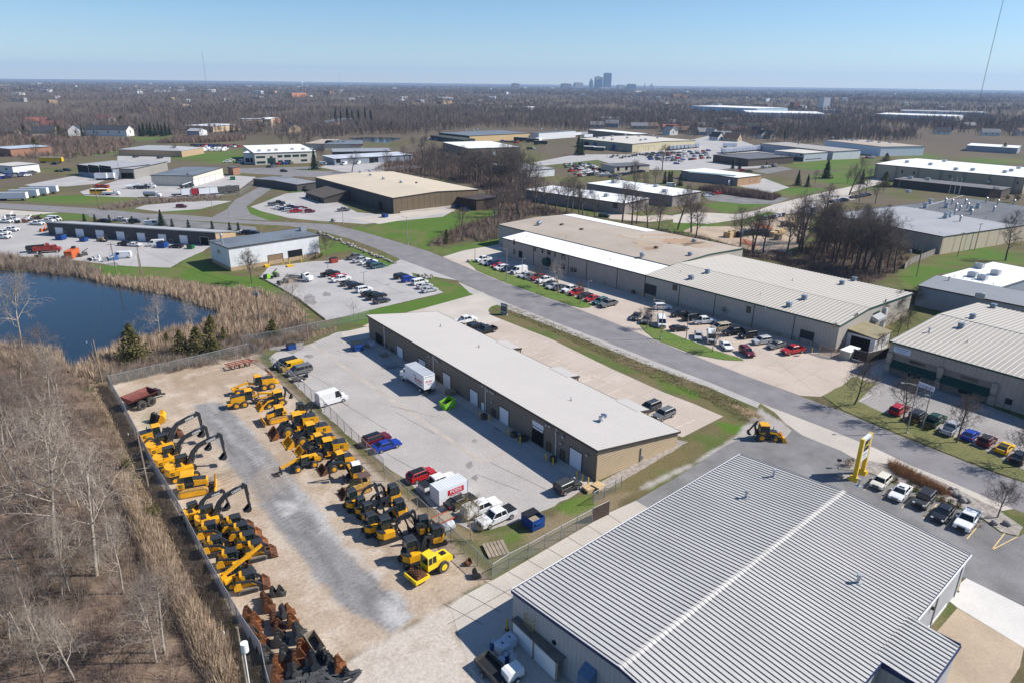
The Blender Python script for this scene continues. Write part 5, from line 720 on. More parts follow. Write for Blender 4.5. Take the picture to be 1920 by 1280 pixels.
def car_mbs(kind):
 L,W,H,zh,zb,zd,a,b,c,d,wr,wb=KP[kind];f,r=L/2,-L/2;y=W/2;P={}
 body=MB();z0=.3 if kind not in('pickup','jeep')else .42
 def shell(prof,ys=(1.,.93)):
  cx=sum(p[0]for p in prof)/len(prof);cz=sum(p[1]for p in prof)/len(prof)
  inn=[(cx+(p[0]-cx)*.985,cz+(p[1]-cz)*.90)for p in prof];n=len(prof)
  rings=[(inn,-y),(prof,-y*.93),(prof,y*.93),(inn,y)];vs=[(p[0],yy,p[1])for rg,yy in rings for p in rg]
  body.add(vs,[tuple(range(n))[::-1],tuple(range(3*n,4*n))]+[(k*n+i,k*n+(i+1)%n,(k+1)*n+(i+1)%n,(k+1)*n+i)for k in range(3)for i in range(n)])
 if kind=='pickup':
  shell([(f,.5),(f-.02,.85),(f-.12,zh-.06),(f-.5,zh),(a,zb+.02),(d-.02,zb),(d-.02,z0),(f-.2,z0)])
  bed=MB();bed.box(r,d-.05,-y*.97,y*.97,z0+.05,.72);bed.box(r,d-.05,-y*.97,-y*.97+.12,.722,zb);bed.box(r,d-.05,y*.97-.12,y*.97,.722,zb);bed.box(r,r+.1,-y*.97+.122,y*.97-.122,.722,zb-.04);P['bed']=bed
 elif kind in('van','camper'):shell([(f,.45),(f-.03,.8),(f-.2,zh-.1),(a+.15,zh+.02),(a,zb),(d-.05,zb),(r,zb-.1),(r,.45),(r+.15,z0),(f-.2,z0)])
 else:shell([(f-.03,.42),(f,.62),(f-.12,zh-.12),(f-.45,zh-.03),(a,zb),(d,zd),(r+.12,zd-.02),(r,zd-.2),(r+.02,.5),(r+.2,z0),(f-.25,z0)])
 yb,yr=y*.93,y*(.74 if kind in('sedan','coupe','suv','crossover','hatchback','pickup')else .86)
 B4=[(a,yb,zb),(a,-yb,zb),(d,-yb,zd),(d,yb,zd)];T4=[(b,yr,H-.07),(b,-yr,H-.07),(c,-yr,H-.07),(c,yr,H-.07)]
 gl=MB();gl.add(B4+T4,[(0,1,5,4),(1,2,6,5),(2,3,7,6),(3,0,4,7),(4,5,6,7)]);P['window_glass']=gl
 body.box(c-.06,b+.06,-yr-.03,yr+.03,H-.075,H,.10,.10)
 e=.03
 for s in(1,-1):
  body.beam((a,s*(yb+.0),zb),(b,s*(yr+.01),H-.05),.09,.07);body.beam((d,s*yb,zd),(c,s*(yr+.01),H-.05),.13 if kind in('sedan','coupe')else .2,.16)
  m_=(b+c)/2 if kind!='pickup' else(b+c)/2-.1;body.beam((m_,s*(yb+.005),zb),(m_,s*(yr+.02),H-.05),.07,.10)
  if kind in('suv','minivan','crossover','jeep'):body.beam(((m_+c)/2-.1,s*(yb+.005),zb),((m_+c)/2-.1,s*(yr+.02),H-.05),.07,.12)
  body.box(a-.35,a-.15,s*y if s>0 else-y-.2,s*y+.2 if s>0 else-y,zb-.02,zb+.14)
 if kind in('van','camper'):
  for s in(1,-1):body.add([(b-.75,s*(yb+.02),zb),(d,s*(yb+.02),zb),(c,s*(yr+.05),H-.05),(b-.75,s*(yr+.05),H-.05)],[(0,1,2,3)])
  body.add([(d-.03,yb*.95,zb),(d-.03,-yb*.95,zb),(c-.05,-yr,H-.05),(c-.05,yr,H-.05)],[(0,1,2,3)])
 P['body']=body
 for k,(sx,sy)in enumerate(((1,1),(1,-1),(-1,1),(-1,-1))):
  wbx=MB();wbx.cyl((sx*wb,sy*(y-.10),wr),wr,.24,16);wbx.m=1;wbx.cyl((sx*wb,sy*(y+.015),wr),wr*.62,.03,12);P['wheel%d'%k]=wbx
 for s in(1,-1):
  hl=MB();hl.box(f-.16,f+.005,s*y*.55 if s>0 else-y*.9,s*y*.9 if s>0 else-y*.55,zh-.3,zh-.12);P['headlight%d'%s]=hl
  tl=MB();tl.box(r-.015,r+.1,s*y*.68 if s>0 else-y*.94,s*y*.94 if s>0 else-y*.68,.78,1.08);P['taillight%d'%s]=tl
 gr=MB();gr.box(f-.1,f+.012,-y*.5,y*.5,.5,zh-.25);P['grille']=gr
 return P
PM={'body':PAINT,'bed':PAINT,'window_glass':GLASS,'wheel':[RUB,RIM],'headlight':LAMP,'taillight':TAIL,'grille':BLK}
CARP,CARF={},{}
def car(kind,color,loc,rz,label,group=None,roof=None,cover=None,cap=False,small=False,scale=1.):
 nm={'sedan':'sedan_car','coupe':'coupe_car','suv':'suv_car','crossover':'crossover_car','minivan':'minivan','hatchback':'hatchback_car','jeep':'off_road_car','pickup':'pickup_truck','van':'cargo_van','camper':'camper_van'}[kind]
 cat={'pickup':'pickup truck','van':'van','camper':'camper van','minivan':'minivan'}.get(kind,'car')
 if small:
  if kind not in CARF:
   mb=MB()
   for k,b in car_mbs(kind).items():
    off={'body':0,'bed':0,'window_glass':1}.get(k,2)
    if k.startswith(('headlight','taillight')):continue
    n=len(mb.v);mb.v+=b.v;mb.f+=[tuple(i+n for i in f)for f in b.f];mb.sm+=b.sm;mb.mi+=[off]*len(b.f)
   CARF[kind]=mb.mesh(nm,PAINT,GLASS,RUB)
  o=link(nm,CARF[kind]);tag(o,label,cat,group);o.location=loc;o.rotation_euler=(0,0,rz);o.color=(*CC[color],1);return o
 if kind not in CARP:
  CARP[kind]=[(k.rstrip('-0123456789'),b.mesh(k.rstrip('-0123456789'),*([PM[k.rstrip('-0123456789')]]if not isinstance(PM[k.rstrip('-0123456789')],list)else PM[k.rstrip('-0123456789')])))for k,b in car_mbs(kind).items()]
 t=thing(nm,label,cat,loc,rz,group);t.scale=(scale,)*3
 for n,me in CARP[kind]:
  o=link(n,me,t);o.color=(*CC[color],1)
 L,W,H,zh,zb,zd,a,b,c,d,wr,wb=KP[kind]
 if roof:o=MB().box(c+.05,b,-W*.34,W*.34,H+.002,H+.015).build('roof_panel',roof,t)
 if cover:MB().box(-L/2+.03,d-.08,-W*.47,W*.47,zb+.005,zb+.05).build('bed_cover',cover,t)
 if cap:MB().box(-L/2+.02,d-.06,-W*.48,W*.48,zb+.003,H-.02,.08,.1).build('bed_cap',WHITE,t)
 return t
def V(zc,x,y,z=.75):p=G(*zc(x,y),z);return Vector((p.x,p.y,0))
def hd(zc,x0,y0,x1,y1):d=G(*zc(x1,y1))-G(*zc(x0,y0));return math.atan2(d.y,d.x)
USED=set()
KW={'suv':'SUV','jeep':'boxy off-roader'}
def row(zc,rz,place_,group,items,small=False):
 """a row of parked vehicles; each label names the neighbours"""
 ds=[f"{c} {KW.get(k,k)}" for(x,y,k,c,*_)in items]
 for i,it in enumerate(items):
  x,y,k,c=it[:4];ex=it[4]if len(it)>4 else{}
  if 'label' in ex:lab=ex['label']
  else:
   L_,R_=(ds[i-1]if i else None),(ds[i+1]if i+1<len(ds)else None)
   lab=f"{ds[i]} between {L_} and {R_}, {place_}" if L_ and R_ else(f"{ds[i]} beside the {R_} at the left end, {place_}" if R_ else f"{ds[i]} beside the {L_} at the right end, {place_}")
  if lab in USED:lab=lab.replace(f"{ds[i]} ",f"{ds[i]} ",1)+" again"
  USED.add(lab);car(k,c,V(zc,x,y),ex.get('rz',rz+R(U_(-2,2))),lab,group,ex.get('roof'),ex.get('cover'),ex.get('cap',False),small,ex.get('scale',1.))
H38,H218=R(38.5),R(218.5)
S_=lambda t,**k:dict(label=t,**k)
row(ZI,H218,"rear lot","vans by the chain-link fence of the rear lot",[(222,322,'minivan','black',S_("black minivan, farthest of three vans by the rear lot fence")),(272,342,'van','yellow',S_("yellow van between the black and the grey minivans",scale=.82)),(326,372,'minivan','grey',S_("grey minivan beside the yellow van and the small trailer"))])
row(ZI,H38,"rear lot","vehicles in the rear lot",[(570,590,'camper','white',S_("white high-roof camper van alone in the rear lot")),(905,885,'suv','maroon',S_("maroon SUV beside the blue sedan in the rear lot",roof=GLASS)),(980,930,'sedan','blue',S_("bright blue sedan beside the maroon SUV in the rear lot")),(1240,1152,'crossover','red',S_("bright red crossover with black roof beside the white pickup",roof=BLK))])
row(ZG,H38,"rear lot","vehicles in the rear lot",[(375,195,'pickup','white',S_("white pickup with dark bed cover behind the moving container",cover=BLK)),(565,355,'sedan','black',S_("black sedan between the moving container and the white capped pickup")),(745,415,'pickup','white',S_("white pickup with a boxy white bed cap",cap=True)),(872,490,'pickup','white',S_("white pickup facing the fence, black bed cover at the back",cover=BLK,rz=H218)),(1482,228,'jeep','charcoal',S_("dark boxy SUV beside the corner of the workshop and the pallets"))])
row(ZJ,H38,"front lot","vehicles in the workshop front lot",[(215,160,'pickup','white',S_("white pickup at the far end of the workshop's front lot")),(292,205,'suv','black',S_("black SUV between the two pickups in the workshop's front lot")),(362,235,'pickup','black',S_("black pickup in the workshop's front lot",rz=H218)),(1592,808,'suv','charcoal',S_("charcoal SUV, farther of the pair by the last canopy",rz=H218)),(1697,862,'suv','grey',S_("dark grey SUV, nearer of the pair in the front lot",rz=H218))])
wl=R(40)
row(ZR,wl,"white workshop lot","cars in the white workshop's lot",[(1147,247,'pickup','grey'),(1192,270,'pickup','silver'),(1245,285,'pickup','white'),(1282,300,'suv','navy'),(1316,313,'minivan','teal')])
row(ZR,wl,"middle row by the lamp","cars in the white workshop's lot",[(957,372,'pickup','black'),(1022,388,'sedan','red'),(1040,412,'pickup','white'),(1092,442,'sedan','charcoal'),(1150,462,'suv','black'),(1210,490,'suv','white'),(1252,520,'sedan','black'),(1302,542,'pickup','black'),(1342,572,'sedan','charcoal')])
row(ZR,wl,"lot edge by the grass","cars in the white workshop's lot",[(1490,390,'suv','black'),(1547,413,'suv','blue'),(1627,433,'minivan','white'),(1665,462,'sedan','silver'),(1702,490,'sedan','silver')])
row(ZN,H218,"warehouse verge row","cars along the verge of the long warehouse",[(185,265,'pickup','white'),(210,285,'sedan','silver'),(250,295,'suv','navy'),(297,310,'sedan','red'),(317,326,'crossover','white'),(370,337,'suv','navy'),(452,352,'van','white'),(496,380,'sedan','silver'),(535,392,'sedan','grey'),(602,402,'pickup','red'),(645,420,'pickup','white'),(687,445,'sedan','charcoal'),(712,465,'sedan','silver'),(757,475,'sedan','charcoal'),(837,490,'pickup','white'),(880,512,'suv','red'),(946,535,'sedan','black'),(1000,556,'sedan','red'),(1060,580,'suv','teal'),(1122,597,'pickup','grey')])
row(ZN,R(245),"w","vehicles on the concrete before the cream warehouse",[(1330,690,'sedan','charcoal',S_("charcoal sedan alone on the concrete, nearest the grey pickup")),(1410,717,'suv','grey',S_("grey SUV behind the small bare tree on the lawn point")),(1522,740,'van','white',S_("white van facing the camera behind the lamp post",rz=R(262))),(1530,620,'suv','white',S_("white SUV with a person behind it, by the warehouse wall",rz=R(5))),(1660,672,'sedan','black',S_("black sedan in the shade of the warehouse wall",rz=R(200))),(1652,777,'coupe','black',S_("black coupe beside the lawn on the concrete",rz=R(15))),(1755,700,'pickup','black',S_("black pickup in the wall's shade beside the white pickup",rz=R(20))),(1842,725,'pickup','white',S_("white pickup with dark bed beside the warehouse wall",rz=R(12),cover=BLK))])
row(ZO,R(255),"w","vehicles on the concrete before the cream warehouse",[(478,347,'sedan','silver',S_("silver sedan facing the lawn, left of the white van and tree")),(556,362,'van','white',S_("white van facing the lawn between silver sedan and white coupe")),(645,405,'coupe','white',S_("white coupe facing the lawn left of the maroon SUV",rz=R(275))),(770,443,'suv','maroon',S_("maroon SUV on the concrete at the lawn's right tip",rz=R(278))),(612,297,'minivan','tan',S_("tan minivan between white pickup and black pickup by the warehouse",rz=R(200))),(690,325,'pickup','black',S_("black pickup between the tan minivan and the black off-roader",rz=R(200))),(772,345,'jeep','black',S_("black boxy off-roader by the warehouse wall",rz=R(200))),(858,378,'suv','silver',S_("silver SUV between the off-roader and the grey sedan",rz=R(200))),(945,402,'sedan','grey',S_("grey sedan beside the red pickup by the warehouse",rz=R(210))),(1045,435,'pickup','red',S_("bright red pickup in front of the warehouse's last roller door",rz=R(205)))])
row(ZL,R(40),"w","vehicles before the awning building",[(850,577,'suv','red',S_("red SUV under the bare tree before the awning building")),(1012,632,'jeep','black',S_("black off-roader between the red SUV and the green pickup")),(1155,672,'pickup','green',S_("dark green pickup before the awning building")),(1302,737,'pickup','silver',S_("old silver pickup beside the green pickup")),(1462,790,'coupe','blue',S_("blue sports coupe under the bare tree before the awning building")),(1605,842,'crossover','maroon',S_("maroon crossover beside the yellow coupe",roof=BLK)),(1757,902,'coupe','yellow',S_("yellow coupe with black roof at the right edge",roof=BLK)),(1885,982,'sedan','black',S_("black sedan beside the yellow coupe at the right edge"))])
hf=hd(ZM,1545,640,1430,775)
row(ZM,hf,"w","cars in the dealership forecourt",[(695,278,'hatchback','cream',S_("cream boxy hatchback nearest the yellow sign in the forecourt")),(862,368,'sedan','white',S_("white sedan with sunroof in the forecourt",roof=None)),(1062,437,'jeep','charcoal',S_("dark off-roader with black hard top in the forecourt",roof=BLK)),(1227,545,'sedan','black',S_("glossy black sedan between off-roader and white pickup in the forecourt")),(1437,607,'pickup','white',S_("white pickup at the right end of the forecourt row"))])
sr_=[o for o in SC.objects if o.get('label','').startswith('white sedan with sunroof')][0];MB().box(-.35,.15,-.4,.4,1.462,1.475).build('sunroof',GLASS,sr_)
row(ZQ,R(-5),"w","vehicles behind the dark unit terrace",[(945,388,'pickup','black',S_("black pickup beside the white sedan behind the terrace",rz=R(170))),(1010,393,'sedan','white',S_("white sedan behind the dark terrace units")),(1168,390,'van','white',S_("white van behind the dark terrace, between ramp and blue dumpster",rz=R(200))),(1322,405,'sedan','black',S_("black sedan between the blue and green dumpsters",rz=R(175))),(1828,478 if 0 else 800/8+0,'van','white',S_("x"))][:4])
row(M5,R(-8),"w","vehicles in the contractor's lot",[(165,402,'pickup','white',S_("white pickup alone in the middle of the contractor's lot")),(555,310,'pickup','white',S_("long white pickup nearest the terrace's left corner")),(40,450,'pickup','white',S_("white pickup at the left edge, farther of two")),(40,512,'pickup','white',S_("white pickup at the left edge, nearer of two")),(722,272,'pickup','white',S_("white pickup just behind the terrace's left end")),(815,250,'van','white',S_("white van on the grass side behind the terrace's left end")),(85,280,'pickup','white',S_("white pickup before the clutter, left of two")),(185,258,'pickup','white',S_("white pickup before the clutter, beside the red tractor")),(1835,800,'van','white',S_("white van beside the blue lifts at the pond bank",rz=R(195)))])
row(ZQ,R(5),"w","vehicles on the terrace's street side",[(782,214,'sedan','black',S_("black car half hidden beyond the terrace roof")),(902,208,'pickup','silver',S_("silver pickup beyond the terrace roof")),(1012,219,'suv','black',S_("black SUV beyond the terrace roof")),(1140,240,'van','white',S_("white van top showing beyond the terrace roof")),(1825,302,'sedan','white',S_("white car at the brick end of the terrace")),(1862,304,'suv','black',S_("black SUV at the brick end of the terrace")),(1908,305,'sedan','navy',S_("navy car between the terrace's brick end and the white workshop"))])
row(ZS,R(10),"w","r",[(1362,668,'suv','maroon',S_("maroon SUV alone on the small grey lot by the side road"))])
row(ZT,R(25),"brown warehouse lot","cars in the brown warehouse's lot",[(265,603,'suv','grey'),(305,592,'pickup','black'),(300,622,'sedan','white'),(345,603,'sedan','charcoal'),(320,630,'sedan','silver'),(352,633,'sedan','navy'),(375,607,'sedan','white'),(380,641,'suv','silver'),(398,622,'suv','black'),(425,650,'pickup','red'),(432,627,'sedan','navy'),(465,640,'sedan','white'),(468,626,'sedan','maroon'),(520,650,'suv','maroon')])
row(ZT,R(25),"by the dark lean-to","cars in the brown warehouse's lot",[(522,546,'sedan','blue'),(540,550,'sedan','silver'),(557,555,'sedan','white'),(580,563,'suv','maroon'),(607,575,'suv','black'),(755,640,'pickup','grey',S_("grey pickup beside the lamp post before the brown warehouse"))])
def lot(zc,quad,n,place_,group,kinds=('sedan','suv','pickup','sedan','crossover'),cols=('white','black','silver','grey','red','navy','charcoal','white','blue'),rz=0.,rows=4,jit=.3):
 a,b,c,d=[G(*zc(*q))for q in quad];k=0
 for i in range(rows):
  m_=n//rows+(1 if i<n%rows else 0)
  for j in range(m_):
   u=(j+.5+U_(-jit,jit))/m_;v=(i+.5+U_(-.12,.12))/rows;p=a.lerp(b,u).lerp(d.lerp(c,u),v)
   kd,co=random.choice(kinds),random.choice(cols)
   car(kd,co,(p.x,p.y,0),rz+R(U_(-8,8)),f"small {co} {KW.get(kd,kd)} among the rows {place_}",group,small=True)
lot(N4,[(1080,420),(1760,420),(1880,460),(1200,460)],20,"behind the blue-trimmed office","cars behind the blue-trimmed office",rz=R(70),rows=2)
lot(N4,[(1230,485),(1640,475),(1640,520),(1230,520)],14,"of white trucks by the blue-trimmed office","trucks by the blue-trimmed office",kinds=('pickup','van'),cols=('white',),rz=R(60),rows=2)
lot(N3,[(0,840),(540,830),(440,890),(0,950)],22,"before the white depot at the left edge","cars before the white depot",rz=R(60),rows=3)
lot(M2,[(1420,470),(1900,450),(1920,600),(1500,560)],26,"beside the olive and cream warehouse","cars beside the olive and cream warehouse",rz=R(30),rows=4)
lot(M3,[(90,400),(560,370),(570,480),(130,510)],26,"left of the dark brick office","cars left of the dark brick office",rz=R(30),rows=4)
lot(M2,[(380,610),(720,600),(1000,740),(560,790)],36,"of wrecks around the cream garage","cars around the cream garage",cols=('white','grey','red','silver','black','tan','maroon','white'),rz=R(50),rows=6)
lot(M2,[(960,770),(1400,690),(1420,715),(1000,790)],11,"along the cream garage front","cars along the cream garage front",cols=('black','navy','charcoal','silver'),rz=R(35),rows=1)
lot(M1,[(120,320),(420,345),(420,370),(120,350)],10,"left of the brilliant white roof","cars left of the brilliant white roof",rz=R(30),rows=1)
lot(M1,[(1200,350),(1560,380),(1520,410),(1400,395)],6,"by the tan factory","cars by the tan factory",rz=R(30),rows=1)
lot(M3,[(1120,570),(1290,550),(1290,560),(1130,580)],5,"before the dark brick office","cars before the dark brick office",rz=R(80),rows=1)
lot(M3,[(470,890),(660,860),(660,870),(480,890)],3,"by the hedge below the orange brick shop","cars by the hedge below the orange brick shop",rz=R(20),rows=1)
lot(M4,[(590,335),(700,330),(700,340),(600,345)],5,"by the white plant","cars by the white plant",rz=R(60),rows=1)
lot(M4,[(390,325),(520,320),(520,330),(400,335)],6,"by the ivory warehouse","cars by the ivory warehouse",rz=R(60),rows=1)
lot(M4,[(320,700),(480,670),(480,690),(330,715)],6,"at the factory's far corner","cars at the factory's far corner",rz=R(30),rows=1)
lot(M4,[(510,665),(640,635),(650,650),(520,670)],5,"dark cars by the factory drive","cars by the factory drive",cols=('black','charcoal'),kinds=('suv','sedan'),rz=R(30),rows=1)
lot(N6,[(390,420),(720,350),(730,365),(420,430)],6,"beside the timber yard","cars beside the timber yard",cols=('black','charcoal','silver'),rz=R(60),rows=1)
lot(N5,[(470,745),(760,735),(760,745),(480,755)],5,"before the white two-storey office","cars before the white office",rz=R(80),rows=1)
lot(N4,[(180,110),(340,150),(330,240),(220,180)],10,"beside the flats near the pines","cars beside the flats",rz=R(30),rows=4)
for zc,x,y,k,c,rz,lab in((N5,635,827,'suv','charcoal',R(3),"dark SUV on the cross road before the white office"),(N5,450,770,'sedan','black',R(60),"black car by the kerb before the white office"),(N5,500,768,'pickup','grey',R(60),"grey pickup by the kerb before the white office"),(N5,1412,737,'van','white',R(250),"white van parked at the pale depot, left one"),(N5,1588,727,'van','white',R(250),"white van parked at the pale depot, by the dock doors"),(N5,1140,735,'van','white',R(-10),"white van at the corner of the pale depot"),(N5,75,712,'van','white',R(260),"white van by the dock wing of the white office"),(N4,1648,668,'pickup','white',R(20),"white pickup before the dock wing, left one"),(N4,1705,648,'pickup','white',R(20),"white pickup before the dock wing, right one"),(N3,818,695,'suv','black',R(170),"black SUV on the street below the yellow trailer"),(N3,885,805,'sedan','black',R(10),"black sedan left of the grey workshop hall"),(N3,1005,790,'suv','navy',R(10),"dark SUV beside the grey workshop hall"),(N4,278,590,'suv','charcoal',R(70),"dark SUV before the blue-trimmed office, left one"),(N4,640,605,'suv','charcoal',R(70),"dark SUV before the blue-trimmed office, right one"),(ZU,1255,655,'minivan','green',R(-25),"dark green van beneath the bare trees behind the long warehouse"),(M3,915,598,'suv','red',R(10),"red SUV by the twin small evergreens"),(M3,990,605,'sedan','charcoal',R(10),"charcoal car beside the red SUV by the twin evergreens"),(M3,1440,480,'suv','red',R(15),"red car before the lilac office"),(M3,110,765,'van','white',R(-15),"white van beside the arborvitae"),(M3,520,880,'sedan','white',R(20),"white car by the hedge below the orange brick shop"),(M3,170,518,'sedan','blue',R(5),"blue car alone at the edge of the crowded lot")):
 car(k,c,V(zc,x,y,.8),rz,lab,small=True)
BOXW=M("box_body_white",(.74,.75,.78),.5,0,.04,.5);TOPG=M("box_roof_grey",(.42,.45,.48),.5,0,.15,.4,stripe=(.6,.12,'x'));REDL=M("lettering_red",(.55,.01,.03),.5,0,.02,1);DKL=M("lettering_grey",(.12,.13,.15),.5,0,.02,1)
def truck_wheel(t,x,y,r=.5):w_=MB();w_.cyl((x,y,r),r,.3,16);w_.m=1;w_.cyl((x,y+(.155 if y>0 else-.155),r),r*.55,.03,12);w_.build('wheel',[RUB,WHITE],t)
rt=thing("box_truck","white rental box truck with red lettering backed along the workshop wall","truck",V(ZI,1210,440,1.5),R(127.5));
b=MB();b.box(-4.6,2.6,-1.25,1.25,1.15,4.0);bx=b.build('cargo_box',BOXW,rt);MB().box(-4.62,2.62,-1.27,1.27,4.0,4.06).build('box_roof',TOPG,bx)
MB().box(-4.66,-4.60,-1.2,1.2,1.2,3.85).build('rear_door',WHITE,bx)
for yy in(-1.262,1.262):MB().box(-4.5,2.5,min(yy,yy*.996),max(yy,yy*.996),1.16,1.32).build('side_rail',DGR,bx)
cab_=MB();cab_.prism([(2.65,.7),(2.65,2.9),(3.5,2.9),(3.95,2.0),(5.1,1.75),(5.25,.7)],-1.1,1.1);cab_.build('cab',WHITE,rt)
MB().add([(3.53,-1.0,2.85),(3.53,1.0,2.85),(3.97,1.0,2.05),(3.97,-1.0,2.05)],[(0,1,2,3)]).add([(2.8,1.11,2.1),(3.75,1.11,2.1),(3.45,1.11,2.75),(2.8,1.11,2.75)],[(0,1,2,3)]).add([(2.8,-1.11,2.1),(3.75,-1.11,2.1),(3.45,-1.11,2.75),(2.8,-1.11,2.75)],[(0,1,2,3)]).build('cab_window',GLASS,rt)
MB().box(-4.5,5.0,-.45,.45,.65,1.12).build('chassis',BLK,rt);MB().box(-5.0,-4.7,-1.1,1.1,.55,.75).build('rear_bumper',DGR,rt)
for x in(4.2,-2.9):
 for y in(-1.0,1.0):truck_wheel(rt,x,y)
text("Ryder",1.15,REDL,'lettering',bx,MT((-2.6,1.27,2.55))@RZ18@RX9,.25)
text("Rental • Leasing • Service",.26,DKL,'lettering',bx,MT((-2.9,1.27,1.85))@RZ18@RX9)if 0 else MB().box(-4.0,-1.9,1.268,1.272,1.78,1.92).build('sign_line',DKL,bx)
sw=MB();sw.path([(-1.2+.35*math.cos(t),1.268,2.5+.8*math.sin(t))for t in[R(40+14*k)for k in range(16)]],[.05]*16,4);sw.build('swoosh',DKL,bx)
text("Ryder",.62,REDL,'lettering',bx,MT((-4.67,.1,2.75))@Matrix.Rotation(R(-90),4,'Z')@RX9,.25)
MB().box(-4.672,-4.668,-.7,.5,2.2,2.28).build('sign_line',DKL,bx);MB().box(-4.672,-4.668,-.6,.3,1.95,2.02).build('sign_line',DKL,bx)
for z in(3.7,):MB().box(-4.672,-4.668,-1.0,1.0,z-.05,z+.05).build('marker_strip',DKL,bx)
pd_=thing("storage_container","white moving container with red lettering between white pickup and black sedan","container",V(ZG,465,262,1.2),H38)
c_=MB();c_.box(-2.45,2.45,-1.2,1.2,.12,2.5);cbx=c_.build('container_body',BOXW,pd_)
cr2=MB()
for k in range(13):cr2.box(-2.4+k*.385,-2.22+k*.385,-1.18,1.18,2.502,2.56)
cr2.build('ribbed_roof',BOXW,pd_);fr_=MB()
for x in(-2.48,2.42):
 for y in(-1.23,1.17):fr_.box(x,x+.06,y,y+.06,.0,2.56)
fr_.build('corner_post',STEEL,pd_)
pb=MB().box(-.95,1.75,-1.232,-1.21,1.15,2.0).build('logo_panel',REDL,cbx)
text("PODS",.78,WHITE,'lettering',pb,MT((.4,-1.236,1.58))@RX9);text("Moving & Storage",.26,REDL,'lettering',pb,MT((.4,-1.215,.98))@RX9)
def box_trailer(col=BOXW,L=13.0,red=None):
 t=thing("box_trailer","x","trailer");MB().box(-L/2,L/2,-1.28,1.28,1.1,3.95).build('trailer_body',col,t);MB().box(-L/2+.1,L/2-.1,-1.2,1.2,3.951,4.0).build('trailer_roof',R_LGREY,t)
 MB().box(-L/2,L/2,-.5,.5,.8,1.09).build('underframe',BLK,t)
 for x in(-L/2+1.2,-L/2+2.5):
  for y in(-1.05,1.05):w_=MB();w_.cyl((x,y,.5),.5,.4,12);w_.build('wheel',RUB,t)
 MB().box(L/2-2.5,L/2-2.3,-.9,.9,0,1.0).build('landing_leg',BLK,t);return t
btr=proto_placer(box_trailer)
YT=M("trailer_yellow",(.62,.42,.02),.5,0,.1,.5);TRED=M("trailer_red",(.32,.02,.03),.5,0,.1,.5)
btr("long yellow semi-trailer parked on the street at far left",V(N3,770,645,2),R(3),"semi-trailers",col=YT,L=15.5)
for i,(x,y)in enumerate(((95,595),(180,575),(255,560),(330,545))):btr(("white semi-trailer at the left edge by the road, nearest of four","white semi-trailer at the left edge, second of four","white semi-trailer at the left edge, third of four","white semi-trailer at the left edge, farthest of four, touching the bush")[i],V(ZS,x,y,2),R(8),"semi-trailers by the left road")
btr("white semi-trailer beside the red-doored one in the trailer yard",V(ZS,1430,565,2),R(33),"trailers in the yard by the dock building",L=9.0);btr("white semi-trailer with a red rear in the trailer yard",V(ZS,1560,558,2),R(33),"trailers in the yard by the dock building",L=9.0);btr("red box trailer between two white ones in the trailer yard",V(ZS,1490,562,2),R(33),"trailers in the yard by the dock building",L=7.0,col=TRED)
for i,(x,y)in enumerate(((1690,545),(1740,540))):btr(("grey box trailer by the yard fence, left of two","grey box trailer by the yard fence, right of two")[i],V(ZS,x,y,2),R(38),"trailers in the yard by the dock building",L=7.0,col=GSTEEL)
for i,(x,y)in enumerate(((1520,905),(1630,900))):btr(("small white box trailer at the grey halls, left of two","small white box trailer at the grey halls, right of two")[i],V(N3,x,y,1.5),R(10),"box trailers at the grey halls",L=6.5)
for i in range(12):btr("white semi-trailer in the packed rank behind the dark brick office",V(M3,700+i*38,380-i*3.2,2),R(85),"semi-trailers behind the dark brick office")
for i in range(8):btr("white semi-trailer docked at the cream end of the olive warehouse",V(M3,110+i*42,345-i*4,2),R(80),"semi-trailers at the olive warehouse")
btr("single white semi-trailer standing apart behind the trailer rank",V(M3,770,318,2),R(5),"semi-trailers behind the dark brick office")
for i,(x,y)in enumerate(((150,235),(230,250),(330,240),(420,235),(560,220),(640,215),(60,290),(700,245))):btr("white or grey semi-trailer in the lot between the white factory and spruce",V(M2,x,y,2),R(20+(i*37)%60),"semi-trailers beside the white factory")
for i,(x,y)in enumerate(((1560,330),(1640,335),(1750,350),(1870,385))):btr("dark semi-trailer in the lot before the tan factory",V(M1,x,y,2),R(-12),"dark semi-trailers before the tan factory",col=DGR)
lr=thing("box_trailer","white trailer with a blue and red badge at the timber yard's corner","trailer",V(N6,1120,270,2),R(75));MB().box(-6,6,-1.3,1.3,1.1,4.0).build('trailer_body',BOXW,lr);MB().box(-6.02,-6.0,-.8,.8,2,3.4).build('badge',M("badge_blue",(.08,.1,.35),.5,0,.1,1),lr);MB().box(-5.8,5.8,-1,1,.4,1.09).build('underframe',BLK,lr)
bus=thing("school_bus","yellow school bus nose to nose with a white utility truck","bus",V(ZS,758,560,1.5),R(8));MB().prism([(-5,.5),(-5,3.0),(3.6,3.0),(3.9,1.9),(5,1.8),(5.1,.5)],-1.2,1.2).build('bus_body',M("bus_yellow",(.75,.36,.0),.5,0,.08,.5),bus)
for s in(-1.21,1.21):MB().box(-4.6,3.3,min(s,s*.99),max(s,s*.99),1.9,2.7).build('window',GLASS,bus)
MB().box(-4.8,3.4,-1.1,1.1,3.0,3.05).build('roof',WHITE,bus)
for x in(-3.2,3.4):
 for y in(-1.05,1.05):truck_wheel(bus,x,y)
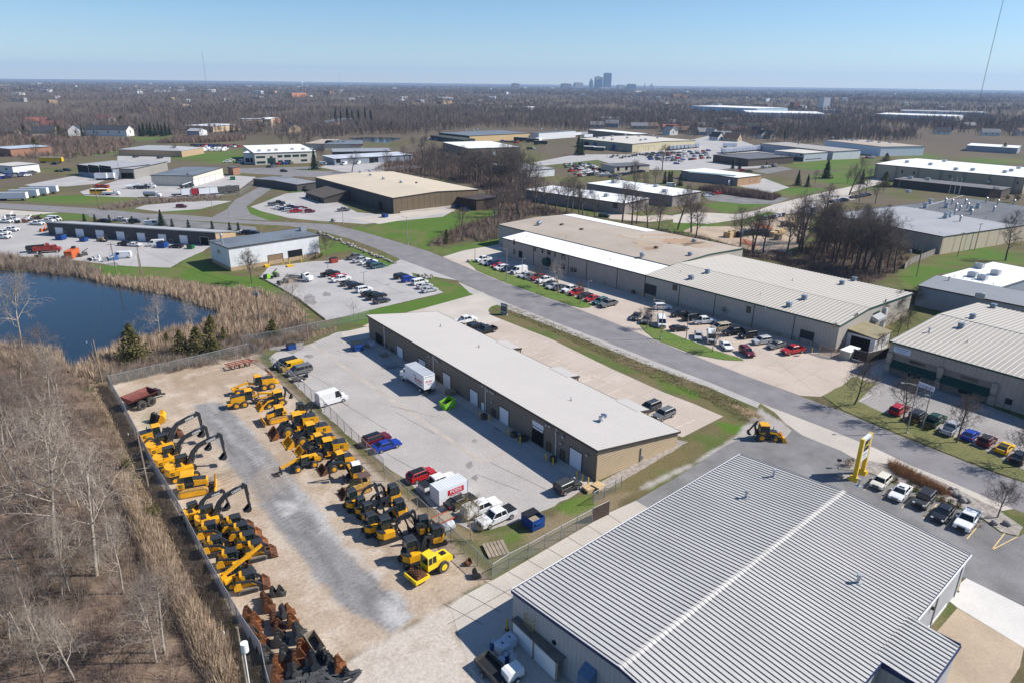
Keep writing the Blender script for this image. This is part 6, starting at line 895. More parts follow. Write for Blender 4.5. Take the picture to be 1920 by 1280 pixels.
def small_truck(label,zc,x,y,rz,cabm,bodym,kind):
 t=thing({'tank':'tank_truck','dump':'dump_truck','flat':'flatbed_truck','util':'utility_truck'}[kind],label,"truck",V(zc,x,y,1.2),rz)
 MB().prism([(1.9,.6),(1.9,2.5),(2.7,2.5),(3.0,1.75),(4.1,1.6),(4.2,.6)],-1.05,1.05).build('cab',cabm,t)
 MB().add([(2.73,-.9,2.42),(2.73,.9,2.42),(3.02,.9,1.8),(3.02,-.9,1.8)],[(0,1,2,3)]).build('cab_window',GLASS,t);MB().box(-3.8,4.0,-.4,.4,.55,.95).build('chassis',BLK,t)
 if kind=='tank':MB().cyl((-1.2,0,1.9),.95,5.6,14,'x').build('tank',CHR,t)
 elif kind=='dump':
  d=MB();d.box(-3.9,1.6,-1.2,1.2,1.0,1.12);d.box(-3.9,1.6,-1.2,-1.1,1.121,2.1);d.box(-3.9,1.6,1.1,1.2,1.121,2.1);d.box(-3.9,-3.8,-1.09,1.09,1.121,2.0);d.box(1.5,1.6,-1.09,1.09,1.121,2.4);d.build('dump_body',bodym,t)
 elif kind=='flat':MB().box(-4.2,1.7,-1.2,1.2,1.0,1.15).build('flatbed',bodym,t);MB().box(1.55,1.68,-1.2,1.2,1.16,2.5).build('headboard',bodym,t)
 else:MB().box(-3.9,1.6,-1.15,1.15,.96,1.8).build('utility_body',bodym,t);MB().beam((-2.5,0,2.0),(3.2,.2,2.9),.3,.3).build('folded_boom',WHITE,t)
 for x_ in(3.2,-2.6):
  for y_ in(-.95,.95):truck_wheel(t,x_,y_,.46)
 return t
small_truck("silver tank truck standing alone in the trailer yard",ZS,1140,582,R(8),WHITE,None,'tank');small_truck("white utility truck touching the yellow school bus",ZS,830,568,R(5),WHITE,WHITE,'util');small_truck("red dump truck behind the yellow school bus",ZS,762,522,R(175),REDP,REDP,'dump')
small_truck("flatbed truck with white cab beside the bare trees in the white workshop lot",ZR,725,395,R(-20),WHITE,DGR,'flat')
small_truck("old red dump truck with black bed in the contractor's lot",M5,590,680,R(30),REDP,DGR,'dump');small_truck("red tipper with an empty rusty body beside the black-bedded dump truck",M5,700,700,R(20),REDP,REDP,'dump')
for i,(x,y)in enumerate(((1000,520),(1060,522),(1105,518))):small_truck(("white service truck at the dock building's left corner, first of three","dark service truck at the dock building's left corner, second of three","white service truck at the dock building, third of three")[i],ZS,x,y,R(15),WHITE if i!=1 else DGR,WHITE if i!=1 else DGR,'util')
small_truck("dark truck with lifting gear beside the dock building's doors",ZS,1400,515,R(60),DGR,DGR,'util');small_truck("white truck cab at the left of the yard trailers",ZS,1350,575,R(20),WHITE,DGR,'flat')
small_truck("white box van with open body among the wrecked cars",M2,925,745,R(-5),WHITE,WHITE,'dump');small_truck("grey lorry beside the brilliant white roof",M1,1720,470,R(-5),WHITE,GSTEEL,'dump')
# ---- construction machines; local x forward
CABG=M("cab_glass",(.015,.03,.03),.08,0,.1,1,spec=.6)
TRK=M("track_rubber",(.035,.034,.033),.8,0,.35,5,stripe=(.16,.5,'x'));TRKY=M("dozer_track",(.40,.24,.08),.7,0,.2,3,stripe=(.22,.6,'x'));TRKT=M("dusty_track",(.20,.175,.15),.9,0,.25,4,stripe=(.17,.5,'x'))
EMB=M("emblem_dark",(.02,.022,.02),.5,0,.1,1);CHROME=M("ram_chrome",(.6,.6,.62),.2,.9,.05,1)
MUDT=M("machine_tyre",(.075,.068,.06),.95,0,.35,4)
def stadium(L,h,n=5,z0=0.):
 r=h/2;return[(L/2-r+r*math.cos(t),z0+r+r*math.sin(t))for t in[(-.5+k/n)*math.pi for k in range(n+1)]]+[(-L/2+r+r*math.cos(t),z0+r+r*math.sin(t))for t in[(.5+k/n)*math.pi for k in range(n+1)]]
def track(t,y,L,h,w,mt=TRK,x=0.,inner=YEL):
 mb=MB();mb.prism([(p[0]+x,p[1])for p in stadium(L,h)],y-w/2,y+w/2);tr=mb.build('track',mt,t)
 sgn=1 if y>0 else-1;ib=MB();ib.prism([(p[0]+x,p[1]+h*.18)for p in stadium(L*.86,h*.62)],y+sgn*w*.5-.03*sgn,y+sgn*(w*.5+.03));ib.build('track_frame',inner,tr);return tr
def wheel(t,x,y,r,w,rimm=YEL,mt=MUDT):
 mb=MB();mb.cyl((x,y,r),r,w,18);mb.m=1;s=1 if y>0 else-1;mb.cyl((x,y+s*(w/2+.01),r),r*.55,.05,14);mb.cyl((x,y+s*(w/2+.04),r),r*.18,.06,8);return mb.build('wheel',[mt,rimm],t)
def cab(t,x0,x1,y0,y1,z0,z1,roofm=DGR,taper=.1,post=DGR,over=.1):
 mb=MB();mb.box(x0,x1,y0,y1,z0,z1,taper,taper*.6);c=mb.build('cab',CABG,t);f=MB();q=taper*.6
 for(xa,xb)in((x0,x0+taper),(x1,x1-taper)):
  for(ya,yb)in((y0,y0+q),(y1,y1-q)):f.beam((xa,ya,z0),(xb,yb,z1),.09,.09)
 f.box(x0-.02,x1+.02,y0-.02,y1+.02,z0-.12,z0+.25*(z1-z0));f.beam(((x0+x1)/2,y0,z0),((x0+x1)/2,y0+q,z1),.07,.07);f.beam(((x0+x1)/2,y1,z0),((x0+x1)/2,y1-q,z1),.07,.07);f.build('cab_frame',post,c)
 r=MB();r.box(x0+taper-over,x1-taper+over,y0+q-over*.7,y1-q+over*.7,z1+.005,z1+.12,.08,.08);r.build('cab_roof',roofm,c);return c
def bucket_mb(w,s,n=6):
 """digging bucket opening along -x at its own origin (pin)"""
 mb=MB();out=[(0,0),(.25*s,-.1*s),(.42*s,-.45*s),(.35*s,-.85*s),(.05*s,-1.05*s),(-.45*s,-1.0*s)];th=.05*s
 inn=[(p[0]-.05*s,p[1]+.05*s)for p in out]
 for a,b,c,d in zip(out,out[1:],inn,inn[1:]):mb.add([(a[0],-w/2,a[1]),(a[0],w/2,a[1]),(b[0],w/2,b[1]),(b[0],-w/2,b[1])],[(0,1,2,3)]).add([(c[0],-w/2,c[1]),(c[0],w/2,c[1]),(d[0],w/2,d[1]),(d[0],-w/2,d[1])],[(0,1,2,3)])
 for y in(-w/2,w/2):mb.prism(out,y-th/2,y+th/2)
 for k in range(n):y=-w/2+w*(k+.5)/n;mb.box(-.62*s,-.44*s,y-.05*s,y+.05*s,-1.04*s,-.97*s)
 for y in(-w*.2,w*.2):mb.prism([(-.05*s,.0),(.25*s,-.1*s),(.2*s,.2*s),(-.05*s,.22*s)],y-.04,y+.04)
 return mb
def arm(t,name,pts,w,hs,mat):
 mb=MB();up=[];dn=[]
 for i,p in enumerate(pts):
  p=Vector((p[0],0,p[1]));a=Vector((pts[max(i-1,0)][0],0,pts[max(i-1,0)][1]));b=Vector((pts[min(i+1,len(pts)-1)][0],0,pts[min(i+1,len(pts)-1)][1]));d=(b-a).normalized();n=Vector((-d.z,0,d.x));up.append(p+n*hs[i]/2);dn.append(p-n*hs[i]/2)
 poly=[(p.x,p.z)for p in up]+[(p.x,p.z)for p in reversed(dn)];return mb.prism(poly,-w/2,w/2).build(name,mat,t)
def ram(t,a,b,y=0.,r=.07):
 a,b=Vector((a[0],y,a[1])),Vector((b[0],y,b[1]));m_=a.lerp(b,.6);mb=MB();mb.tube(a,m_,r,n=8);mb.m=1;mb.tube(m_,b,r*.55,n=6);return mb.build('ram',[DGR,CHROME],t)
def deer(par,mtx,s):
 """small leaping-deer badge: yellow figure on a dark rounded square"""
 o=MB().box(-s/2,s/2,-s/2,s/2,-.01,.01).build('badge',EMB,par);o.matrix_local=mtx
 f=MB();pt=[(-.36,-.1),(-.1,.06),(.12,.08),(.2,.22),(.16,.36),(.24,.34),(.3,.24),(.36,.18),(.28,.14),(.24,.02),(.34,-.12),(.4,-.1),(.36,-.2),(.2,-.06),(.0,-.08),(-.14,-.04),(-.24,-.24),(-.38,-.3),(-.2,-.14)]
 f.prism([(a*s,b*s)for a,b in pt],.012,.022,'z');f.build('deer_figure',YEL2,o);return o
def excavator(roof='dark',reach=1.,body_rot=0.,rear='big',pose='hook'):
 t=thing("excavator","x","excavator")
 for y in(-1.2,1.2):track(t,y,4.1,.92,.6,TRK)
 MB().box(-1.2,1.2,-.9,.9,.35,.95).build('undercarriage',DGR,t);MB().cyl((0,0,1.02),.75,.14,18,'z').build('slew_ring',DGR,t)
 h=MB();rx=-2.5 if rear=='big' else-1.75
 arc=[(rx+(0 if abs(a)<.9 else .25),1.35*a)for a in(-1,-.6,0,.6,1)];arc=[(rx+.55*abs(a)**2.2,1.36*a)for a in(-1,-.7,-.35,0,.35,.7,1)]
 h.prism(arc+[(1.2,1.36),(1.2,.3),(.3,.3),(.3,-.3),(1.35,-.3),(1.35,-1.36)],1.12,1.95,'z');ho=h.build('upper_body',YEL,t)
 c=MB();c.prism([(p[0]+.04,p[1]*.96)for p in arc]+[(-1.1,1.3),(-1.1,-1.3)],1.951,2.3,'z');c.build('counterweight',YEL,ho);MB().box(-1.0,.1,-1.2,.25,1.955,2.25).build('engine_cover',YEL,ho);MB().box(-.9,-.2,-1.0,.1,2.255,2.32).build('grille',DGR,ho)
 mb=MB();mb.cyl((-.8,-.6,2.55),.08,.55,8,'z');mb.build('exhaust',BLK,ho)
 cab(t,-.8,.95,.36,1.38,1.5,3.05,DGR if roof=='dark' else YEL,.12)
 k=reach
 if pose=='hook':B=[(.6,1.6),(1.7,3.6),(2.6,4.5),(6.0*k,5.35)];Sx=[(5.6*k,5.75),(6.0*k,5.3),(6.15*k,2.2)]
 else:B=[(.6,1.6),(1.5,3.1),(2.3,3.7),(5.2*k,3.9)];Sx=[(4.9*k,4.3),(5.25*k,3.85),(5.7*k,1.2)]
 bo=arm(t,'boom',B,.42,[.45,.62,.62,.42],DGR);a=B[2];b=B[3];ang=math.atan2(b[1]-a[1],b[0]-a[0])
 for s in(1,-1):
  mtx=MT(((a[0]*.45+b[0]*.55),-s*.216,(a[1]*.45+b[1]*.55)))@Matrix.Rotation(-ang,4,'Y')@(RZ18 if s<0 else ID4)@RX9
  text("DEERE",.48,WHITE,'lettering',bo,mtx)
 arm(t,'stick',Sx,.32,[.3,.5,.3],DGR);tip=Sx[-1]
 for y in(-.3,.3):ram(t,(1.2,1.5),(2.4,4.0 if pose=='hook' else 3.3),y,.09)
 ram(t,((B[2][0]+.4),B[2][1]+.45),(Sx[0][0],Sx[0][1]),0,.08);ram(t,(Sx[1][0]+.1,Sx[1][1]-.2),(tip[0]+.35,tip[1]+.7),0,.06)
 bm=bucket_mb(1.05,1.0);bo2=bm.build('bucket',DGR,t,(tip[0],0,tip[1]-.05));bo2.rotation_euler=(0,R(20),0)
 for s in(-1,1):deer(ho,MT((-1.6,s*1.375 if rear=='big' else s*1.375,1.55))@(RZ18 if s>0 else ID4)@RX9,.5)
 return t
def mini_excavator(roof='dark',white=False,fold=False):
 t=thing("mini_excavator","x","mini excavator")
 for y in(-.72,.72):track(t,y,2.3,.55,.38,TRK,inner=DGR)
 MB().box(-.7,.7,-.54,.54,.2,.58).build('undercarriage',DGR,t)
 bl=MB();bl.prism([(1.55,.12),(1.65,.12),(1.6,.55),(1.5,.55)],-.95,.95);bl.build('dozer_blade',DGR,t);bl2=MB();
 for y in(-.4,.4):MB().beam((.6,y,.35),(1.5,y,.3),.08,.1).build('blade_arm',DGR,t)
 arc=[(-1.05+.5*abs(a)**2,.92*a)for a in(-1,-.6,-.3,0,.3,.6,1)]
 ho=MB().prism(arc+[(.55,.92),(.7,.3),(.7,-.92)],.62,1.3,'z').build('upper_body',YEL,t)
 for k in range(3):MB().box(-1.09+.02*k*0,-1.02,-.25,.25,.8+k*.14,.86+k*.14).build('vent_slot',DGR,ho)
 MB().prism([(p[0]+.05,p[1]*.96)for p in arc]+[(-.3,.85),(-.3,-.85)],1.301,1.42,'z').build('rear_cover',DGR,ho)
 cab(t,-.55,.6,-.2,.86,1.05,2.45,WHITE if white else DGR,.1)
 if fold:B=[(.75,.8),(.95,2.0),(1.3,2.6),(2.0,2.5)];Sx=[(1.85,2.8),(2.05,2.45),(1.6,1.0)]
 else:B=[(.75,.8),(1.15,2.0),(1.6,2.5),(3.0,2.7)];Sx=[(2.8,2.95),(3.05,2.65),(3.3,.95)]
 for p_,n_,h_,w_ in((B,'boom',[.22,.3,.3,.2],.2),(Sx,'stick',[.15,.24,.16],.17)):a=arm(t,n_,p_,w_,h_,DGR);a.location.y=-.45
 for f in(ram(t,(.85,.75),(1.4,2.2),-.45,.05),ram(t,(B[2][0]+.2,B[2][1]+.25),(Sx[0][0],Sx[0][1]),-.45,.045)):pass
 b_=bucket_mb(.5,.55,4).build('bucket',DGR,t,(Sx[-1][0],-.45,Sx[-1][1]));b_.rotation_euler=(0,R(15),0);return t
def dozer():
 t=thing("bulldozer","x","bulldozer")
 for y in(-1.05,1.05):track(t,y,3.5,1.05,.6,TRKY)
 MB().box(-1.5,1.5,-.74,.74,.5,1.2).build('chassis',DGR,t)
 ho=MB().prism([(.1,1.21),(.1,2.0),(1.75,1.75),(1.8,.9),(1.5,.7)],-.6,.6).build('engine_hood',YEL,t);MB().prism([(.15,2.0),(.15,2.06),(1.6,1.83),(1.6,1.78)],-.5,.5).build('hood_top',DGR,ho)
 MB().box(-1.7,-.9,-.95,.95,1.21,1.9).build('rear_tank',YEL,t);cab(t,-1.2,.2,-.75,.75,1.5,2.75,YEL,.1,DGR,.22)
 bl=MB();bl.prism([(2.55,.1),(2.4,.5),(2.45,.95),(2.65,1.25),(2.72,1.25),(2.55,.95),(2.52,.5),(2.67,.1)],-1.75,1.75);bl.build('blade',YEL,t)
 for y in(-.95,.95):MB().beam((.4,y*.9,.65),(2.45,y*.7,.45),.18,.22).build('push_arm',DGR,t)
 ram(t,(1.2,1.3),(2.45,.95),.35);ram(t,(1.2,1.3),(2.45,.95),-.35)
 for s in(-1,1):deer(t,MT((-1.3,s*.965,1.6))@(RZ18 if s>0 else ID4)@RX9,.4)
 return t
def loader(bk='yellow',lift=0.):
 t=thing("wheel_loader","x","wheel loader")
 for x in(-1.6,1.6):
  for y in(-1.1,1.1):wheel(t,x,y,.78,.58)
 MB().box(-3.2,-.2,-.7,.7,.65,1.2).build('rear_frame',YEL,t);MB().box(-.2,2.1,-.5,.5,.6,1.25).build('front_frame',DGR,t)
 ho=MB().prism([(-3.4,1.0),(-3.4,1.95),(-3.1,2.25),(-.9,2.4),(-.9,1.21),(-3.1,.95)],-.95,.95).build('engine_hood',YEL,t);MB().prism([(-3.3,2.1),(-3.05,2.33),(-1.0,2.46),(-1.0,2.4),(-3.1,2.26)],-.85,.85).build('hood_top',DGR,ho);mb=MB();mb.cyl((-1.6,.3,2.75),.09,.6,8,'z');mb.build('exhaust',BLK,ho)
 for s in(-1,1):deer(ho,MT((-2.3,s*.965,1.75))@(RZ18 if s>0 else ID4)@RX9,.5)
 cab(t,-.85,.45,-.72,.72,1.35,3.1,YEL,.12,DGR,.22)
 ld=MB();
 for y in(-.95,.95):ld=MB();ld.box(-.5,.5,y-.12,y+.12,.6,.7);ld.box(-.1,.1,y-.12,y+.12,.7,1.3);ld.build('step',YEL,t)
 for y in(-.45,.45):a=arm(t,'lift_arm',[(.9,1.9),(2.0,1.6),(3.0,.75)],.16,[.35,.42,.28],DGR);a.location.y=y
 arm(t,'bell_crank',[(1.6,2.2),(2.4,1.6),(2.9,1.2)],.2,[.3,.4,.25],DGR);ram(t,(.9,1.6),(1.7,2.2),.1,.09)
 bm={'yellow':YEL,'rust':RUST,'orange':ORUST}[bk];b=MB();W_=1.4;out=[(3.0,1.15),(2.95,.5),(3.15,.12),(4.2,.05)];inn=[(3.08,1.13),(3.03,.52),(3.2,.2),(4.2,.11)]
 b.prism(out+inn[::-1],-W_,W_)
 for y in(-W_,W_):b.prism([(3.0,1.2),(2.95,.5),(3.15,.12),(4.2,.05),(4.1,.3),(3.3,1.2)],y-.03,y+.03)
 b.build('bucket',bm,t);return t
def compact_loader():
 t=thing("compact_wheel_loader","x","wheel loader")
 for x in(-.85,1.05):
  for y in(-.72,.72):wheel(t,x,y,.5,.38)
 MB().box(-1.6,.1,-.5,.5,.45,.9).build('rear_frame',YEL,t);ho=MB().prism([(-1.9,.6),(-1.95,1.2),(-1.7,1.5),(-.6,1.6),(-.6,.91),(-1.6,.6)],-.65,.65).build('engine_hood',YEL,t);MB().prism([(-1.85,1.4),(-1.7,1.57),(-.65,1.66),(-.65,1.6),(-1.7,1.5)],-.6,.6).build('hood_top',DGR,ho)
 cab(t,-.6,.4,-.55,.55,.95,2.3,YEL,.1,DGR,.14);MB().box(.1,1.5,-.3,.3,.45,.9).build('front_frame',DGR,t)
 for y in(-.3,.3):a=arm(t,'lift_arm',[(.6,1.35),(1.4,1.2),(2.0,.5)],.12,[.22,.26,.2],DGR);a.location.y=y
 b=MB();b.prism([(2.0,.85),(1.95,.35),(2.1,.1),(2.85,.04),(2.85,.1),(2.15,.16),(2.02,.37),(2.06,.84)],-.95,.95)
 for y in(-.95,.95):b.prism([(2.0,.85),(1.95,.35),(2.1,.1),(2.85,.04),(2.3,.85)],y-.02,y+.02)
 b.build('bucket',RUST,t);return t
def grader():
 t=thing("motor_grader","x","motor grader")
 for x in(-3.0,-1.5):
  for y in(-.95,.95):wheel(t,x,y,.66,.42)
 for y in(-.9,.9):wheel(t,3.6,y,.66,.38)
 ho=MB().prism([(-3.9,.9),(-3.9,1.9),(-3.6,2.2),(-1.3,2.35),(-1.3,1.0)],-.75,.75).build('engine_hood',YEL,t);MB().box(-3.6,-1.4,-.65,.65,2.3,2.38).build('hood_top',DGR,ho);MB().box(-4.6,-3.91,-.9,.9,.8,1.2).build('ripper',YEL,t)
 cab(t,-1.25,.1,-.7,.7,1.4,3.1,YEL,.1,DGR,.14)
 arm(t,'main_frame',[(-1.2,1.2),(.3,1.5),(1.6,2.0),(3.6,1.6),(4.3,1.2)],.34,[.5,.4,.38,.36,.5],YEL);MB().box(4.1,4.5,-.8,.8,.9,1.5).build('front_block',YEL,t)
 MB().box(3.45,3.75,-.75,.75,.55,.85).build('front_axle',DGR,t);arm(t,'drawbar',[(4.1,1.1),(1.8,.9),(1.0,.85)],.3,[.2,.24,.24],YEL);mb=MB();mb.cyl((1.1,0,.85),.7,.12,16,'z');mb.build('turntable',DGR,t)
 b=MB();b.prism([(1.0,.1),(.85,.4),(1.0,.75),(1.06,.75),(.93,.4),(1.08,.1)],-1.85,1.85);bb=b.build('moldboard',YEL,t);bb.rotation_euler=(0,0,R(12))
 for y in(-.5,.5):ram(t,(1.3,2.3),(1.1,1.0),y)
 return t
def backhoe(lift=False):
 t=thing("backhoe_loader","x","backhoe loader")
 for y in(-.85,.85):wheel(t,-.9,y,.72,.5);wheel(t,1.4,y*.98,.5,.34)
 MB().box(-1.4,1.7,-.45,.45,.5,1.05).build('chassis',DGR,t);MB().prism([(.25,1.06),(.25,1.75),(1.75,1.6),(1.85,.75)],-.48,.48).build('engine_hood',DGR,t);mb=MB();mb.cyl((1.2,.3,1.95),.06,.6,8,'z');mb.build('exhaust',BLK,t)
 cab(t,-1.25,.3,-.72,.72,1.15,2.75,YEL,.1,DGR,.16)
 for y in(-.75,.75):MB().box(-1.4,-.4,y-.15,y+.15,1.46,1.6).build('rear_fender',YEL,t)
 for y in(-.62,.62):a=arm(t,'lift_arm',[(.4,1.5),(1.5,1.35),(2.5,.55)],.12,[.22,.3,.22],YEL);a.location.y=y
 b=MB();b.prism([(2.5,.95),(2.45,.4),(2.6,.1),(3.4,.04),(3.4,.1),(2.65,.17),(2.53,.42),(2.58,.94)],-1.15,1.15)
 for y in(-1.15,1.15):b.prism([(2.5,.95),(2.45,.4),(2.6,.1),(3.4,.04),(2.8,.95)],y-.02,y+.02)
 b.build('loader_bucket',YEL,t)
 arm(t,'backhoe_boom',[(-1.5,.9),(-1.9,1.9),(-2.0,2.5),(-1.75,3.2)],.24,[.3,.34,.3,.24],DGR);arm(t,'backhoe_stick',[(-1.6,3.35),(-1.85,3.15),(-2.9,1.5)],.2,[.2,.28,.2],DGR);b2=bucket_mb(.6,.7,4).build('backhoe_bucket',DGR,t,(-2.9,0,1.5));b2.rotation_euler=(0,0,R(180))
 for y in(-.8,.8):MB().beam((-1.5,y*.5,1.1),(-1.75,y,.1),.14,.14).build('stabiliser',DGR,t)
 MB().box(-1.62,-1.45,-.9,.9,.6,1.0).build('backhoe_frame',DGR,t);ram(t,(-1.55,1.4),(-2.05,2.4),.12);return t
def track_loader(trm='tan',bk='rust'):
 t=thing("compact_track_loader","x","compact track loader")
 for y in(-.72,.72):track(t,y,2.0,.62,.42,TRKT if trm=='tan' else TRK,inner=DGR)
 ho=MB().prism([(-1.2,.45),(-1.3,1.2),(-1.0,1.55),(.4,1.4),(.8,.7),(.8,.45)],-.5,.5).build('body',YEL,t)
 for y in(-.72,.72):MB().prism([(-1.35,.63),(-1.4,1.1),(-1.1,1.5),(-.7,1.5),(-.6,.66)],y-.17,y+.17).build('side_panel',YEL,ho);a=arm(t,'lift_arm',[(-1.1,1.62),(.5,1.35),(1.2,.75),(1.35,.35)],.17,[.28,.3,.26,.2],DGR);a.location.y=y
 MB().box(-1.42,-1.3,-.5,.5,.6,1.45).build('rear_door',DGR,ho);MB().prism([(-.55,1.56),(-.75,2.05),(-.3,2.1),(-.2,1.56)],-.5,.5).build('rear_hood',YEL,ho)
 cab(t,-.4,.75,-.47,.47,.95,2.1,DGR,.08);mb=MB();mb.cyl((.7,.55,1.2),.1,.08,8,'x');mb.build('work_lamp',CHR,t)
 bm=ORUST if bk=='orange' else RUST;b=MB();b.prism([(1.4,.7),(1.35,.3),(1.5,.08),(2.15,.03),(2.15,.09),(1.55,.14),(1.42,.32),(1.46,.69)],-.95,.95)
 for y in(-.95,.95):b.prism([(1.4,.7),(1.35,.3),(1.5,.08),(2.15,.03),(1.6,.7)],y-.02,y+.02)
 b.build('bucket',bm,t);return t
def roller():
 t=thing("padfoot_roller","x","roller");d=MB();d.cyl((2.0,0,.78),.72,1.95,22)
 for i in range(7):
  for k in range(14):a=2*math.pi*(k+.5*(i%2))/14;y=-.86+i*.287;d.T=MT((2.0,y,.78))@Matrix.Rotation(a,4,'Y');d.box(-.1,.1,-.09,.09,.7,.83,.03,.03);d.T=None
 d.build('padfoot_drum',RUST,t)
 f=MB();f.box(2.85,3.05,-1.2,1.2,.5,1.0);f.box(1.0,3.04,-1.22,-1.06,.55,.95);f.box(1.0,3.04,1.06,1.22,.55,.95);f.box(1.0,1.15,-1.05,1.05,.55,.95);f.build('drum_frame',YEL2,t)
 text("BOMAG",.22,BLK,'lettering',t,MT((3.056,0,.75))@Matrix.Rotation(R(90),4,'Z')@RX9)if 0 else MB().box(3.051,3.056,-.3,.3,.68,.82).build('front_badge',EMB,t)
 for y in(-.8,.8):wheel(t,-1.3,y,.76,.56,YEL2)
 MB().box(-2.2,.9,-.5,.5,.6,1.1).build('chassis',BLK,t);ho=MB().prism([(-2.9,.9),(-2.9,1.5),(-2.5,1.85),(-.5,2.05),(-.5,1.1),(-2.5,.9)],-.75,.75).build('engine_hood',YEL2,t);MB().box(-2.2,-1.5,-.35,.35,1.9,2.02).build('grille',BLK,ho)
 MB().box(-.5,.95,-.8,.8,1.1,1.5).build('cab_base',YEL2,t);cab(t,-.45,.9,-.75,.75,1.5,2.85,YEL2,.08,YEL2,.1)
 for k in range(3):MB().box(-.1,.4,-1.05,-.8,.4+k*.3,.45+k*.3).build('step',BLK,t)
 MB().box(-3.3,-2.9,-.6,.6,.8,1.1).build('rear_bumper',BLK,t);return t
def old_crawler():
 t=thing("crawler_loader","x","crawler loader")
 for y in(-.75,.75):track(t,y,2.6,.75,.36,RUST,inner=TANY)
 MB().prism([(-1.3,.5),(-1.3,1.3),(-.3,1.3),(-.2,1.15),(.4,1.25),(1.3,1.15),(1.35,.5)],-.5,.5).build('body',TANY,t);c=MB()
 for x in(-1.2,-.1):
  for y in(-.5,.5):c.box(x-.04,x+.04,y-.04,y+.04,1.3,2.3)
 r=MB().box(-1.35,.2,-.7,.7,2.3,2.38).build('canopy',M("canopy_brown",(.12,.075,.06),.8,0,.2,1),t);c.build('canopy_post',TANY,r);MB().box(-1.0,-.5,-.25,.25,1.3,1.7).build('seat',BLK,t)
 for y in(-.55,.55):a=arm(t,'lift_arm',[(.1,1.4),(1.2,1.1),(2.0,.5)],.1,[.2,.25,.2],TANY);a.location.y=y
 b=MB();b.prism([(2.0,.9),(1.95,.4),(2.1,.1),(2.9,.04),(2.9,.1),(2.15,.17),(2.03,.42),(2.07,.89)],-.9,.9)
 for y in(-.9,.9):b.prism([(2.0,.9),(1.95,.4),(2.1,.1),(2.9,.04),(2.3,.9)],y-.02,y+.02)
 b.build('bucket',RUST,t);return t
def telehandler(raised=True):
 t=thing("telehandler","x","telehandler")
 for x in(-1.3,1.3):
  for y in(-.85,.85):wheel(t,x,y,.55,.4)
 MB().box(-1.9,1.8,-.55,.55,.55,1.0).build('chassis',DGR,t);MB().prism([(-1.9,1.01),(-1.9,1.5),(.4,1.6),(.9,1.01)],-.95,-.3).build('engine_pod',YEL,t);MB().box(-2.1,-1.5,-.5,.6,1.02,1.75).build('rear_body',YEL,t)
 cab(t,-.6,.7,.25,.95,1.05,2.3,YEL,.1,DGR,.05)
 a=arm(t,'boom',[(-1.8,1.75),(1.4,3.2),(3.0,3.9)]if raised else[(-1.8,1.6),(1.2,1.75),(3.6,1.1)],.3,[.42,.38,.3],YEL);ram(t,(-.4,1.1),(.6,2.6 if raised else 1.6),0,.07)
 f=MB();tip=(3.0,3.8)if raised else(3.6,1.1);f.box(tip[0],tip[0]+.12,-.6,.6,tip[1]-.8,tip[1]+.05);f.build('carriage',DGR,t)
 for y in(-.35,.35):MB().box(tip[0]+.125,tip[0]+1.3,y-.06,y+.06,tip[1]-.8,tip[1]-.74).build('fork',RUST,t)
 return t
EX,MX,DZ,WLD,CTL,GRD,BHO=(proto_placer(f)for f in(excavator,mini_excavator,dozer,loader,track_loader,grader,backhoe))
ml,mr,mm="machines along the left fence","machines along the chain-link fence","mini excavators in the yard corner"
WLD("wheel loader with yellow roof, first machine beside the loose buckets",V(ZB,385,690,1.2),R(36),ml,.9,bk='rust')
EX("excavator with tall dark boom nearest the loose bucket pair, farthest of three",V(ZB,425,800,1.0),R(40),ml,roof='dark')
EX("excavator with dark cab roof in the middle of three tall booms",V(ZB,478,890,1.0),R(36),ml,.95,roof='dark')
EX("excavator with its DEERE boom reaching down, nearest of three tall booms",V(ZB,575,965,1.0),R(34),ml,roof='dark',reach=.98)
DZ("yellow bulldozer between the tall excavators and the pair with dark cabs",V(ZB,650,1085,.9),R(22),ml,1.15)
EX("excavator with short dark boom at the fence, farther of the dark-cab pair",V(ZD,235,440,1.0),R(38),ml,.78,roof='dark',rear='short',pose='low')
EX("reduced-tail excavator with white boom lettering, nearer of the dark-cab pair",V(ZD,380,520,1.0),R(30),ml,.95,roof='dark',rear='short',pose='hook',reach=.9)
for lab,x,y,kw in(("compact track loader at the fence, farthest of its rank",395,630,{'trm':'tan'}),("compact track loader with a round dark emblem at the fence, middle of its rank",455,775,{'trm':'dark'}),("compact track loader at the fence beside the telehandler",600,910,{'trm':'dark'}),("compact track loader of the outer rank, under the excavator stick",640,565,{'trm':'dark'}),("compact track loader of the outer rank with an orange bucket",715,640,{'trm':'dark','bk':'orange'}),("compact track loader of the outer rank with a pale worn bucket",775,735,{'trm':'dark','bk':'orange'}),("compact track loader of the outer rank with tan tracks, nearest the telehandler",860,820,{'trm':'tan'}),("compact track loader with tan tracks, nearest the bucket heap",775,1130,{'trm':'tan'})):CTL(lab,V(ZD,x,y,.8),R(U_(20,26)),"compact track loaders by the left fence",1.12,**kw)
place(telehandler(True),"telehandler with a raised boom between the track loaders",V(ZD,690,1045,1.0),R(38),ml)
GRD("motor grader farthest up the right row, beside the rake",V(ZB,1115,330,1.0),R(212),mr,.95)
GRD("motor grader with its square tail toward the lane, nearer of two",V(ZB,1090,430,1.0),R(28),mr,.95,key=2)
BHO("backhoe loader with black arm toward the fence, beside the graders",V(ZB,1265,440,1.0),R(214),mr)
DZ("bulldozer facing the lane between backhoe and wheel loaders",V(ZB,1275,555,.9),R(214),mr,.95)
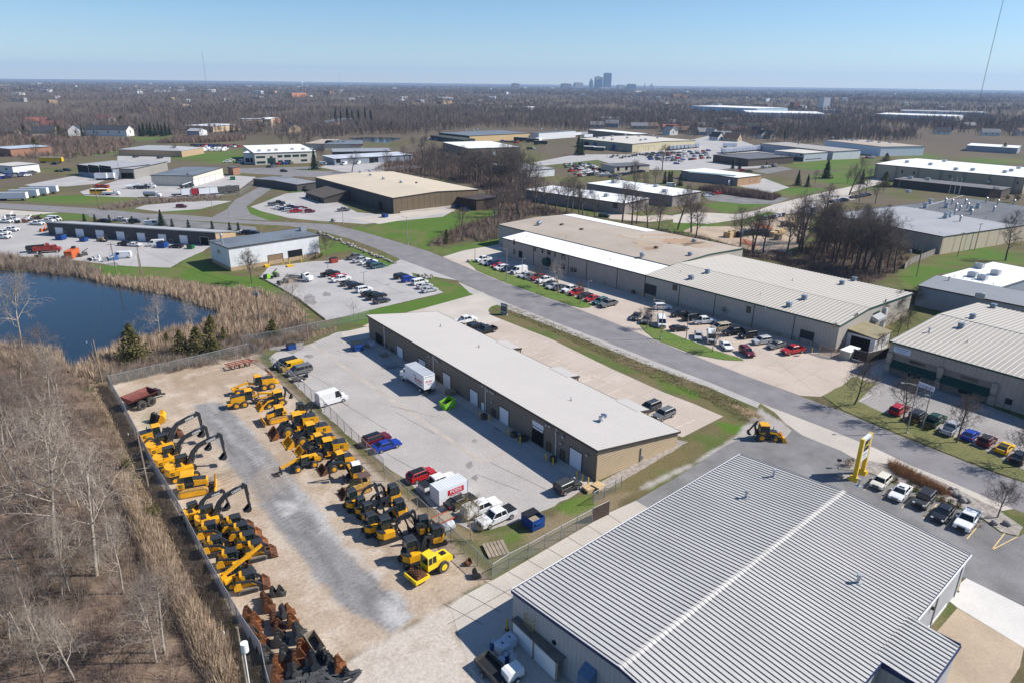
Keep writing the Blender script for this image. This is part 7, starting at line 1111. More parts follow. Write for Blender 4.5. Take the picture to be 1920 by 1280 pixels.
WLD("wheel loader with the big rusty-edged bucket, farthest of four",V(ZB,1420,625,1.2),R(212),mr,1.08,bk='orange');WLD("wheel loader with a bright yellow bucket, second of four",V(ZB,1520,690,1.2),R(214),mr,1.,bk='yellow',key=1);WLD("wheel loader squeezed between two others, third of four",V(ZB,1580,755,1.2),R(214),mr,.85,bk='yellow',key=3);WLD("wheel loader showing its side emblem, nearest of four",V(ZB,1650,810,1.2),R(206),mr,.98,bk='orange',key=4)
place(telehandler(False),"low yellow telehandler with lowered boom toward the lane",V(ZB,1480,905,.9),R(216),mr)
place(compact_loader(),"compact wheel loader with a dark bucket at the end of the loader row",V(ZB,1745,905,.9),R(214),mr,s=1.15)
MX("mini excavator with a black roof hidden behind the wheel loaders",V(ZB,1455,520,1.2),R(30),mr,1.05,fold=True)
MX("mini excavator with a pale grey roof and arm stretched to the lane",V(ZC,1320,1095,1.0),R(205),mm,1.15,white=True)
place(old_crawler(),"faded old crawler loader with brown canopy and rusty bucket",V(ZE,370,345,.9),R(215),mm,s=1.1)
for lab,x,y,rz,s in(("mini excavator nearest the faded crawler loader, first of the front file",305,490,36,1.1),("mini excavator second in the front file",385,545,34,1.0),("mini excavator third in the front file",445,600,36,1.0),("mini excavator fourth in the front file",480,715,33,1.1),("mini excavator fifth in the front file, long-tracked, at the pale stick",610,775,30,1.25)):MX(lab,V(ZE,x,y,1.0),R(rz),mm,s)
for lab,x,y,rz,s in(("mini excavator by the fence opposite the crawler loader",670,430,212,1.15),("mini excavator by the fence, second from the crawler loader",725,570,210,1.15),("mini excavator by the fence with a pale bent arm",950,725,200,1.15),("mini excavator by the fence beside the white drum tank",1065,810,205,1.15)):MX(lab,V(ZE,x,y,1.0),R(rz),mm,s,key=9,fold=True)
MX("mini excavator right behind the bright yellow roller",V(ZE,845,985,1.0),R(32),mm,1.3,key=9,fold=True)
place(roller(),"bright yellow padfoot roller with a studded brown drum at the yard corner",V(ZE,1020,1085,1.0),R(224),mm)
BHO("backhoe loader alone on the gravel at the forecourt entrance",V(ZK,945,690,1.0),R(-4),"machines at the forecourt",1.0,key=5)
dt=thing("dump_trailer","dark hauling cart with a rust-red open body at the yard's far corner","trailer",V(ZA,1055,590,1.3),R(62))
db=MB();arcp=[(1.9*math.cos(t),2.9+1.9*math.sin(t)*.75)for t in[R(200+14*k)for k in range(11)]];
for a,b in zip(arcp,arcp[1:]):db.add([(-2.6,a[0],a[1]),(2.6,a[0],a[1]),(2.6,b[0],b[1]),(-2.6,b[0],b[1])],[(0,1,2,3)])
db.prism(arcp,-2.65,-2.58,'x');db.prism(arcp,2.58,2.65,'x');db.build('open_body',M("dried_red_steel",(.16,.05,.04),.7,.1,.3,1,fine=.2),dt)
for y in(-1.5,1.5):wheel(dt,-.9,y,.85,.6,BLK);wheel(dt,.9,y,.85,.6,BLK)
MB().box(-2.4,3.4,-.5,.5,.9,1.3).build('chassis',BLK,dt);MB().beam((3.3,0,1.0),(4.8,0,.4),.3,.3).build('drawbar',BLK,dt);MB().box(2.8,3.6,-.9,.9,1.0,2.0).build('hydraulic_block',DGR,dt)
hr=thing("disc_harrow","rust-red farm harrow frame leaning at the yard's back fence","farm implement",V(ZB,990,170,.6),R(38));FR=M("harrow_red",(.24,.045,.03),.8,0,.3,1)
for y in(-.9,0,.9):MB().beam((-2.6,y,.9),(2.6,y,1.0),.14,.16).build('frame_beam',FR,hr)
for x in(-2.2,-.8,.8,2.2):MB().beam((x,-1.2,.85),(x+.4,1.2,.95),.14,.14).build('cross_beam',FR,hr)
for k in range(5):mb=MB();mb.cyl((-2.0+k,-.6,.4),.38,.06,12,'x');mb.build('disc',RUST,hr)
MB().beam((2.5,0,.9),(4.2,.3,.25),.16,.16).build('drawbar',FR,hr)
rk=thing("rake_attachment","rusty root-rake attachment standing behind the graders","attachment",V(ZB,1220,240,.8),R(38))
for k in range(7):mb=MB();y=-1.1+k*.37;mb.path([(-.3,y,1.6),(.1,y,1.2),(.1,y,.5),(-.3,y,.05)],[.06]*4,5);mb.build('tine',ORUST,rk)
MB().box(-.4,-.28,-1.3,1.3,1.3,1.7).build('rake_frame',ORUST,rk)
def dig_bucket(mat=RUST,w=1.3,s=1.2,n=6):
 t=thing("digger_bucket","x","bucket");mb=bucket_mb(w,s,n);mb.T=None;o=mb.build('bucket_shell',mat,t,(.0,0,1.05*s));return t
DB=proto_placer(dig_bucket)
bn="loose buckets heaped by the left fence"
BK=[(705,360,GSTEEL,.9,1.0,38,"dark grey bucket, left of the new pair nearest the track loader"),(775,350,GSTEEL,.9,1.0,38,"dark grey bucket, right of the new pair nearest the track loader"),(625,420,RUST,1.3,1.1,50,"rusty bucket behind the dark grey pair"),(650,500,RUST,1.4,1.3,30,"brown bucket in front of the one behind the grey pair"),(450,590,RUST,1.3,1.3,38,"tan toothed bucket alone at the fence, first of the heap"),(530,670,ORUST,1.8,1.3,40,"wide orange toothed bucket at the fence"),(520,740,ORUST,1.5,1.2,38,"orange bucket right behind the wide toothed one"),(520,800,GSTEEL,1.4,1.2,40,"grey bucket beside the utility pole top"),(600,840,ORUST,1.2,1.1,40,"orange toothed bucket behind the white transformer can"),(590,900,RUST,1.3,1.2,35,"tan bucket beside the white transformer can"),(630,990,GSTEEL,1.6,1.2,36,"grey toothed bucket right of the white transformer can"),(815,560,GSTEEL,1.3,1.2,45,"black bucket with an orange-edged neighbour, top of the middle file"),(860,540,ORUST,1.0,1.1,45,"orange-edged bucket touching the black one in the middle file"),(720,640,RUST,1.2,1.2,42,"rusty bucket left of the middle file"),(890,650,ORUST,1.3,1.2,42,"orange-lipped bucket in the outer file"),(755,715,RUST,1.3,1.2,40,"dark rusty bucket second in the middle file"),(965,780,GSTEEL,2.0,1.5,42,"largest grey toothed bucket"),(770,840,GSTEEL,1.3,1.4,40,"grey bucket with an orange lip below the middle file"),(990,930,ORUST,1.4,1.3,30,"bright orange open bucket right of the olive one"),(820,980,GSTEEL,1.4,1.3,38,"olive-grey bucket under the bright orange one"),(935,1040,RUST,1.4,1.3,38,"tan-bottomed bucket before the long black one"),(1120,1060,DGR,1.9,1.4,42,"long black bucket near the yard edge"),(1195,955,GSTEEL,.9,1.1,42,"narrow grey bucket, first of three near the wooden crate"),(1235,1000,GSTEEL,.9,1.1,42,"narrow grey bucket, second of three near the wooden crate"),(1275,1045,GSTEEL,.9,1.1,42,"narrow grey bucket, third of three near the wooden crate"),(1365,1095,ORUST,1.7,1.2,38,"wide orange bucket at the yard edge"),(1440,1160,DGR,.9,.9,38,"small dark bucket at the heap's outer corner"),(755,1090,ORUST,1.4,1.3,38,"deep orange bucket near the bottom of the heap"),(740,1200,RUST,1.5,1.3,36,"brown bucket at the bottom edge of the heap"),(930,1150,GSTEEL,1.3,1.1,38,"grey toothed bucket beside the heap of rubber tracks")]
for i,(x,y,mt,w_,s_,a,lab)in enumerate(BK):DB(lab,V(ZF,x,y,.6),R(a+160+U_(-8,8)),bn,1.,mat=mt,w=w_,s=s_)
DB("grey loader bucket standing beside the yellow one by the first loader",V(ZB,365,580,.6),R(60),None,1.15,mat=GSTEEL,w=1.6,s=1.3);DB("yellow loader bucket standing beside the grey one",V(ZB,415,575,.6),R(20),None,1.25,mat=YEL,w=1.6,s=1.3)
DB("small dark bucket beside the yard's corner fence post",V(ZG,697,985,.4),R(200),None,.8,mat=DGR,w=1.2,s=1.2);DB("rusty narrow bucket behind the roller by the corner fence",V(ZG,630,880,.3),R(150),None,.7,mat=RUST,w=1.4,s=.9)
for i,(x,y,s)in enumerate(((960,1215,1.),(1060,1190,1.1),(1130,1230,1.),(1200,1200,1.1),(1260,1170,.9),(1290,1240,1.),(1180,1270,1.),(1430,1245,1.1),(1050,1260,1.),(1330,1200,.9))):
 t=thing("rubber_track",("folded rubber track in the heap of spare tracks at the bottom edge"),"rubber track",V(ZF,x,y,.2),R(U_(0,180)),"spare rubber tracks heaped by the buckets");mb=MB();pts=[(1.4*math.cos(a)*(1+.2*math.sin(3*a+i)),.45*math.sin(a),.25+.12*math.sin(2*a+i))for a in[2*math.pi*k/22 for k in range(23)]]
 for a,b in zip(pts,pts[1:]):mb.beam(a,b,.36*s,.07)
 mb.build('track_band',M("grey_rubber",(.07,.072,.075),.7,0,.25,4,stripe=(.18,.3,'x')),t)
cr_o=thing("wooden_crate","empty open wooden crate beside the largest grey bucket","crate",V(ZF,1120,880,.5),R(128));w_=MB()
for a in((-1.5,1.5,-.62,-.56),(-1.5,1.5,.56,.62),(-1.5,-1.44,-.56,.56),(1.44,1.5,-.56,.56)):w_.box(*a,0,.9)
w_.build('crate_side',WOOD,cr_o);MB().box(-1.43,1.43,-.55,.55,.02,.07).build('crate_floor',DGR,cr_o)
# ---- fences, poles, signs, yard clutter
CHAIN=M("chain_link",(.33,.36,.35),.5,.3,.1,.5,alpha=.26);CHAINW=M("chain_link_pale",(.58,.61,.64),.5,.2,.08,.5,alpha=.8);SLATF=M("brown_privacy_mesh",(.07,.05,.042),.8,0,.15,.6)  # left fence mesh is paler and more opaque than the others
def fence(label,pts,h=2.2,mat=CHAIN,step=3.2,post=LAMPP,rail=True,name="chain_link_fence",px=True,vis=None):
 pw=[G(*p)for p in pts]if px else[Vector((p[0],p[1],0))for p in pts];o=pw[0];t=thing(name,label,"fence",o);mb=MB()
 rl=MB();k=0
 for a,b in zip(pw,pw[1:]):
  a,b=a-o,b-o;mb.add([a+Vector((0,0,.05)),b+Vector((0,0,.05)),b+Vector((0,0,h)),a+Vector((0,0,h))],[(0,1,2,3)])
  if rail:rl.tube(a+Vector((0,0,h)),b+Vector((0,0,h)),.05,n=5)
  n=max(1,round((b-a).length/step))
  for i in range(n):
   if k>=95:break
   p=a.lerp(b,i/n);MB().tube(p,p+Vector((0,0,h+.12)),.055,n=6).build('post',post,t);k+=1
 p=pw[-1]-o;MB().tube(p,p+Vector((0,0,h+.12)),.05,n=6).build('post',post,t)
 mb.build('mesh_panel',mat,t)
 if rail:rl.build('top_rail',post,t)
 return t
LF=[ZB(22,335),ZB(40,370),ZB(130,530),ZB(232,725),ZB(375,1005),ZB(545,1285)]+conv(ZF,(110,245),(280,545),(432,805),(602,1055),(650,1300),(690,1440))
fence("pale chain-link fence down the left side of the machine yard",LF,2.3,CHAINW)
fence("chain-link fence along the back of the machine yard by the brush",[ZB(22,335),ZB(300,268),ZB(620,195),ZB(1070,85),ZB(1110,100)],2.2)
RF=[ZB(1110,105),ZI(230,420),ZI(470,640),ZI(720,895),ZI(960,1130)]+conv(ZE,(600,300),(735,420),(900,565),(1210,860),(1590,1205))
fence("green-grey chain-link fence between the machine yard and the rear lot",RF,2.2)
fence("chain-link fence along the concrete drive below the rear lot",[ZE(1590,1205),ZG(980,935),ZG(1145,850),ZG(1425,690),ZG(1690,545)],2.2)
fence("brown-screened fence panel at the end of the concrete drive",[ZG(1690,545),ZG(1835,475)],2.3,SLATF,name="screened_fence")
fence("short chain-link fence by the workshop's gravel corner",[ZG(1700,390),ZG(1890,275),ZG(1940,245)],2.0)
fence("chain-link fence north of the rear lot in dead grass",[ZR(300,905),ZR(620,850),ZR(840,800),ZR(1100,745),ZR(1250,715)],2.0)
fence("weathered plank fence curving behind the factory grounds",conv(N7,(380,1130),(480,1060),(700,970),(880,900),(975,860)),2.2,M("grey_planks",(.27,.24,.22),.9,0,.2,.5,stripe=(.6,.2)),name="plank_fence",rail=False,post=WOOD)
fence("black screened fence in the gap beside the awning building",[ZY(940,900),ZY(1160,960),ZY(1480,880)],2.4,SLATF,name="screened_fence")
fence("long black screen fence behind the cream warehouse's end",[N8(15,740),N8(240,770),N8(700,900)],2.6,SLATF,name="screened_fence")
fence("rusty chain fence joining the cream warehouse to the white bins",[ZY(440,820),ZY(620,880),ZY(740,905)],2.2,M("rust_mesh",(.25,.19,.14),.8,0,.2,1,alpha=.6))
fence("chain-link fence of the trailer yard by the side road",conv(ZS,(1620,600),(1800,590),(1920,500)),2.0);
fence("thin kerb timber fence round the white workshop lot",conv(ZR,(430,405),(590,490),(740,585),(920,722)),.35,WOOD,6,WOOD,name="timber_edging")
def top_h(base,top):
 b=G(*base);x,y=top[0]-960.,640.-top[1];xu,yu=x*cr-y*sr,x*sr+y*cr;d=RGT*xu+UPV*yu+FWD*FPX;return CAMH+d.z*b.y/d.y
def pole(label,base,top,arms=1,can=False,r=.16,lean=0.):
 b=G(*base);h=top_h(base,top);t=thing("utility_pole",label,"utility pole",b);mb=MB();mb.tube((0,0,0),(lean,0,h),r,r*.7,8);mb.build('pole',POLE,t)
 for k in range(arms):MB().beam((-1.1+lean,-.5,h-.4-k*.8),(1.1+lean,.5,h-.4-k*.8),.12,.14).build('crossarm',POLE,t)
 for k in range(3 if arms else 1):MB().tube((-1+k+lean,-.45+.45*k,h-.33),(-1+k+lean,-.45+.45*k,h-.1),.05,n=6).build('insulator',WHITE,t)
 if can:
  for s in((-.45,)if can==1 else(-.45,.45)):mb=MB();mb.cyl((s+lean*.8,0,h-1.9),.28,.9,12,'z');mb.build('transformer',STEEL,t)
 return t,b,h
def lamp(label,base,top,arm=1.9,dirn=None,dbl=False,name="street_lamp"):
 b=G(*base);h=top_h(base,top);t=thing(name,label,"street lamp",b);MB().tube((0,0,0),(0,0,h),.11,.07,8).build('pole',LAMPP,t);mb=MB();mb.cyl((0,0,.15),.22,.3,10,'z');mb.build('base',CONP,t)
 for s in((1,-1)if dbl else(1,)):
  d=Vector((math.cos(dirn or R(170)),math.sin(dirn or R(170)),0))*s;MB().path([(0,0,h-.3),tuple(d*arm*.5+Vector((0,0,h))),tuple(d*arm+Vector((0,0,h+.05)))],[.05,.045,.04],5).build('arm',LAMPP,t)
  e=d*(arm+.3);mb=MB();mb.beam(tuple(d*arm+Vector((0,0,h+.02))),tuple(e+d*.2+Vector((0,0,h))),.3,.14);mb.build('lamp_head',STEEL,t)
 return t
p1,b1,h1=pole("wooden utility pole at the pond's near shore with a drop wire",ZA(768,470),ZA(706,150),0,False)
MB().tube((-.35,-.3,h1*.35),(-.3,-.2,h1-.4),.03,n=5).build('conduit',STEEL,p1)
p2,b2,h2_=pole("leaning pole standing in the reeds across the pond, left of a pair",ZQ(880,640),ZQ(803,385),1)
p3,b3,h3=pole("tall pole in the reeds across the pond, right of a pair",ZQ(1072,652),ZQ(1015,410),0);pole("shorter pole touching the tall one in the reeds",ZQ(1062,648),ZQ(1010,465),0)
p4,b4,h4=pole("utility pole with two transformers rising from the dry reeds",ZR(428,745),ZR(380,468),2,2);p5,b5,h5=pole("pale utility pole at the back corner of the rear lot",ZR(792,878),ZR(742,632),0,0)
p6,b6,h6=pole("utility pole with a white transformer can at the bottom edge",(470,1330),ZF(425,720),0,False);mb=MB();z6=h6-2.1;mb.cyl((.5,-.2,z6),.34,.95,14,'z');mb.build('transformer',WHITE,p6);MB().tube((.45,-.4,.3),(.5,-.4,z6-.5),.07,n=6).build('conduit',WHITE,p6)
p7,b7,h7=pole("bare pole beside the left fence near the bulldozer",ZB(314,1105),ZB(215,672),0)
for i,(zc,bx_,by_,tx_,ty_,lab)in enumerate(((ZQ,742,128,724,10,"brown pole on the far verge left of the side road"),(ZQ,912,145,884,30,"pale pole on the far verge near the shrubs"),(ZQ,193,98,178,5,"pole at the left edge by the white trailers"),(ZS,628,258,598,155,"tall pole at the corner of the pale lot behind the yellow trailer"),(ZS,312,180,275,25,"tall pole among the suburb trees"),(ZS,1198,195,1175,40,"tall pole above the evergreen row"),(ZS,1045,198,1032,130,"pole beside the evergreen row"),(ZS,905,465,898,340,"pole before the steel hall"),(ZS,745,690,712,510,"pole on the verge below the school bus"),(ZS,447,430,425,330,"pole behind the car rows at far left"),(N7,1065,970,1095,655,"pole with crossarm on the lawn behind the factory"),(N7,1285,880,1355,540,"tall pole at the factory's cream end wall"),(N7,560,1095,575,870,"pole with transformer beside the plank fence"),(N8,235,405,290,-90,"slim pole at the corner of the lawn and plank fence"),(N7,1760,680,1835,370,"pole near the right edge behind the factory"),(ZT,875,190,870,105,"thin pole on the far pond bank"),(M2,1108,535,1112,400,"pole in front of the olive warehouse"),(M2,947,525,948,370,"pole left of the dark machines"),(M3,815,600,830,430,"pole between the twin small evergreens"),(M4,135,690,152,545,"slim pole on the concrete road verge"))):pole(lab,zc(bx_,by_),zc(tx_,ty_),1 if i in(2,3,4,5,9,10,11,16)else 0,0,.13)
lamp("street lamp with a yellow sign on its mast, on the lawn",ZN(1515,862),ZN(1538,572),2.0,R(175));lamp("street lamp on the grass nearest the taupe awning building",ZL(912,785),ZL(1022,365),2.2,R(170));lamp("street lamp at the far end of the warehouse verge",ZN(360,428),ZN(356,185),2.0,R(175));lamp("small lamp post on the verge by the first pickup",ZN(123,292),ZN(118,152),.35,R(0),True);lamp("small lamp post in the verge row near the white van",ZN(475,385),ZN(476,262),.5,R(20));lamp("small lamp post in the verge row near the red SUV",ZN(968,520),ZN(975,430),.6,R(10));lamp("short brown lamp post on the lawn beside the black coupe",ZN(1705,866),ZN(1728,680),.4,R(10));lamp("lamp post with flat head before the awning building",ZL(1046,740),ZL(1120,460),.4,R(0));lamp("double-headed lamp post in the white workshop's lot",ZR(1213,470),ZR(1203,362),.5,R(20),True);lamp("lamp post nearest the red dumpster in the white workshop's lot",ZR(942,356),ZR(935,255),.4,R(20),True);lamp("lone lamp post on the green by the bend of the road",ZR(1540,160),ZR(1533,-20),1.8,R(190));lamp("lamp post before the brown warehouse lean-to",ZT(752,740),ZT(742,588),1.5,R(175));lamp("lamp post on the green right of the brown warehouse drive",ZT(1196,812),ZT(1190,690),1.5,R(175));lamp("lamp post on the far side of the side road",ZT(435,500),ZT(420,375),1.2,R(175))
for i,(zc,a,b)in enumerate(((ZS,(1720,748),(1700,580)),(ZS,(1590,672),(1575,520)),(N5,(650,830),(640,690)),(M4,(890,600),(908,480)),(ZV,(655,385),(630,372)))):
 if i<4:lamp(["lamp post at the junction of road and side road","lamp post beside the trailer yard fence","lamp post at the white office kerb","lamp post at the corner of the dark brick offices"][i],zc(*a),zc(*b),1.2,R(170))
for i,x in enumerate((1303,1345,1385)):b=ZV(460,1)and M4(x,635-0*i);t=thing("flag_pole","white pole of a row of three before the brick offices","flag pole",G(*b),0,"white poles before the brick offices");MB().tube((0,0,0),(0,0,9),.14,.08,8).build('pole',WHITE,t);mb=MB();mb.sphere((0,0,9.1),.18,6,4);mb.build('finial',CHR,t)
b=G(*ZN(1517,858));t=thing("road_sign","yellow diamond warning sign with a plate on the lamp mast","road sign",b+Vector((.0,-.16,0)));mb=MB();s=.55;mb.add([(-s,0,2.6),(0,0,2.6-s),(s,0,2.6),(0,0,2.6+s),(-s,.03,2.6),(0,.03,2.6-s),(s,.03,2.6),(0,.03,2.6+s)],[(0,1,2,3),(7,6,5,4),(0,4,5,1),(1,5,6,2),(2,6,7,3),(3,7,4,0)]);d_=mb.build('diamond_plate',BYEL,t);MB().box(-.3,.3,0,.03,1.55,1.95).build('speed_plate',BYEL,t);MB().box(-.07,.07,-.012,-.002,2.35,2.9).build('arrow_mark',BLK,d_)
t=thing("monument_sign","grey directory sign on the grass point at the workshop drive","sign",V(ZN,340,680,0),R(-40));MB().box(-1.0,1.0,-.18,.18,.3,2.9).build('sign_board',M("slate_sign",(.06,.08,.09),.5,0,.1,1),t);MB().box(-1.1,1.1,-.25,.25,0,.3).build('sign_base',CONC,t);MB().box(-.8,.8,-.19,-.185,2.3,2.7).build('name_panel',M("pale_panel",(.4,.44,.46),.5,0,.1,1),t);MB().box(-.8,.8,-.19,-.185,.5,.9).build('lower_panel',MATS["pale_panel"],t)
A_,B_=G(*N1(445,1160)),G(*N1(605,1025));az=math.atan2((B_-A_).y,(B_-A_).x);Ls=(B_-A_).length;Hs=top_h(N1(445,1160),N1(625,345))
sg=thing("pylon_sign","tall two-post yellow pylon sign with a leaping deer emblem at the forecourt","sign",A_,az)
for x in(0,Ls):MB().box(x-.22,x+.22,-.28,.28,.3,Hs).build('post',M("sign_post_yellow",(.72,.47,.03),.5,0,.1,.8),sg);MB().prism([(x-.75,.02),(x+.75,.02),(x+.3,.55),(x-.3,.55)],-.65,.65).build('post_base',MATS["sign_post_yellow"],sg)
pn=MB().box(.225,Ls-.225,-.25,.25,Hs*.44,Hs-.05).build('sign_panel',M("sign_white",(.66,.68,.70),.4,0,.04,1),sg)
for s in(-1,1):
 rot_=ID4 if s<0 else RZ18;zc_=Hs*.80;deer(pn,MT((Ls/2,s*.262,zc_))@rot_@RX9,Ls*.62)
 tx=text("CONSTRUCTION",.19,DKL,'lettering',pn,MT((Ls/2,s*.256,Hs*.58))@rot_@RX9)if 0 else MB().box(Ls*.25,Ls*.75,min(s*.252,s*.257),max(s*.252,s*.257),Hs*.565,Hs*.59).build('name_line',DKL,pn);MB().box(Ls*.3,Ls*.7,min(s*.252,s*.257),max(s*.252,s*.257),Hs*.50,Hs*.515).build('name_line',DKL,pn)
t=thing("banner_sign","white banner sign before the awning building","sign",V(ZL,1068,445,0),R(-62));MB().box(-1.6,1.6,-.03,.03,1.0,2.0).build('banner',M("banner_white",(.62,.66,.78),.5,0,.05,1),t)
for x in(-1.55,1.55):MB().tube((x,.06,0),(x,.06,2.0),.05,n=6).build('post',STEEL,t)
MB().box(-1.2,1.2,-.036,-.031,1.4,1.55).build('sign_line',M("sign_blue_ink",(.18,.27,.42)),t)
t=thing("bollard_lamp","small black floodlight on a post beside the gravel bed","floodlight",V(ZM,325,165,0));MB().tube((0,0,0),(0,0,1.2),.06,n=6).build('post',STEEL,t);MB().box(-.3,.3,-.18,.18,1.2,1.5).build('lamp_head',BLK,t)
def dumpster(mat=BLUEP,open_=False,L=2.0):
 t=thing("dumpster","x","dumpster");w_=.85;mb=MB()
 for(a,b,c,d)in((-L/2,L/2,-w_,-w_+.05),(-L/2,L/2,w_-.05,w_),(-L/2,-L/2+.05,-w_+.05,w_-.05),(L/2-.05,L/2,-w_+.05,w_-.05)):mb.box(a,b,c,d,.15,1.35)
 mb.box(-L/2,L/2,-w_,w_,.1,.15);mb.build('bin',mat,t);MB().box(-L/2+.06,L/2-.06,-w_+.06,w_-.06,.9,1.0).build('rubbish',DGR if not open_ else WOOD,t)
 l=MB().box(-L/2-.03,L/2+.03 if not open_ else 0,-w_-.03,w_+.03,1.36,1.42).build('lid',BLK,t)
 for x in(-L/2-.12,L/2+.02):MB().box(x,x+.1,-.5,.5,.75,.95).build('lifting_pocket',mat,t)
 return t
DU=proto_placer(dumpster)
for lab,zc,x,y,rz,kw,s in(("open blue dumpster with a tilted ribbed black lid on the lawn",ZG,1185,530,R(-52),{'open_':True},1.25),("blue dumpster alone at the north edge of the rear lot",ZI,263,195,R(38),{},.9),("blue double dumpster in the workshop's shade corner",ZI,758,198,R(128),{},1.2),("red dumpster on the lot beside the white workshop",ZR,982,275,R(38),{'mat':REDP},1.15),("blue dumpster below the first white door of the terrace",ZQ,457,345,R(-10),{},1.4),("blue dumpster below the second white door of the terrace",ZQ,628,358,R(-10),{},1.1),("blue dumpster beside the white van behind the terrace",ZQ,1220,403,R(-10),{},1.5),("green dumpster at the end of the terrace",ZQ,1430,412,R(-10),{'mat':M("dumpster_green",(.01,.12,.04),.5,0,.2,1)},1.0),("blue dumpster at the brown warehouse corner",ZT,1040,682,R(-44),{},1.2),("green dumpster beside the dock building door",ZS,1745,462,R(30),{'mat':MATS["dumpster_green"]}if "dumpster_green" in MATS else{},1.3)):DU(lab,V(zc,x,y,.7),rz,None,s,**kw)
t=thing("dumpster","lime green front-load dumpster beside the truck at the workshop wall","dumpster",V(N2,1210,1110,.8),R(38));mb=MB();mb.prism([(-1.0,.1),(-1.2,1.0),(-1.2,1.15),(.9,1.75),(1.15,1.75),(1.15,.1)],-.95,-.9);mb.prism([(-1.0,.1),(-1.2,1.0),(-1.2,1.15),(.9,1.75),(1.15,1.75),(1.15,.1)],.9,.95);mb.box(-1.15,-1.05,-.9,.9,.1,1.1);mb.box(1.1,1.15,-.9,.9,.1,1.74);mb.box(-1.1,1.1,-.9,.9,.1,.16);mb.build('bin',GREENP,t);MB().box(-1.04,1.09,-.89,.89,.8,.9).build('rubbish',BLK,t);MB().box(-.5,.4,-.962,-.952,.75,.85).build('side_mark',WHITE,t)
def pallet(n=1,mat=WOOD,w=1.2):
 t=thing("pallet","x","pallet");mb=MB()
 for j in range(n):
  z=j*.15
  for k in range(6):mb.box(-w/2+k*w/6,-w/2+k*w/6+w/7.5,-w/2,w/2,z+.11,z+.135)
  for y in(-w/2,-.05,w/2-.1):mb.box(-w/2,w/2,y,y+.1,z,z+.11)
 mb.build('pallet_boards',mat,t);return t
PL=proto_placer(pallet)
for lab,zc,x,y,rz,sc_,kw in(("stack of pale pallets, nearer the corner of the workshop",ZG,1665,255,R(30),1.3,{'n':3,'mat':NWOOD}),("stack of pale pallets beside the fence end by the workshop corner",ZG,1745,245,R(45),1.3,{'n':4,'mat':NWOOD}),("broken wooden crate floor lying on the grass by the drive fence",ZG,870,770,R(20),2.4,{'n':1}),("low pallet stack in the workshop's shade by the truck nose",ZI,960,262,R(38),1.2,{'n':3}),("wooden pallets in the workshop's shade by the dark open door",ZI,845,192,R(38),1.2,{'n':3}),("pallet stack beside the lime green dumpster",ZI,1460,550,R(38),1.3,{'n':5}),("yellow timber stack before the white workshop's open door",ZR,655,315,R(30),1.6,{'n':2,'mat':BYEL}),("small yellow stack at the white workshop's tan door",ZR,482,318,R(38),1.2,{'n':4,'mat':BYEL})):PL(lab,V(zc,x,y,.2),rz,None,sc_,**kw)
def ac_unit():
 t=thing("air_conditioner","x","air conditioner");MB().box(-.45,.45,-.45,.45,.08,.95).build('cabinet',GSTEEL,t);mb=MB();mb.cyl((0,0,.98),.36,.05,14,'z');mb.build('fan_grille',BLK,t);return t
AC=proto_placer(ac_unit)
for i,(x,y)in enumerate(((350,880),(575,1015),(630,1045),(655,1045),(868,1200))):AC(["condenser unit by the pale side door of the workshop","condenser unit left of the half-open roller door, leftmost of three","condenser unit left of the half-open roller door, middle of three","condenser unit left of the half-open roller door, rightmost of three","condenser unit between the two brown doors near the workshop corner"][i],V(ZJ,x,y,.5),R(38),"condenser units along the workshop wall")
def bollard():t=thing("bollard","x","bollard");MB().tube((0,0,0),(0,0,1.1),.1,n=10).build('post',BYEL,t);mb=MB();mb.sphere((0,0,1.1),.1,8,4);mb.build('cap',BYEL,t);return t
BO=proto_placer(bollard)
for zc,x,y,g in((ZJ,320,870,"workshop wall"),(ZJ,388,895,"workshop wall"),(ZJ,532,1000,"workshop wall"),(ZJ,622,1060,"workshop wall"),(ZJ,815,1190,"workshop wall"),(ZJ,868,1222,"workshop wall"),(ZG,1562,140,"workshop corner"),(ZG,1608,170,"workshop corner"),(ZG,1658,200,"workshop corner"),(ZN,1382,535,"black roller door"),(ZN,1472,570,"black roller door"),(ZY,340,780,"last roller door"),(ZR,500,310,"white workshop door"),(ZR,602,300,"white workshop door"),(ZR,652,295,"white workshop door"),(ZR,742,278,"white workshop door")):BO(f"thin yellow guard post by the {g}",V(zc,x,y,.5),0,f"guard posts by the {g}",1.15)
t=thing("guard_post","orange post at the grey dealership's corner on the drive","bollard",V(ZH,590,745,0));MB().tube((0,0,0),(0,0,1.5),.12,n=10).build('post',BYEL,t);mb=MB();mb.cyl((0,0,.03),.25,.06,10,'z');mb.build('base',BLK,t)
for i,(x,y)in enumerate(((1345,490),(1235,1250))):t=thing("guard_post",("orange post at the dealership's far right corner","orange post at the dealership's side wing")[i],"bollard",V(ZP,x,y,0));MB().tube((0,0,0),(0,0,1.5),.13,n=10).build('post',BYEL,t);mb=MB();mb.cyl((0,0,.03),.25,.06,10,'z');mb.build('base',BLK,t)
hu=R(128)
ct=thing("storage_rack","open-topped timber shed with white doors against the dealership wall","storage shed",V(ZH,960,1010,.0)+Vector((-.2,.4,0)),R(-52));c=MB()
for x in(-3.6,0,3.6):c.box(x-.12,x+.12,-1.25,-1.05,0,2.4)
c.build('timber_post',WOOD,ct);MB().box(-3.6,3.6,1.1,1.2,0,2.6).build('back_wall',M("old_shed_wood",(.16,.12,.085),.9,0,.2,1),ct)
for a,b in((-3.45,-.13),(.13,3.45)):MB().box(a,b,-1.2,-1.12,.05,2.2).build('shed_door',WHITE,ct)
MB().box(-3.7,3.7,-1.3,1.3,2.41,2.5).build('shed_roof',M("old_shed_roof",(.19,.16,.13),.9,0,.3,.8,fine=.2),ct)
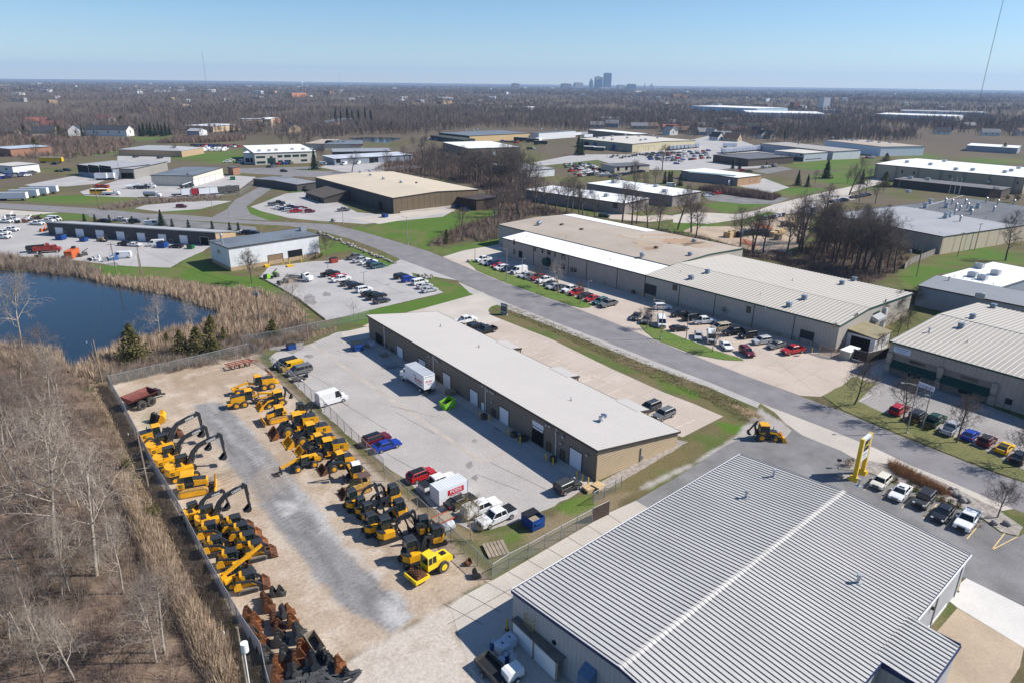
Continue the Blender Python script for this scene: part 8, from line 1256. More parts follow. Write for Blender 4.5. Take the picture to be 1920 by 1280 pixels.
l_=MB();l_.beam((-1.0,.5,2.58),(3.4,.5,2.58),.06,.08);l_.beam((-1.0,1.0,2.58),(3.4,1.0,2.58),.06,.08)
for k in range(11):l_.beam((-.8+k*.4,.5,2.6),(-.8+k*.4,1.0,2.6),.05,.05)
lo=thing("ladder","long ladder lying on the timber shed roof","ladder",ct.location,R(-52));l_.build('ladder_rails',M("ladder_grey",(.2,.19,.22),.5,.2,.1,1),lo)
cg=thing("man_basket","yellow lifting cage standing on the timber shed roof","lifting cage",ct.location+Vector((math.cos(R(-52))*-1.6,math.sin(R(-52))*-1.6,2.5)),R(-52));f=MB()
for x in(-.7,.7):
 for y in(-.6,.6):f.beam((x,y,0),(x,y,1.3),.07,.07)
for z in(.05,.65,1.3):
 for y in(-.6,.6):f.beam((-.7,y,z),(.7,y,z),.05,.05)
 for x in(-.7,.7):f.beam((x,-.6,z),(x,.6,z),.05,.05)
f.build('cage_frame',M("cage_yellow",(.5,.33,.05),.6,0,.2,1),cg);MB().box(-.68,.68,-.58,.58,.0,.04).build('cage_floor',WOOD,cg)
def tote():t=thing("liquid_tote","x","liquid tote");MB().box(-.55,.55,-.5,.5,.15,1.1).build('tank',M("tote_white",(.5,.56,.62),.5,0,.1,1),t);MB().box(-.6,.6,-.55,.55,0,.14).build('pallet_base',WOOD,t);mb=MB();mb.cyl((0,0,1.12),.1,.05,10,'z');mb.build('cap',BLK,t);return t
TO=proto_placer(tote)
TO("white liquid tote nearer the timber shed door",V(ZH,545,930,.6),R(-52),"liquid totes in the dealership's shade",1.2);TO("white liquid tote half behind the timber shed",V(ZH,615,860,.6),R(-52),"liquid totes in the dealership's shade",1.1);TO("grey-white tote in the workshop's shade by the blue dumpster",V(ZI,868,180,.6),R(38),None,.9)
def barrel(col=BLUEP):t=thing("barrel","x","barrel");mb=MB();mb.cyl((0,0,.45),.3,.9,14,'z');mb.build('drum',col,t);mb=MB();mb.cyl((0,0,.91),.27,.04,14,'z');mb.build('drum_lid',STEEL,t);return t
BR=proto_placer(barrel)
for lab,x,y,c in(("blue barrel with a hand pump in the dealership's shade",450,900,BLUEP),("dark blue barrel between tote and white barrels",575,1030,BLUEP),("white barrel beside the dark blue barrel",615,975,WHITE),("white barrel with an opening at the timber shed door",650,1040,WHITE),("striped barrel beside the cage trailer",535,1070,WHITE)):BR(lab,V(ZH,x,y,.5),0,"barrels in the dealership's shade",1.15,col=c)
mo=thing("generator_cart","white boxy generator trailer half in sun at the dealership's shade","generator",V(ZH,650,1190,.5),R(36));MB().prism([(-1.0,.45),(-1.0,1.3),(-.6,1.45),(.9,1.35),(1.0,.45)],-.65,.65).build('housing',WHITE,mo);MB().box(-1.2,1.2,-.5,.5,.3,.44).build('chassis',BLK,mo);MB().box(1.001,1.02,-.3,.3,.8,1.1).build('control_panel',DGR,mo)
for y in(-.75,.75):wheel(mo,.0,y,.32,.2,WHITE)
ut=thing("utility_trailer","dark open trailer frame in the bottom-edge shade","trailer",V(ZH,440,1140,.5),R(-50));b=MB()
for a in((-1.8,1.8,-.95,-.9),(-1.8,1.8,.9,.95),(-1.8,-1.75,-.9,.9)):b.box(*a,.55,1.1)
b.build('side_rail',GSTEEL,ut);MB().box(-1.8,1.8,-.9,.9,.45,.54).build('bed',BLK,ut)
for y in(-1.05,1.05):wheel(ut,-.2,y,.34,.2,STEEL)
t2=thing("utility_trailer","small grey trailer beside the grey minivan at the yard fence","trailer",V(ZI,328,430,.5),H38);MB().box(-1.5,1.5,-.8,.8,.45,.54).build('bed',GSTEEL,t2);MB().box(1.45,1.5,-.8,.8,.545,1.3).build('ramp_gate',STEEL,t2)
for y in(-.92,.92):wheel(t2,0,y,.33,.2,WHITE)
t3=thing("utility_trailer","orange-framed flat trailer beside the white drum tank and fence","trailer",V(ZE,1150,640,.4),H38);MB().box(-1.6,1.6,-.85,.85,.42,.5).build('bed',WOOD,t3);f=MB();f.box(-1.65,1.65,-.92,-.86,.4,.62);f.box(-1.65,1.65,.86,.92,.4,.62);f.build('side_rail',M("trailer_orange",(.5,.1,.04),.6,0,.2,1),t3)
tk=thing("fuel_tank","white drum tank on the grass by the yard fence","tank",V(ZE,1180,740,.6),H38);mb=MB();mb.cyl((0,0,1.0),.62,1.7,18,'x');mb.build('drum',M("tank_white",(.6,.61,.62),.5,0,.15,1),tk);MB().box(-.6,.6,-.4,.4,0,.42).build('cradle',STEEL,tk)
oc=thing("shipping_container","bright orange shipping container end-on at the pond bank","container",V(M5,1080,770,1.2),R(100));MB().box(-3.0,3.0,-1.2,1.2,.1,2.6).build('container_body',M("container_orange",(.55,.12,.03),.6,0,.12,.8,stripe=(.3,.2)),oc);MB().box(-3.03,-3.0,-1.1,1.1,.2,2.5).build('container_door',MATS["container_orange"],oc);mb=MB();mb.box(1.4,2.6,-.5,.5,2.6,3.3);mb.build('roof_crate',DGR,oc)
def junk(label,loc,rz,cols,n=7,r=2.,name="machinery",cat="machine"):
 t=thing(name,label,cat,loc,rz)
 for k in range(n):x,y=U_(-r,r),U_(-r*.6,r*.6);s=U_(.3,.9);MB().box(x-s,x+s,y-s*.6,y+s*.6,.05,U_(.5,1.6),s*.25,s*.1).build('equipment_block',cols[k%len(cols)],t)
 for y in(-1.0,1.0):wheel(t,-.8,y,.5,.3,DGR,RUB)
 MB().beam((0,0,1.2),(r*1.1,.3,2.3),.18,.22).build('lift_arm',cols[0],t);return t
for lab,zc,x,y,cols in(("rust-red tractor in the clutter of the contractor's lot",M5,310,285,(RUST,DGR)),("dark backhoe standing behind the white pickup on the grass edge",M5,550,235,(DGR,RUST)),("white drum machine between tractor and dark backhoe",M5,425,260,(WHITE,GSTEEL)),("white-topped machine at the far left clutter",M5,140,200,(WHITE,DGR)),("orange lift machine at the terrace's left end",M5,665,405,(M("lift_orange",(.6,.13,.02),.5,0,.1,1),DGR)),("grey forklift beside the orange container",M5,1225,780,(GSTEEL,RUST)),("blue and white lift platforms beside the white van",M5,1650,840,(M("lift_blue",(.05,.16,.4),.5,0,.1,1),WHITE,STEEL)),("dark tracked trailer with frame at the pond bank",M5,600,795,(DGR,GSTEEL)),("covered boat pair on trailers at the pond bank",M5,1410,840,(WHITE,GSTEEL)),("dark trailer under the terrace's third door",M5,1560,560,(DGR,WOOD)),("heap of engines and small machines at the white workshop lot edge",ZR,520,390,(DGR,GSTEEL,GREENP)),("grey scrap machine nearest the bare saplings on the lot edge",ZR,600,435,(GSTEEL,WOOD)),("blue barrel stack and pallets at the brown warehouse's right end",ZT,1600,640,(BLUEP,DGR)),("scrap pile left of the barrels at the brown warehouse end",ZT,1480,610,(DGR,GSTEEL)),("blue drums in front of the dark brown shed",ZT,1560,615,(BLUEP,BLUEP)),("dark bin full of parts behind the factory's left end",N7,500,900,(DGR,STEEL)),("white machine crates at the factory's cream wall",N7,1390,640,(STEEL,WHITE)),("green skip beside the factory's cream corner",N7,1125,840,(M("skip_green",(.02,.08,.05),.5,0,.1,1),)),("pale timber crates behind the cream warehouse end",ZO,1625,235,(WOOD,NWOOD)),("rust-red press among crates behind the cream warehouse end",ZO,1680,190,(RUST,ORUST))):junk(lab,V(zc,x,y,.6),R(U_(0,90)),cols)
mg="dark machines parked before the olive warehouse"
for i,(x,y)in enumerate(((1010,505),(1060,490),(1130,515),(1175,500),(1235,500),(1285,480),(1320,485),(1355,470),(1400,475),(1450,470),(1500,470))):t=junk("dark green machine with raised arm before the olive warehouse",V(M2,x,y,1),R(40),(DGR,GSTEEL),4,2.6);t['group']=mg
for i,(x,y)in enumerate(((720,400),(850,410))):t=thing("loading_shelter",("pale flat-roofed shelter by the spruce, left one","pale flat-roofed shelter by the olive warehouse, right one")[i],"shelter",V(M2,x,y,1.5),R(-20));MB().box(-5,5,-2,2,3.0,3.3).build('roof',R_WHITE,t);MB().box(-4.7,4.7,-1.8,1.8,0,2.99).build('wall',W_DARK,t)
for i,(x,y,mt,n_)in enumerate(((150,615,DGR,1),(250,610,DGR,1),(350,600,DGR,1),(440,610,DGR,1),(490,620,DGR,1),(60,640,DGR,1))):
 t=thing("rack_stack","stack of black steel racks in the timber yard","rack",V(N6,x,y,1),R(38),"black steel racks in the timber yard");mb=MB()
 for k in range(5):mb.box(-1.3,1.3,-1.3,1.3,k*.5,k*.5+.12);
 for xx in(-1.3,1.2):
  for yy in(-1.3,1.2):mb.box(xx,xx+.1,yy,yy+.1,0,2.6)
 mb.build('rack_frame',DGR,t)
for i,(x,y,mt)in enumerate([(830,465,NWOOD),(880,440,NWOOD),(930,420,NWOOD),(970,400,NWOOD),(860,490,NWOOD),(920,530,NWOOD),(560,640,NWOOD),(640,610,NWOOD),(690,600,NWOOD),(720,480,WOOD),(790,480,WOOD),(630,680,WOOD)]+[(-130+k*38,640-k*8+(k%2)*12,NWOOD)for k in range(4)]):
 t=thing("timber_crate","pale timber crate stack in the yard behind the long warehouse","crate",V(N6,x,y,1),R(38),"timber crates behind the long warehouse");mb=MB()
 for k in range(3):mb.box(-1.2,1.2,-1.0,1.0,k*.75,k*.75+.66)
 mb.build('crate_boards',mt,t)
ORF=M("orange_rack",(.55,.13,.04),.6,0,.2,1)
for i,(x,y)in enumerate([(300,500),(340,505),(380,515),(420,520),(460,530),(500,535),(110,745),(160,755),(210,770),(250,800)]):
 t=thing("orange_rack","stack of orange steel frames in the timber yard","rack",V(N6,x,y,.6),R(38),"orange steel frames in the timber yard");mb=MB()
 for k in range(7):mb.beam((-1.3+k*.43,-1.1,.1),(-1.3+k*.43+.1,1.1,1.5),.09,.09)
 mb.box(-1.4,1.4,-1.15,-1.05,0,.15);mb.build('frame_bars',ORF,t)
t=thing("loading_ramp","dark sunken loading ramp with an orange rail behind the cream warehouse","ramp",V(N6,690,910,0),R(-48));MB().box(-3,3,-2.2,2.2,.02,.12).build('ramp_floor',DGR,t);MB().box(-3,3,-2.4,-2.25,0,.8).build('rail',ORF,t)
for lab,x,y in(("white steel bin by the cream warehouse, nearer of two",905,810),("white steel bin by the loading bay, farther of two",1180,660)):t=thing("waste_bin",lab,"waste bin",V(ZY,x,y,1),R(38));MB().box(-2.2,2.2,-1.1,1.1,0,1.9).build('bin',M("bin_cream",(.46,.43,.34),.7,0,.2,1,stripe=(1.1,.3)),t);MB().box(-2.3,2.3,-1.2,1.2,1.9,2.0).build('bin_lid',R_WHITE,t)
for i,(x,y,s)in enumerate(((1360,330,1.),(1290,340,.8))):t=thing("storage_tank",("tall white cylinder tank behind the loading bay","shorter white cylinder tank against the loading bay")[i],"tank",V(ZY,x,y,2),0);t.scale=(s,s,s);mb=MB();mb.cyl((0,0,2.7),1.25,5.4,20,'z');mb.build('tank_shell',WHITE,t);mb=MB();mb.sphere((0,0,5.4),1.24,16,6,.3);mb.build('tank_dome',WHITE,t)
RK=M("boulder",(.3,.28,.26),.9,0,.3,1.5,fine=.3)
def rock():
 t=bpy.data.objects.new("boulder",None);bpy.data.objects.remove(t);mb=MB();mb.sphere((0,0,.25),.5,8,5,.7);mb.v=[(x*U_(.8,1.2),y*U_(.8,1.2),z)for x,y,z in mb.v];o=mb.build("boulder",RK);tag(o,"x","boulder");return o
RO=proto_placer(rock)
for lab,zc,x,y,s in(("boulder right of the bare tree in the gravel bed, left of two",ZM,1670,640,1.),("boulder right of the bare tree in the gravel bed, right of two",ZM,1775,645,1.2),("boulder on the gravel island under the pylon sign",ZM,350,235,1.2),("boulder at the top end of the gravel bed",ZM,465,95,.8),("dark boulder at the far corner of the warehouse verge",ZN,75,282,1.5),("boulder beside the brown warehouse drive mouth",ZT,685,718,2.2)):RO(lab,V(zc,x,y,.2),R(U_(0,300)),None,s)
rg="riprap stones lining the ditch of the white workshop lot"
for k in range(46):
 t_=k/45;a=Vector(ZR(870,70)).lerp(Vector(ZR(1440,300)),t_)+Vector((U_(-3,3),U_(-1.8,1.8)));p=G(*a);RO("pale riprap stone in the ditch between road and white workshop lot",(p.x,p.y,0),U_(0,6),rg,U_(.8,1.6))
for k in range(18):p=G(*ZR(U_(1620,1745),U_(385,415)));RO("pale riprap stone at the lot entrance ditch",(p.x,p.y,0),U_(0,6),"riprap stones at the lot entrance ditch",U_(.7,1.3))
for k in range(26):t_=k/25;a=Vector(ZM(1290,370)).lerp(Vector(ZM(1420,450)),t_)+Vector((U_(-4,4),U_(-4,4)));p=G(*a);RO("grey riprap stone in the gravel bed culvert",(p.x,p.y,.08),U_(0,6),"riprap stones in the gravel bed",U_(.6,1.1))
def wire(label,a,b,sag=1.2,r=.025):
 a,b=Vector(a),Vector(b);pts=[a.lerp(b,k/16)-Vector((0,0,sag*4*(k/16)*(1-k/16)))for k in range(17)];mb=MB();mb.path(pts,[r]*17,4,False);o=mb.build("power_line",BLK);tag(o,label,"cable","overhead wires across the pond");return o
for i,(p,q)in enumerate((((b1,h1),(b2,h2_)),((b1,h1),(b3,h3)),((b4,h4),(b3,h3)),((b4,h4),(b5,h5)))):
 wire(["wire from the near shore pole to the leaning reed pole","wire from the near shore pole to the tall reed pole","wire from the transformer pole to the tall reed pole","wire from the transformer pole to the pale corner pole"][i],p[0]+Vector((0,0,p[1]-.3)),q[0]+Vector((0,0,q[1]-.3)))
mk=M("mast_steel",(.16,.15,.16),.6,.2,.1,.02)
def mast(label,base,H,wd):
 p=G(*base);t=thing("radio_mast",label,"radio mast",p);mb=MB();ang=[0,2.09,4.19]
 for k in range(3):mb.tube((wd*math.cos(ang[k]),wd*math.sin(ang[k]),0),(wd*math.cos(ang[k]),wd*math.sin(ang[k]),H),wd*.22,n=4)
 mb.build('mast_leg',mk,t);br=MB();n=int(H/(wd*5))
 for i in range(n):
  for k in range(3):a,b=ang[k],ang[(k+1)%3];br.tube((wd*math.cos(a),wd*math.sin(a),H*i/n),(wd*math.cos(b),wd*math.sin(b),H*(i+1)/n),wd*.13,n=3,caps=False)
 br.build('lattice',mk,t)
mast("tall lattice radio mast rising out of the picture at upper right",(1832,206),330,.9);mast("faint thin radio mast on the left horizon",(388,166),230,1.2);mast("short radio mast on the horizon left of centre",(637,166),130,1.0);mast("small lattice mast on the right horizon",(1713,182),60,.8)
wt=thing("water_tower","white water tower on the horizon left of centre","water tower",G(567,163.5));mb=MB();mb.tube((0,0,0),(0,0,34),3,2.5,10);mb.build('stem',WHITE,wt);mb=MB();mb.sphere((0,0,40),9,12,8,.8);mb.build('tank',WHITE,wt)
pr=thing("person","person in blue jeans and light top standing behind the white SUV","person",G(*ZN(1490,660)));
def skin_chain(name,pts,edges,mat,parent):
 me=bpy.data.meshes.new(name);me.from_pydata([p[:3]for p in pts],edges,[]);o=link(name,me,parent);md=o.modifiers.new("skin",'SKIN');sv=me.skin_vertices[0].data
 for i,p in enumerate(pts):sv[i].radius=(p[3],p[3]*p[4]if len(p)>4 else p[3])
 sv[0].use_root=True;o.modifiers.new("sub",'SUBSURF').levels=1;me.materials.append(mat);return o
SK=M("skin_tone",(.5,.3,.2),.6,0,.1,3)
body=skin_chain('body',[(0,0,.95,.15,.75),(0,0,1.2,.15,.7),(0,0,1.42,.16,.6),(0,0,1.52,.06),(0,.02,1.66,.10),(0,.02,1.74,.08),(.2,0,1.40,.06),(.26,.03,1.12,.045),(.24,.12,.9,.035),(-.2,0,1.40,.06),(-.26,.03,1.12,.045),(-.24,.12,.9,.035),(.1,0,.85,.09),(.11,.02,.48,.065),(.11,0,.08,.045),(.11,.14,.04,.04),(-.1,0,.85,.09),(-.11,-.02,.48,.065),(-.11,-.04,.08,.045),(-.11,.1,.04,.04)],[(0,1),(1,2),(2,3),(3,4),(4,5),(2,6),(6,7),(7,8),(2,9),(9,10),(10,11),(0,12),(12,13),(13,14),(14,15),(0,16),(16,17),(17,18),(18,19)],SK,pr)
skin_chain('jeans',[(0,0,.97,.165,.8),(.1,0,.85,.10),(.11,.02,.48,.078),(.11,0,.1,.06),(-.1,0,.85,.10),(-.11,-.02,.48,.078),(-.11,-.04,.1,.06)],[(0,1),(1,2),(2,3),(0,4),(4,5),(5,6)],M("denim",(.05,.09,.2),.9,0,.1,3),pr)
skin_chain('shirt',[(0,0,1.02,.165,.78),(0,0,1.25,.165,.72),(0,0,1.42,.165,.62),(.2,0,1.41,.07),(.25,.02,1.2,.055),(-.2,0,1.41,.07),(-.25,.02,1.2,.055)],[(0,1),(1,2),(2,3),(3,4),(2,5),(5,6)],M("pale_shirt",(.4,.42,.45),.9,0,.1,3),pr)
mb=MB();mb.sphere((0,-.01,1.71),.115,8,6);mb.build('hair',M("dark_hair",(.03,.02,.015),.8,0,.1,3),pr)
# ---- trees and brush
def segs_mesh(name,segs,n,mat):
 A=np.array([s[0]for s in segs]);B=np.array([s[1]for s in segs]);ra=np.array([s[2]for s in segs]);rb=np.array([s[3]for s in segs])
 d=B-A;d/=np.linalg.norm(d,axis=1)[:,None]+1e-9;ref=np.where(np.abs(d[:,2:3])<.9,[[0,0,1.]],[[1.,0,0]]);u=np.cross(d,ref);u/=np.linalg.norm(u,axis=1)[:,None];v=np.cross(d,u)
 ang=2*np.pi*np.arange(n)/n;ring=u[:,None,:]*np.cos(ang)[None,:,None]+v[:,None,:]*np.sin(ang)[None,:,None]
 V_=np.concatenate([A[:,None,:]+ring*ra[:,None,None],B[:,None,:]+ring*rb[:,None,None]],1).reshape(-1,3);k=np.arange(len(segs))[:,None]*2*n;i=np.arange(n)[None,:]
 F_=np.stack([k+i,k+(i+1)%n,k+n+(i+1)%n,k+n+i],-1).reshape(-1,4);return np_mesh(name,V_,F_,mat,n>3)
def gen_tree(h,rnd,kind):
 trunk,crown=[],[]
 def grow(p,d,L,r,lvl,n,bend,up,out,kids,depth):
  pts=[p]
  for i in range(n):
   d=d+rnd.normal(0,bend,3);d[2]+=up;d=d/np.linalg.norm(d);q=p+d*L/n;r2=r*(1-.8*(i+1)/n)if lvl else r*(1-.62*(i+1)/n);out.append((p,q,r*(1-.8*i/n)if lvl else r*(1-.62*i/n),max(r2,.014)));p=q;pts.append((p,d,r2))
  return pts[1:]
 def sub(p,d,L,r,lvl):
  P_=grow(p,d,L,r,lvl,3 if lvl<3 else 2,.16,.07,crown,0,0)
  if lvl>=MX_:return
  k=KID[lvl]
  for j in range(k):
   t=(j+.6)/k*len(P_);i=min(int(t),len(P_)-1);q,dd,rr=P_[i];a=rnd.uniform(0,2*np.pi);o=np.cross(dd,[math.cos(a),math.sin(a),.3]);o/=np.linalg.norm(o)+1e-9
   nd=dd*rnd.uniform(.55,.9)+o*rnd.uniform(.5,.9);nd/=np.linalg.norm(nd);sub(q,nd,L*rnd.uniform(.45,.65),max(rr*.6,r*.38),lvl+1)
 z=np.zeros(3);lean=rnd.normal(0,.06,3);lean[2]=1
 if kind=='wood':MX_,KID,n0,st,L0,tr=4,{1:6,2:5,3:3},14,.3,.38,.0155
 elif kind=='street':MX_,KID,n0,st,L0,tr=4,{1:6,2:5,3:4},15,.24,.42,.016
 else:MX_,KID,n0,st,L0,tr=3,{1:5,2:4},9,.05,.62,.012
 P_=grow(z,lean/np.linalg.norm(lean),h*.94,h*tr,0,8,.05,.03,trunk,0,0)
 for j in range(n0):
  t=st+(1-st)*(j+.5)/n0;i=min(int(t*8),7);q,dd,rr=P_[i];a=j*2.4+rnd.uniform(-.4,.4);e=rnd.uniform(.5,.95)+.6*(t-st);nd=np.array([math.cos(a),math.sin(a),e]);nd/=np.linalg.norm(nd)
  sub(q,nd,h*L0*(1.15-.75*t)*rnd.uniform(.8,1.15)+.1,max(rr*.62,.015),1)
 return trunk,crown
def tree_proto(kind,seed,h,bark,twig,group,cat="tree"):
 rnd=np.random.default_rng(seed);tr,cr2_=gen_tree(h,rnd,kind);kf={5:1.75,6:1.75,7:1.75,8:1.3,9:1.3,10:1.3}.get(seed,1.);tr,cr2_=([(a,b,c*kf,d*kf)for a,b,c,d in q]for q in(tr,cr2_));return(segs_mesh("trunk",tr,6,bark),segs_mesh("crown",cr2_,3,twig),h)
TP={k:[tree_proto(kd,s,h,b,t,None)for s in seeds]for k,kd,seeds,h,b,t in(('pale','wood',(1,2,3,4),12.,BARK,TWIG),('mid','wood',(15,16,17),10.,BARK,M("brown_twigs",(.27,.21,.17),.9,0,.25,.6)),('dark','wood',(5,6,7),14.,BARKD,TWIGD),('street','street',(8,9,10),7.,BARKD,TWIGD),('tan','street',(14,),5.,BARK,M("willow_twigs",(.34,.26,.12),.9,0,.2,.6)),('bush','bush',(11,12),3.,BARKD,TWIG))}
def tree(kind,label,loc,h,group=None,name="bare_tree",rz=None,cat="tree"):
 tm,cm,h0=random.choice(TP[kind]);t=thing(name,label,cat,loc,U_(0,6.28)if rz is None else rz,group);s=h/h0;t.scale=(s*U_(.9,1.1),s*U_(.9,1.1),s);link("trunk",tm,t);link("crown",cm,t);return t
def leaf_mesh(name,rnd,n,fn,size,mat):
 """n leaf-clump triangles placed by fn -> (n,3) points"""
 p=fn(rnd,n);a=rnd.normal(size=(n,3));a/=np.linalg.norm(a,axis=1)[:,None];b=np.cross(a,rnd.normal(size=(n,3)));b/=np.linalg.norm(b,axis=1)[:,None];s=size*rnd.uniform(.5,1.3,(n,1))
 V_=np.stack([p+a*s,p-a*s*.5+b*s*.7,p-a*s*.5-b*s*.7],1).reshape(-1,3);return np_mesh(name,V_,np.arange(3*n).reshape(-1,3),mat)
def cone_pts(w,lo=.06,pw=1.,lay=0):
 def f(rnd,n):
  z=rnd.random(n)**1.5;r=w*(1-z)**pw*(rnd.random(n)**.45);a=rnd.uniform(0,2*np.pi,n);r*=(.8+.3*np.sin(a*5+z*9))
  if lay:r*=.72+.45*((z*lay)%1<.5)
  return np.stack([r*np.cos(a),r*np.sin(a),lo+z*(1-lo)-r*.12],1)
 return f
def ball_pts(rnd,n):d=rnd.normal(size=(n,3));d/=np.linalg.norm(d,axis=1)[:,None];r=rnd.random(n)**.4*(.85+.25*np.sin(d[:,0]*5+d[:,1]*4));return np.stack([d[:,0]*r*.55,d[:,1]*r*.55,.5+d[:,2]*r*.5],1)
EP={'cedar':[leaf_mesh("crown",np.random.default_rng(20+i),1500,cone_pts(.36,.03,.7),.035,EVG)for i in range(2)],'spruce':[leaf_mesh("crown",np.random.default_rng(30+i),1700,cone_pts(.27,.05,.9,9),.035,SPR)for i in range(2)],'column':[leaf_mesh("crown",np.random.default_rng(40),900,cone_pts(.17,.0,.35),.035,SPR)],'ball':[leaf_mesh("crown",np.random.default_rng(41),700,ball_pts,.05,EVG)],'brownball':[leaf_mesh("crown",np.random.default_rng(42),900,ball_pts,.05,TWIG)],'twigball':[leaf_mesh("crown",np.random.default_rng(43),900,ball_pts,.03,TWIGD)]}
tstub=MB().tube((0,0,0),(0,0,.85),.022,.005,6).mesh("trunk",BARKD)
def evergreen(kind,label,loc,h,w=1.,group=None,name="evergreen_tree",cat="tree"):
 t=thing(name,label,cat,loc,U_(0,6),group);t.scale=(h*w,h*w,h);link("trunk",tstub,t);link("crown",random.choice(EP[kind]),t);return t
for kind,lab,base,top in(('pale',"pale bare tree leaning over the pond's left shore",M6(225,740),M6(180,80)),('pale',"pale spreading bare tree at the left edge below the pond",M6(110,1290),M6(110,1060)),('pale',"grey multi-stemmed bare tree at the reed edge left of the yard",M6(500,1240),M6(440,760)),('pale',"big pale bare tree in the left wood, tallest trunk",M7(350,480),M7(200,-330)),('pale',"straight-trunked bare tree second from the left in the wood",M7(435,700),M7(300,260)),('pale',"straight pale trunk in the middle of the left wood",M7(610,600),M7(530,-60)),('pale',"straight trunk nearest the tan grass strip",M7(780,715),M7(690,330)),('pale',"crooked bare tree bent to the left in the wood",M7(395,740),M7(100,460)),('pale',"thin bare tree near the bottom of the tan grass strip",M7(990,1150),M7(900,740)),('pale',"bare tree near the bottom left corner",M7(275,1210),M7(180,830)),('pale',"forked bare tree at the bottom of the left wood",M7(475,1270),M7(380,920)),('pale',"pale twisted tree at the left edge beside the straight trunks",M7(60,1000),M7(20,720)),('pale',"pale bare tree left of the tall excavators",ZA(390,1290),ZA(330,640)),('pale',"pale bare tree at the left edge across from the first loader",ZA(150,1250),ZA(90,700)),('street',"bare street tree at the corner of the concrete apron",ZL(465,540),ZL(480,210)),('street',"bare street tree over the red SUV",ZL(880,692),ZL(905,350)),('street',"bare street tree beside the blue coupe",ZL(1338,866),ZL(1410,510)),('street',"bare street tree at the right edge beside the black sedan",ZL(1882,1072),ZL(1890,720)),('street',"bare tree standing in the gravel bed by the white pickup",ZM(1688,595),ZM(1700,310)),('street',"small bare tree in the warehouse verge near the white van",ZN(595,476),ZN(590,335)),('pale',"tallest bare tree of the warehouse verge",ZN(755,532),ZN(770,320)),('street',"bare tree at the right end of the warehouse verge",ZN(912,602),ZN(925,450)),('street',"bare tree on the tip of the second lawn",ZN(1410,787),ZN(1410,640)),('street',"small bare tree on the lawn before the white coupe",ZO(560,447),ZO(575,330)),('street',"bare lawn tree before the white workshop",ZR(370,442),ZR(360,225)),('street',"bare tree right of the white workshop",ZR(932,250),ZR(945,100)),('pale',"slim bare sapling pair between the reeds and white workshop lot",ZR(665,725),ZR(650,420)),('pale',"slim sapling in the dry grass left of the pair",ZR(615,700),ZR(605,560)),('bush',"small bare shrub-tree at the bottom of the white workshop lot",ZR(1130,712),ZR(1125,610)),('tan',"straw-coloured bare willow shrub beside the drum tank",ZE(1400,850),ZE(1290,520)),('pale',"thin bare tree by the pond near the cedars",ZQ(1200,1095),ZQ(1210,830)),('pale',"forked bare tree at the pond edge right of the thin one",ZQ(1470,1055),ZQ(1400,840)),('bush',"grey bare shrub tree left of the thin pond-side tree",ZQ(1010,1080),ZQ(1000,980)),('dark',"dark bare tree between the twin evergreens and parked rows",M2(1655,690),M2(1655,400)),('dark',"dark bare tree near the pale depot docks",ZT(812,385),ZT(812,255)),('street',"round bare tree before the pale depot wall",N5(1110,690),N5(1110,540)),('dark',"dark bare tree right of the spruce trio",M4(490,640),M4(530,330)),('dark',"bare tree on the lawn behind the factory",N7(1680,1020),N7(1700,600)),('dark',"bare tree beside the right edge behind the factory",N7(1660,730),N7(1740,420)),('street',"bare tree by the cream warehouse wall",ZO(640,255),ZO(640,180)),('street',"bare shrub tree on the office wall of the warehouse",ZN(1230,480),ZN(1235,370)),('street',"bare tree in front of the loading bay, nearer one",ZY(1370,810),ZY(1370,560)),('street',"bare tree in front of the loading bay, farther one",ZY(1620,560),ZY(1640,300)),('street',"bare tree at the awning building's side, rear one",ZY(1780,470),ZY(1820,200)),('street',"bare tree before the steel yard, left of two on the green",N3(1040,665),N3(1030,560)),('street',"bare tree on the green, right of two",N3(1130,665),N3(1120,550)),('street',"round bare tree before the blue-trimmed office",N4(870,580),N4(870,440)),('street',"flat bare tree before the blue-trimmed office",N4(640,580),N4(630,490))):
 h=top_h(base,top);tree(kind,lab,G(*base),max(2.5,min(h,17)))
def in_poly(poly,n,rnd=NR):
 w_=W2(poly);lo,hi=w_.min(0),w_.max(0);out=[]
 while len(out)<n:
  q=lo+(hi-lo)*rnd.random((n*4,2));q=q[sdist(w_,q)>0];out+=list(q)
 return np.array(out[:n])
WV=[(0,660),(100,700),(140,740),(170,820),(215,920),(255,1010),(285,1100),(305,1200),(335,1300),(200,1400),(-60,1400),(-120,900)]
for x,y in in_poly(WV,30):tree('mid',"bare pale tree standing in the brushy wood left of the machine yard",(x,y,0),U_(6,11),"bare trees of the left wood")
for px,py in[(1388,462),(1410,470),(1430,474),(1500,458),(1525,490),(1560,492),(1580,502),(1602,506),(1622,512),(1648,516),(1640,482),(1475,480),(1545,470),(1592,480)]+[ZU(*q)for q in((675,620),(930,610),(1005,640),(870,650),(1040,630),(1375,700),(1440,720),(1470,715),(1545,740),(1625,700),(1745,750),(1835,770),(60,420),(100,415),(165,420),(200,430),(300,420),(360,430),(400,420),(430,410),(480,400),(540,400),(590,390),(250,400),(30,400),(500,430),(800,560),(640,480),(720,520),(580,470))]:tree('dark',"tall dark bare tree of the wood between the warehouses",G(px,py),U_(11,16),"tall bare trees between the warehouses")
for pl_,n_ in(([(780,320),(960,324),(1000,354),(940,352),(860,342)],24),([(1480,458),(1560,445),(1640,470),(1690,508),(1640,532),(1500,490)],22)):
 for x,y in in_poly(pl_,n_):tree('dark',"tall dark bare tree of the wood between the warehouses",(x,y,0),U_(12,17),"tall bare trees between the warehouses")
for x,y in in_poly(MIDWOOD,46):tree('dark',"bare tree of the thicket between the warehouses",(x,y,0),U_(8,13),"smaller bare trees between the warehouses")
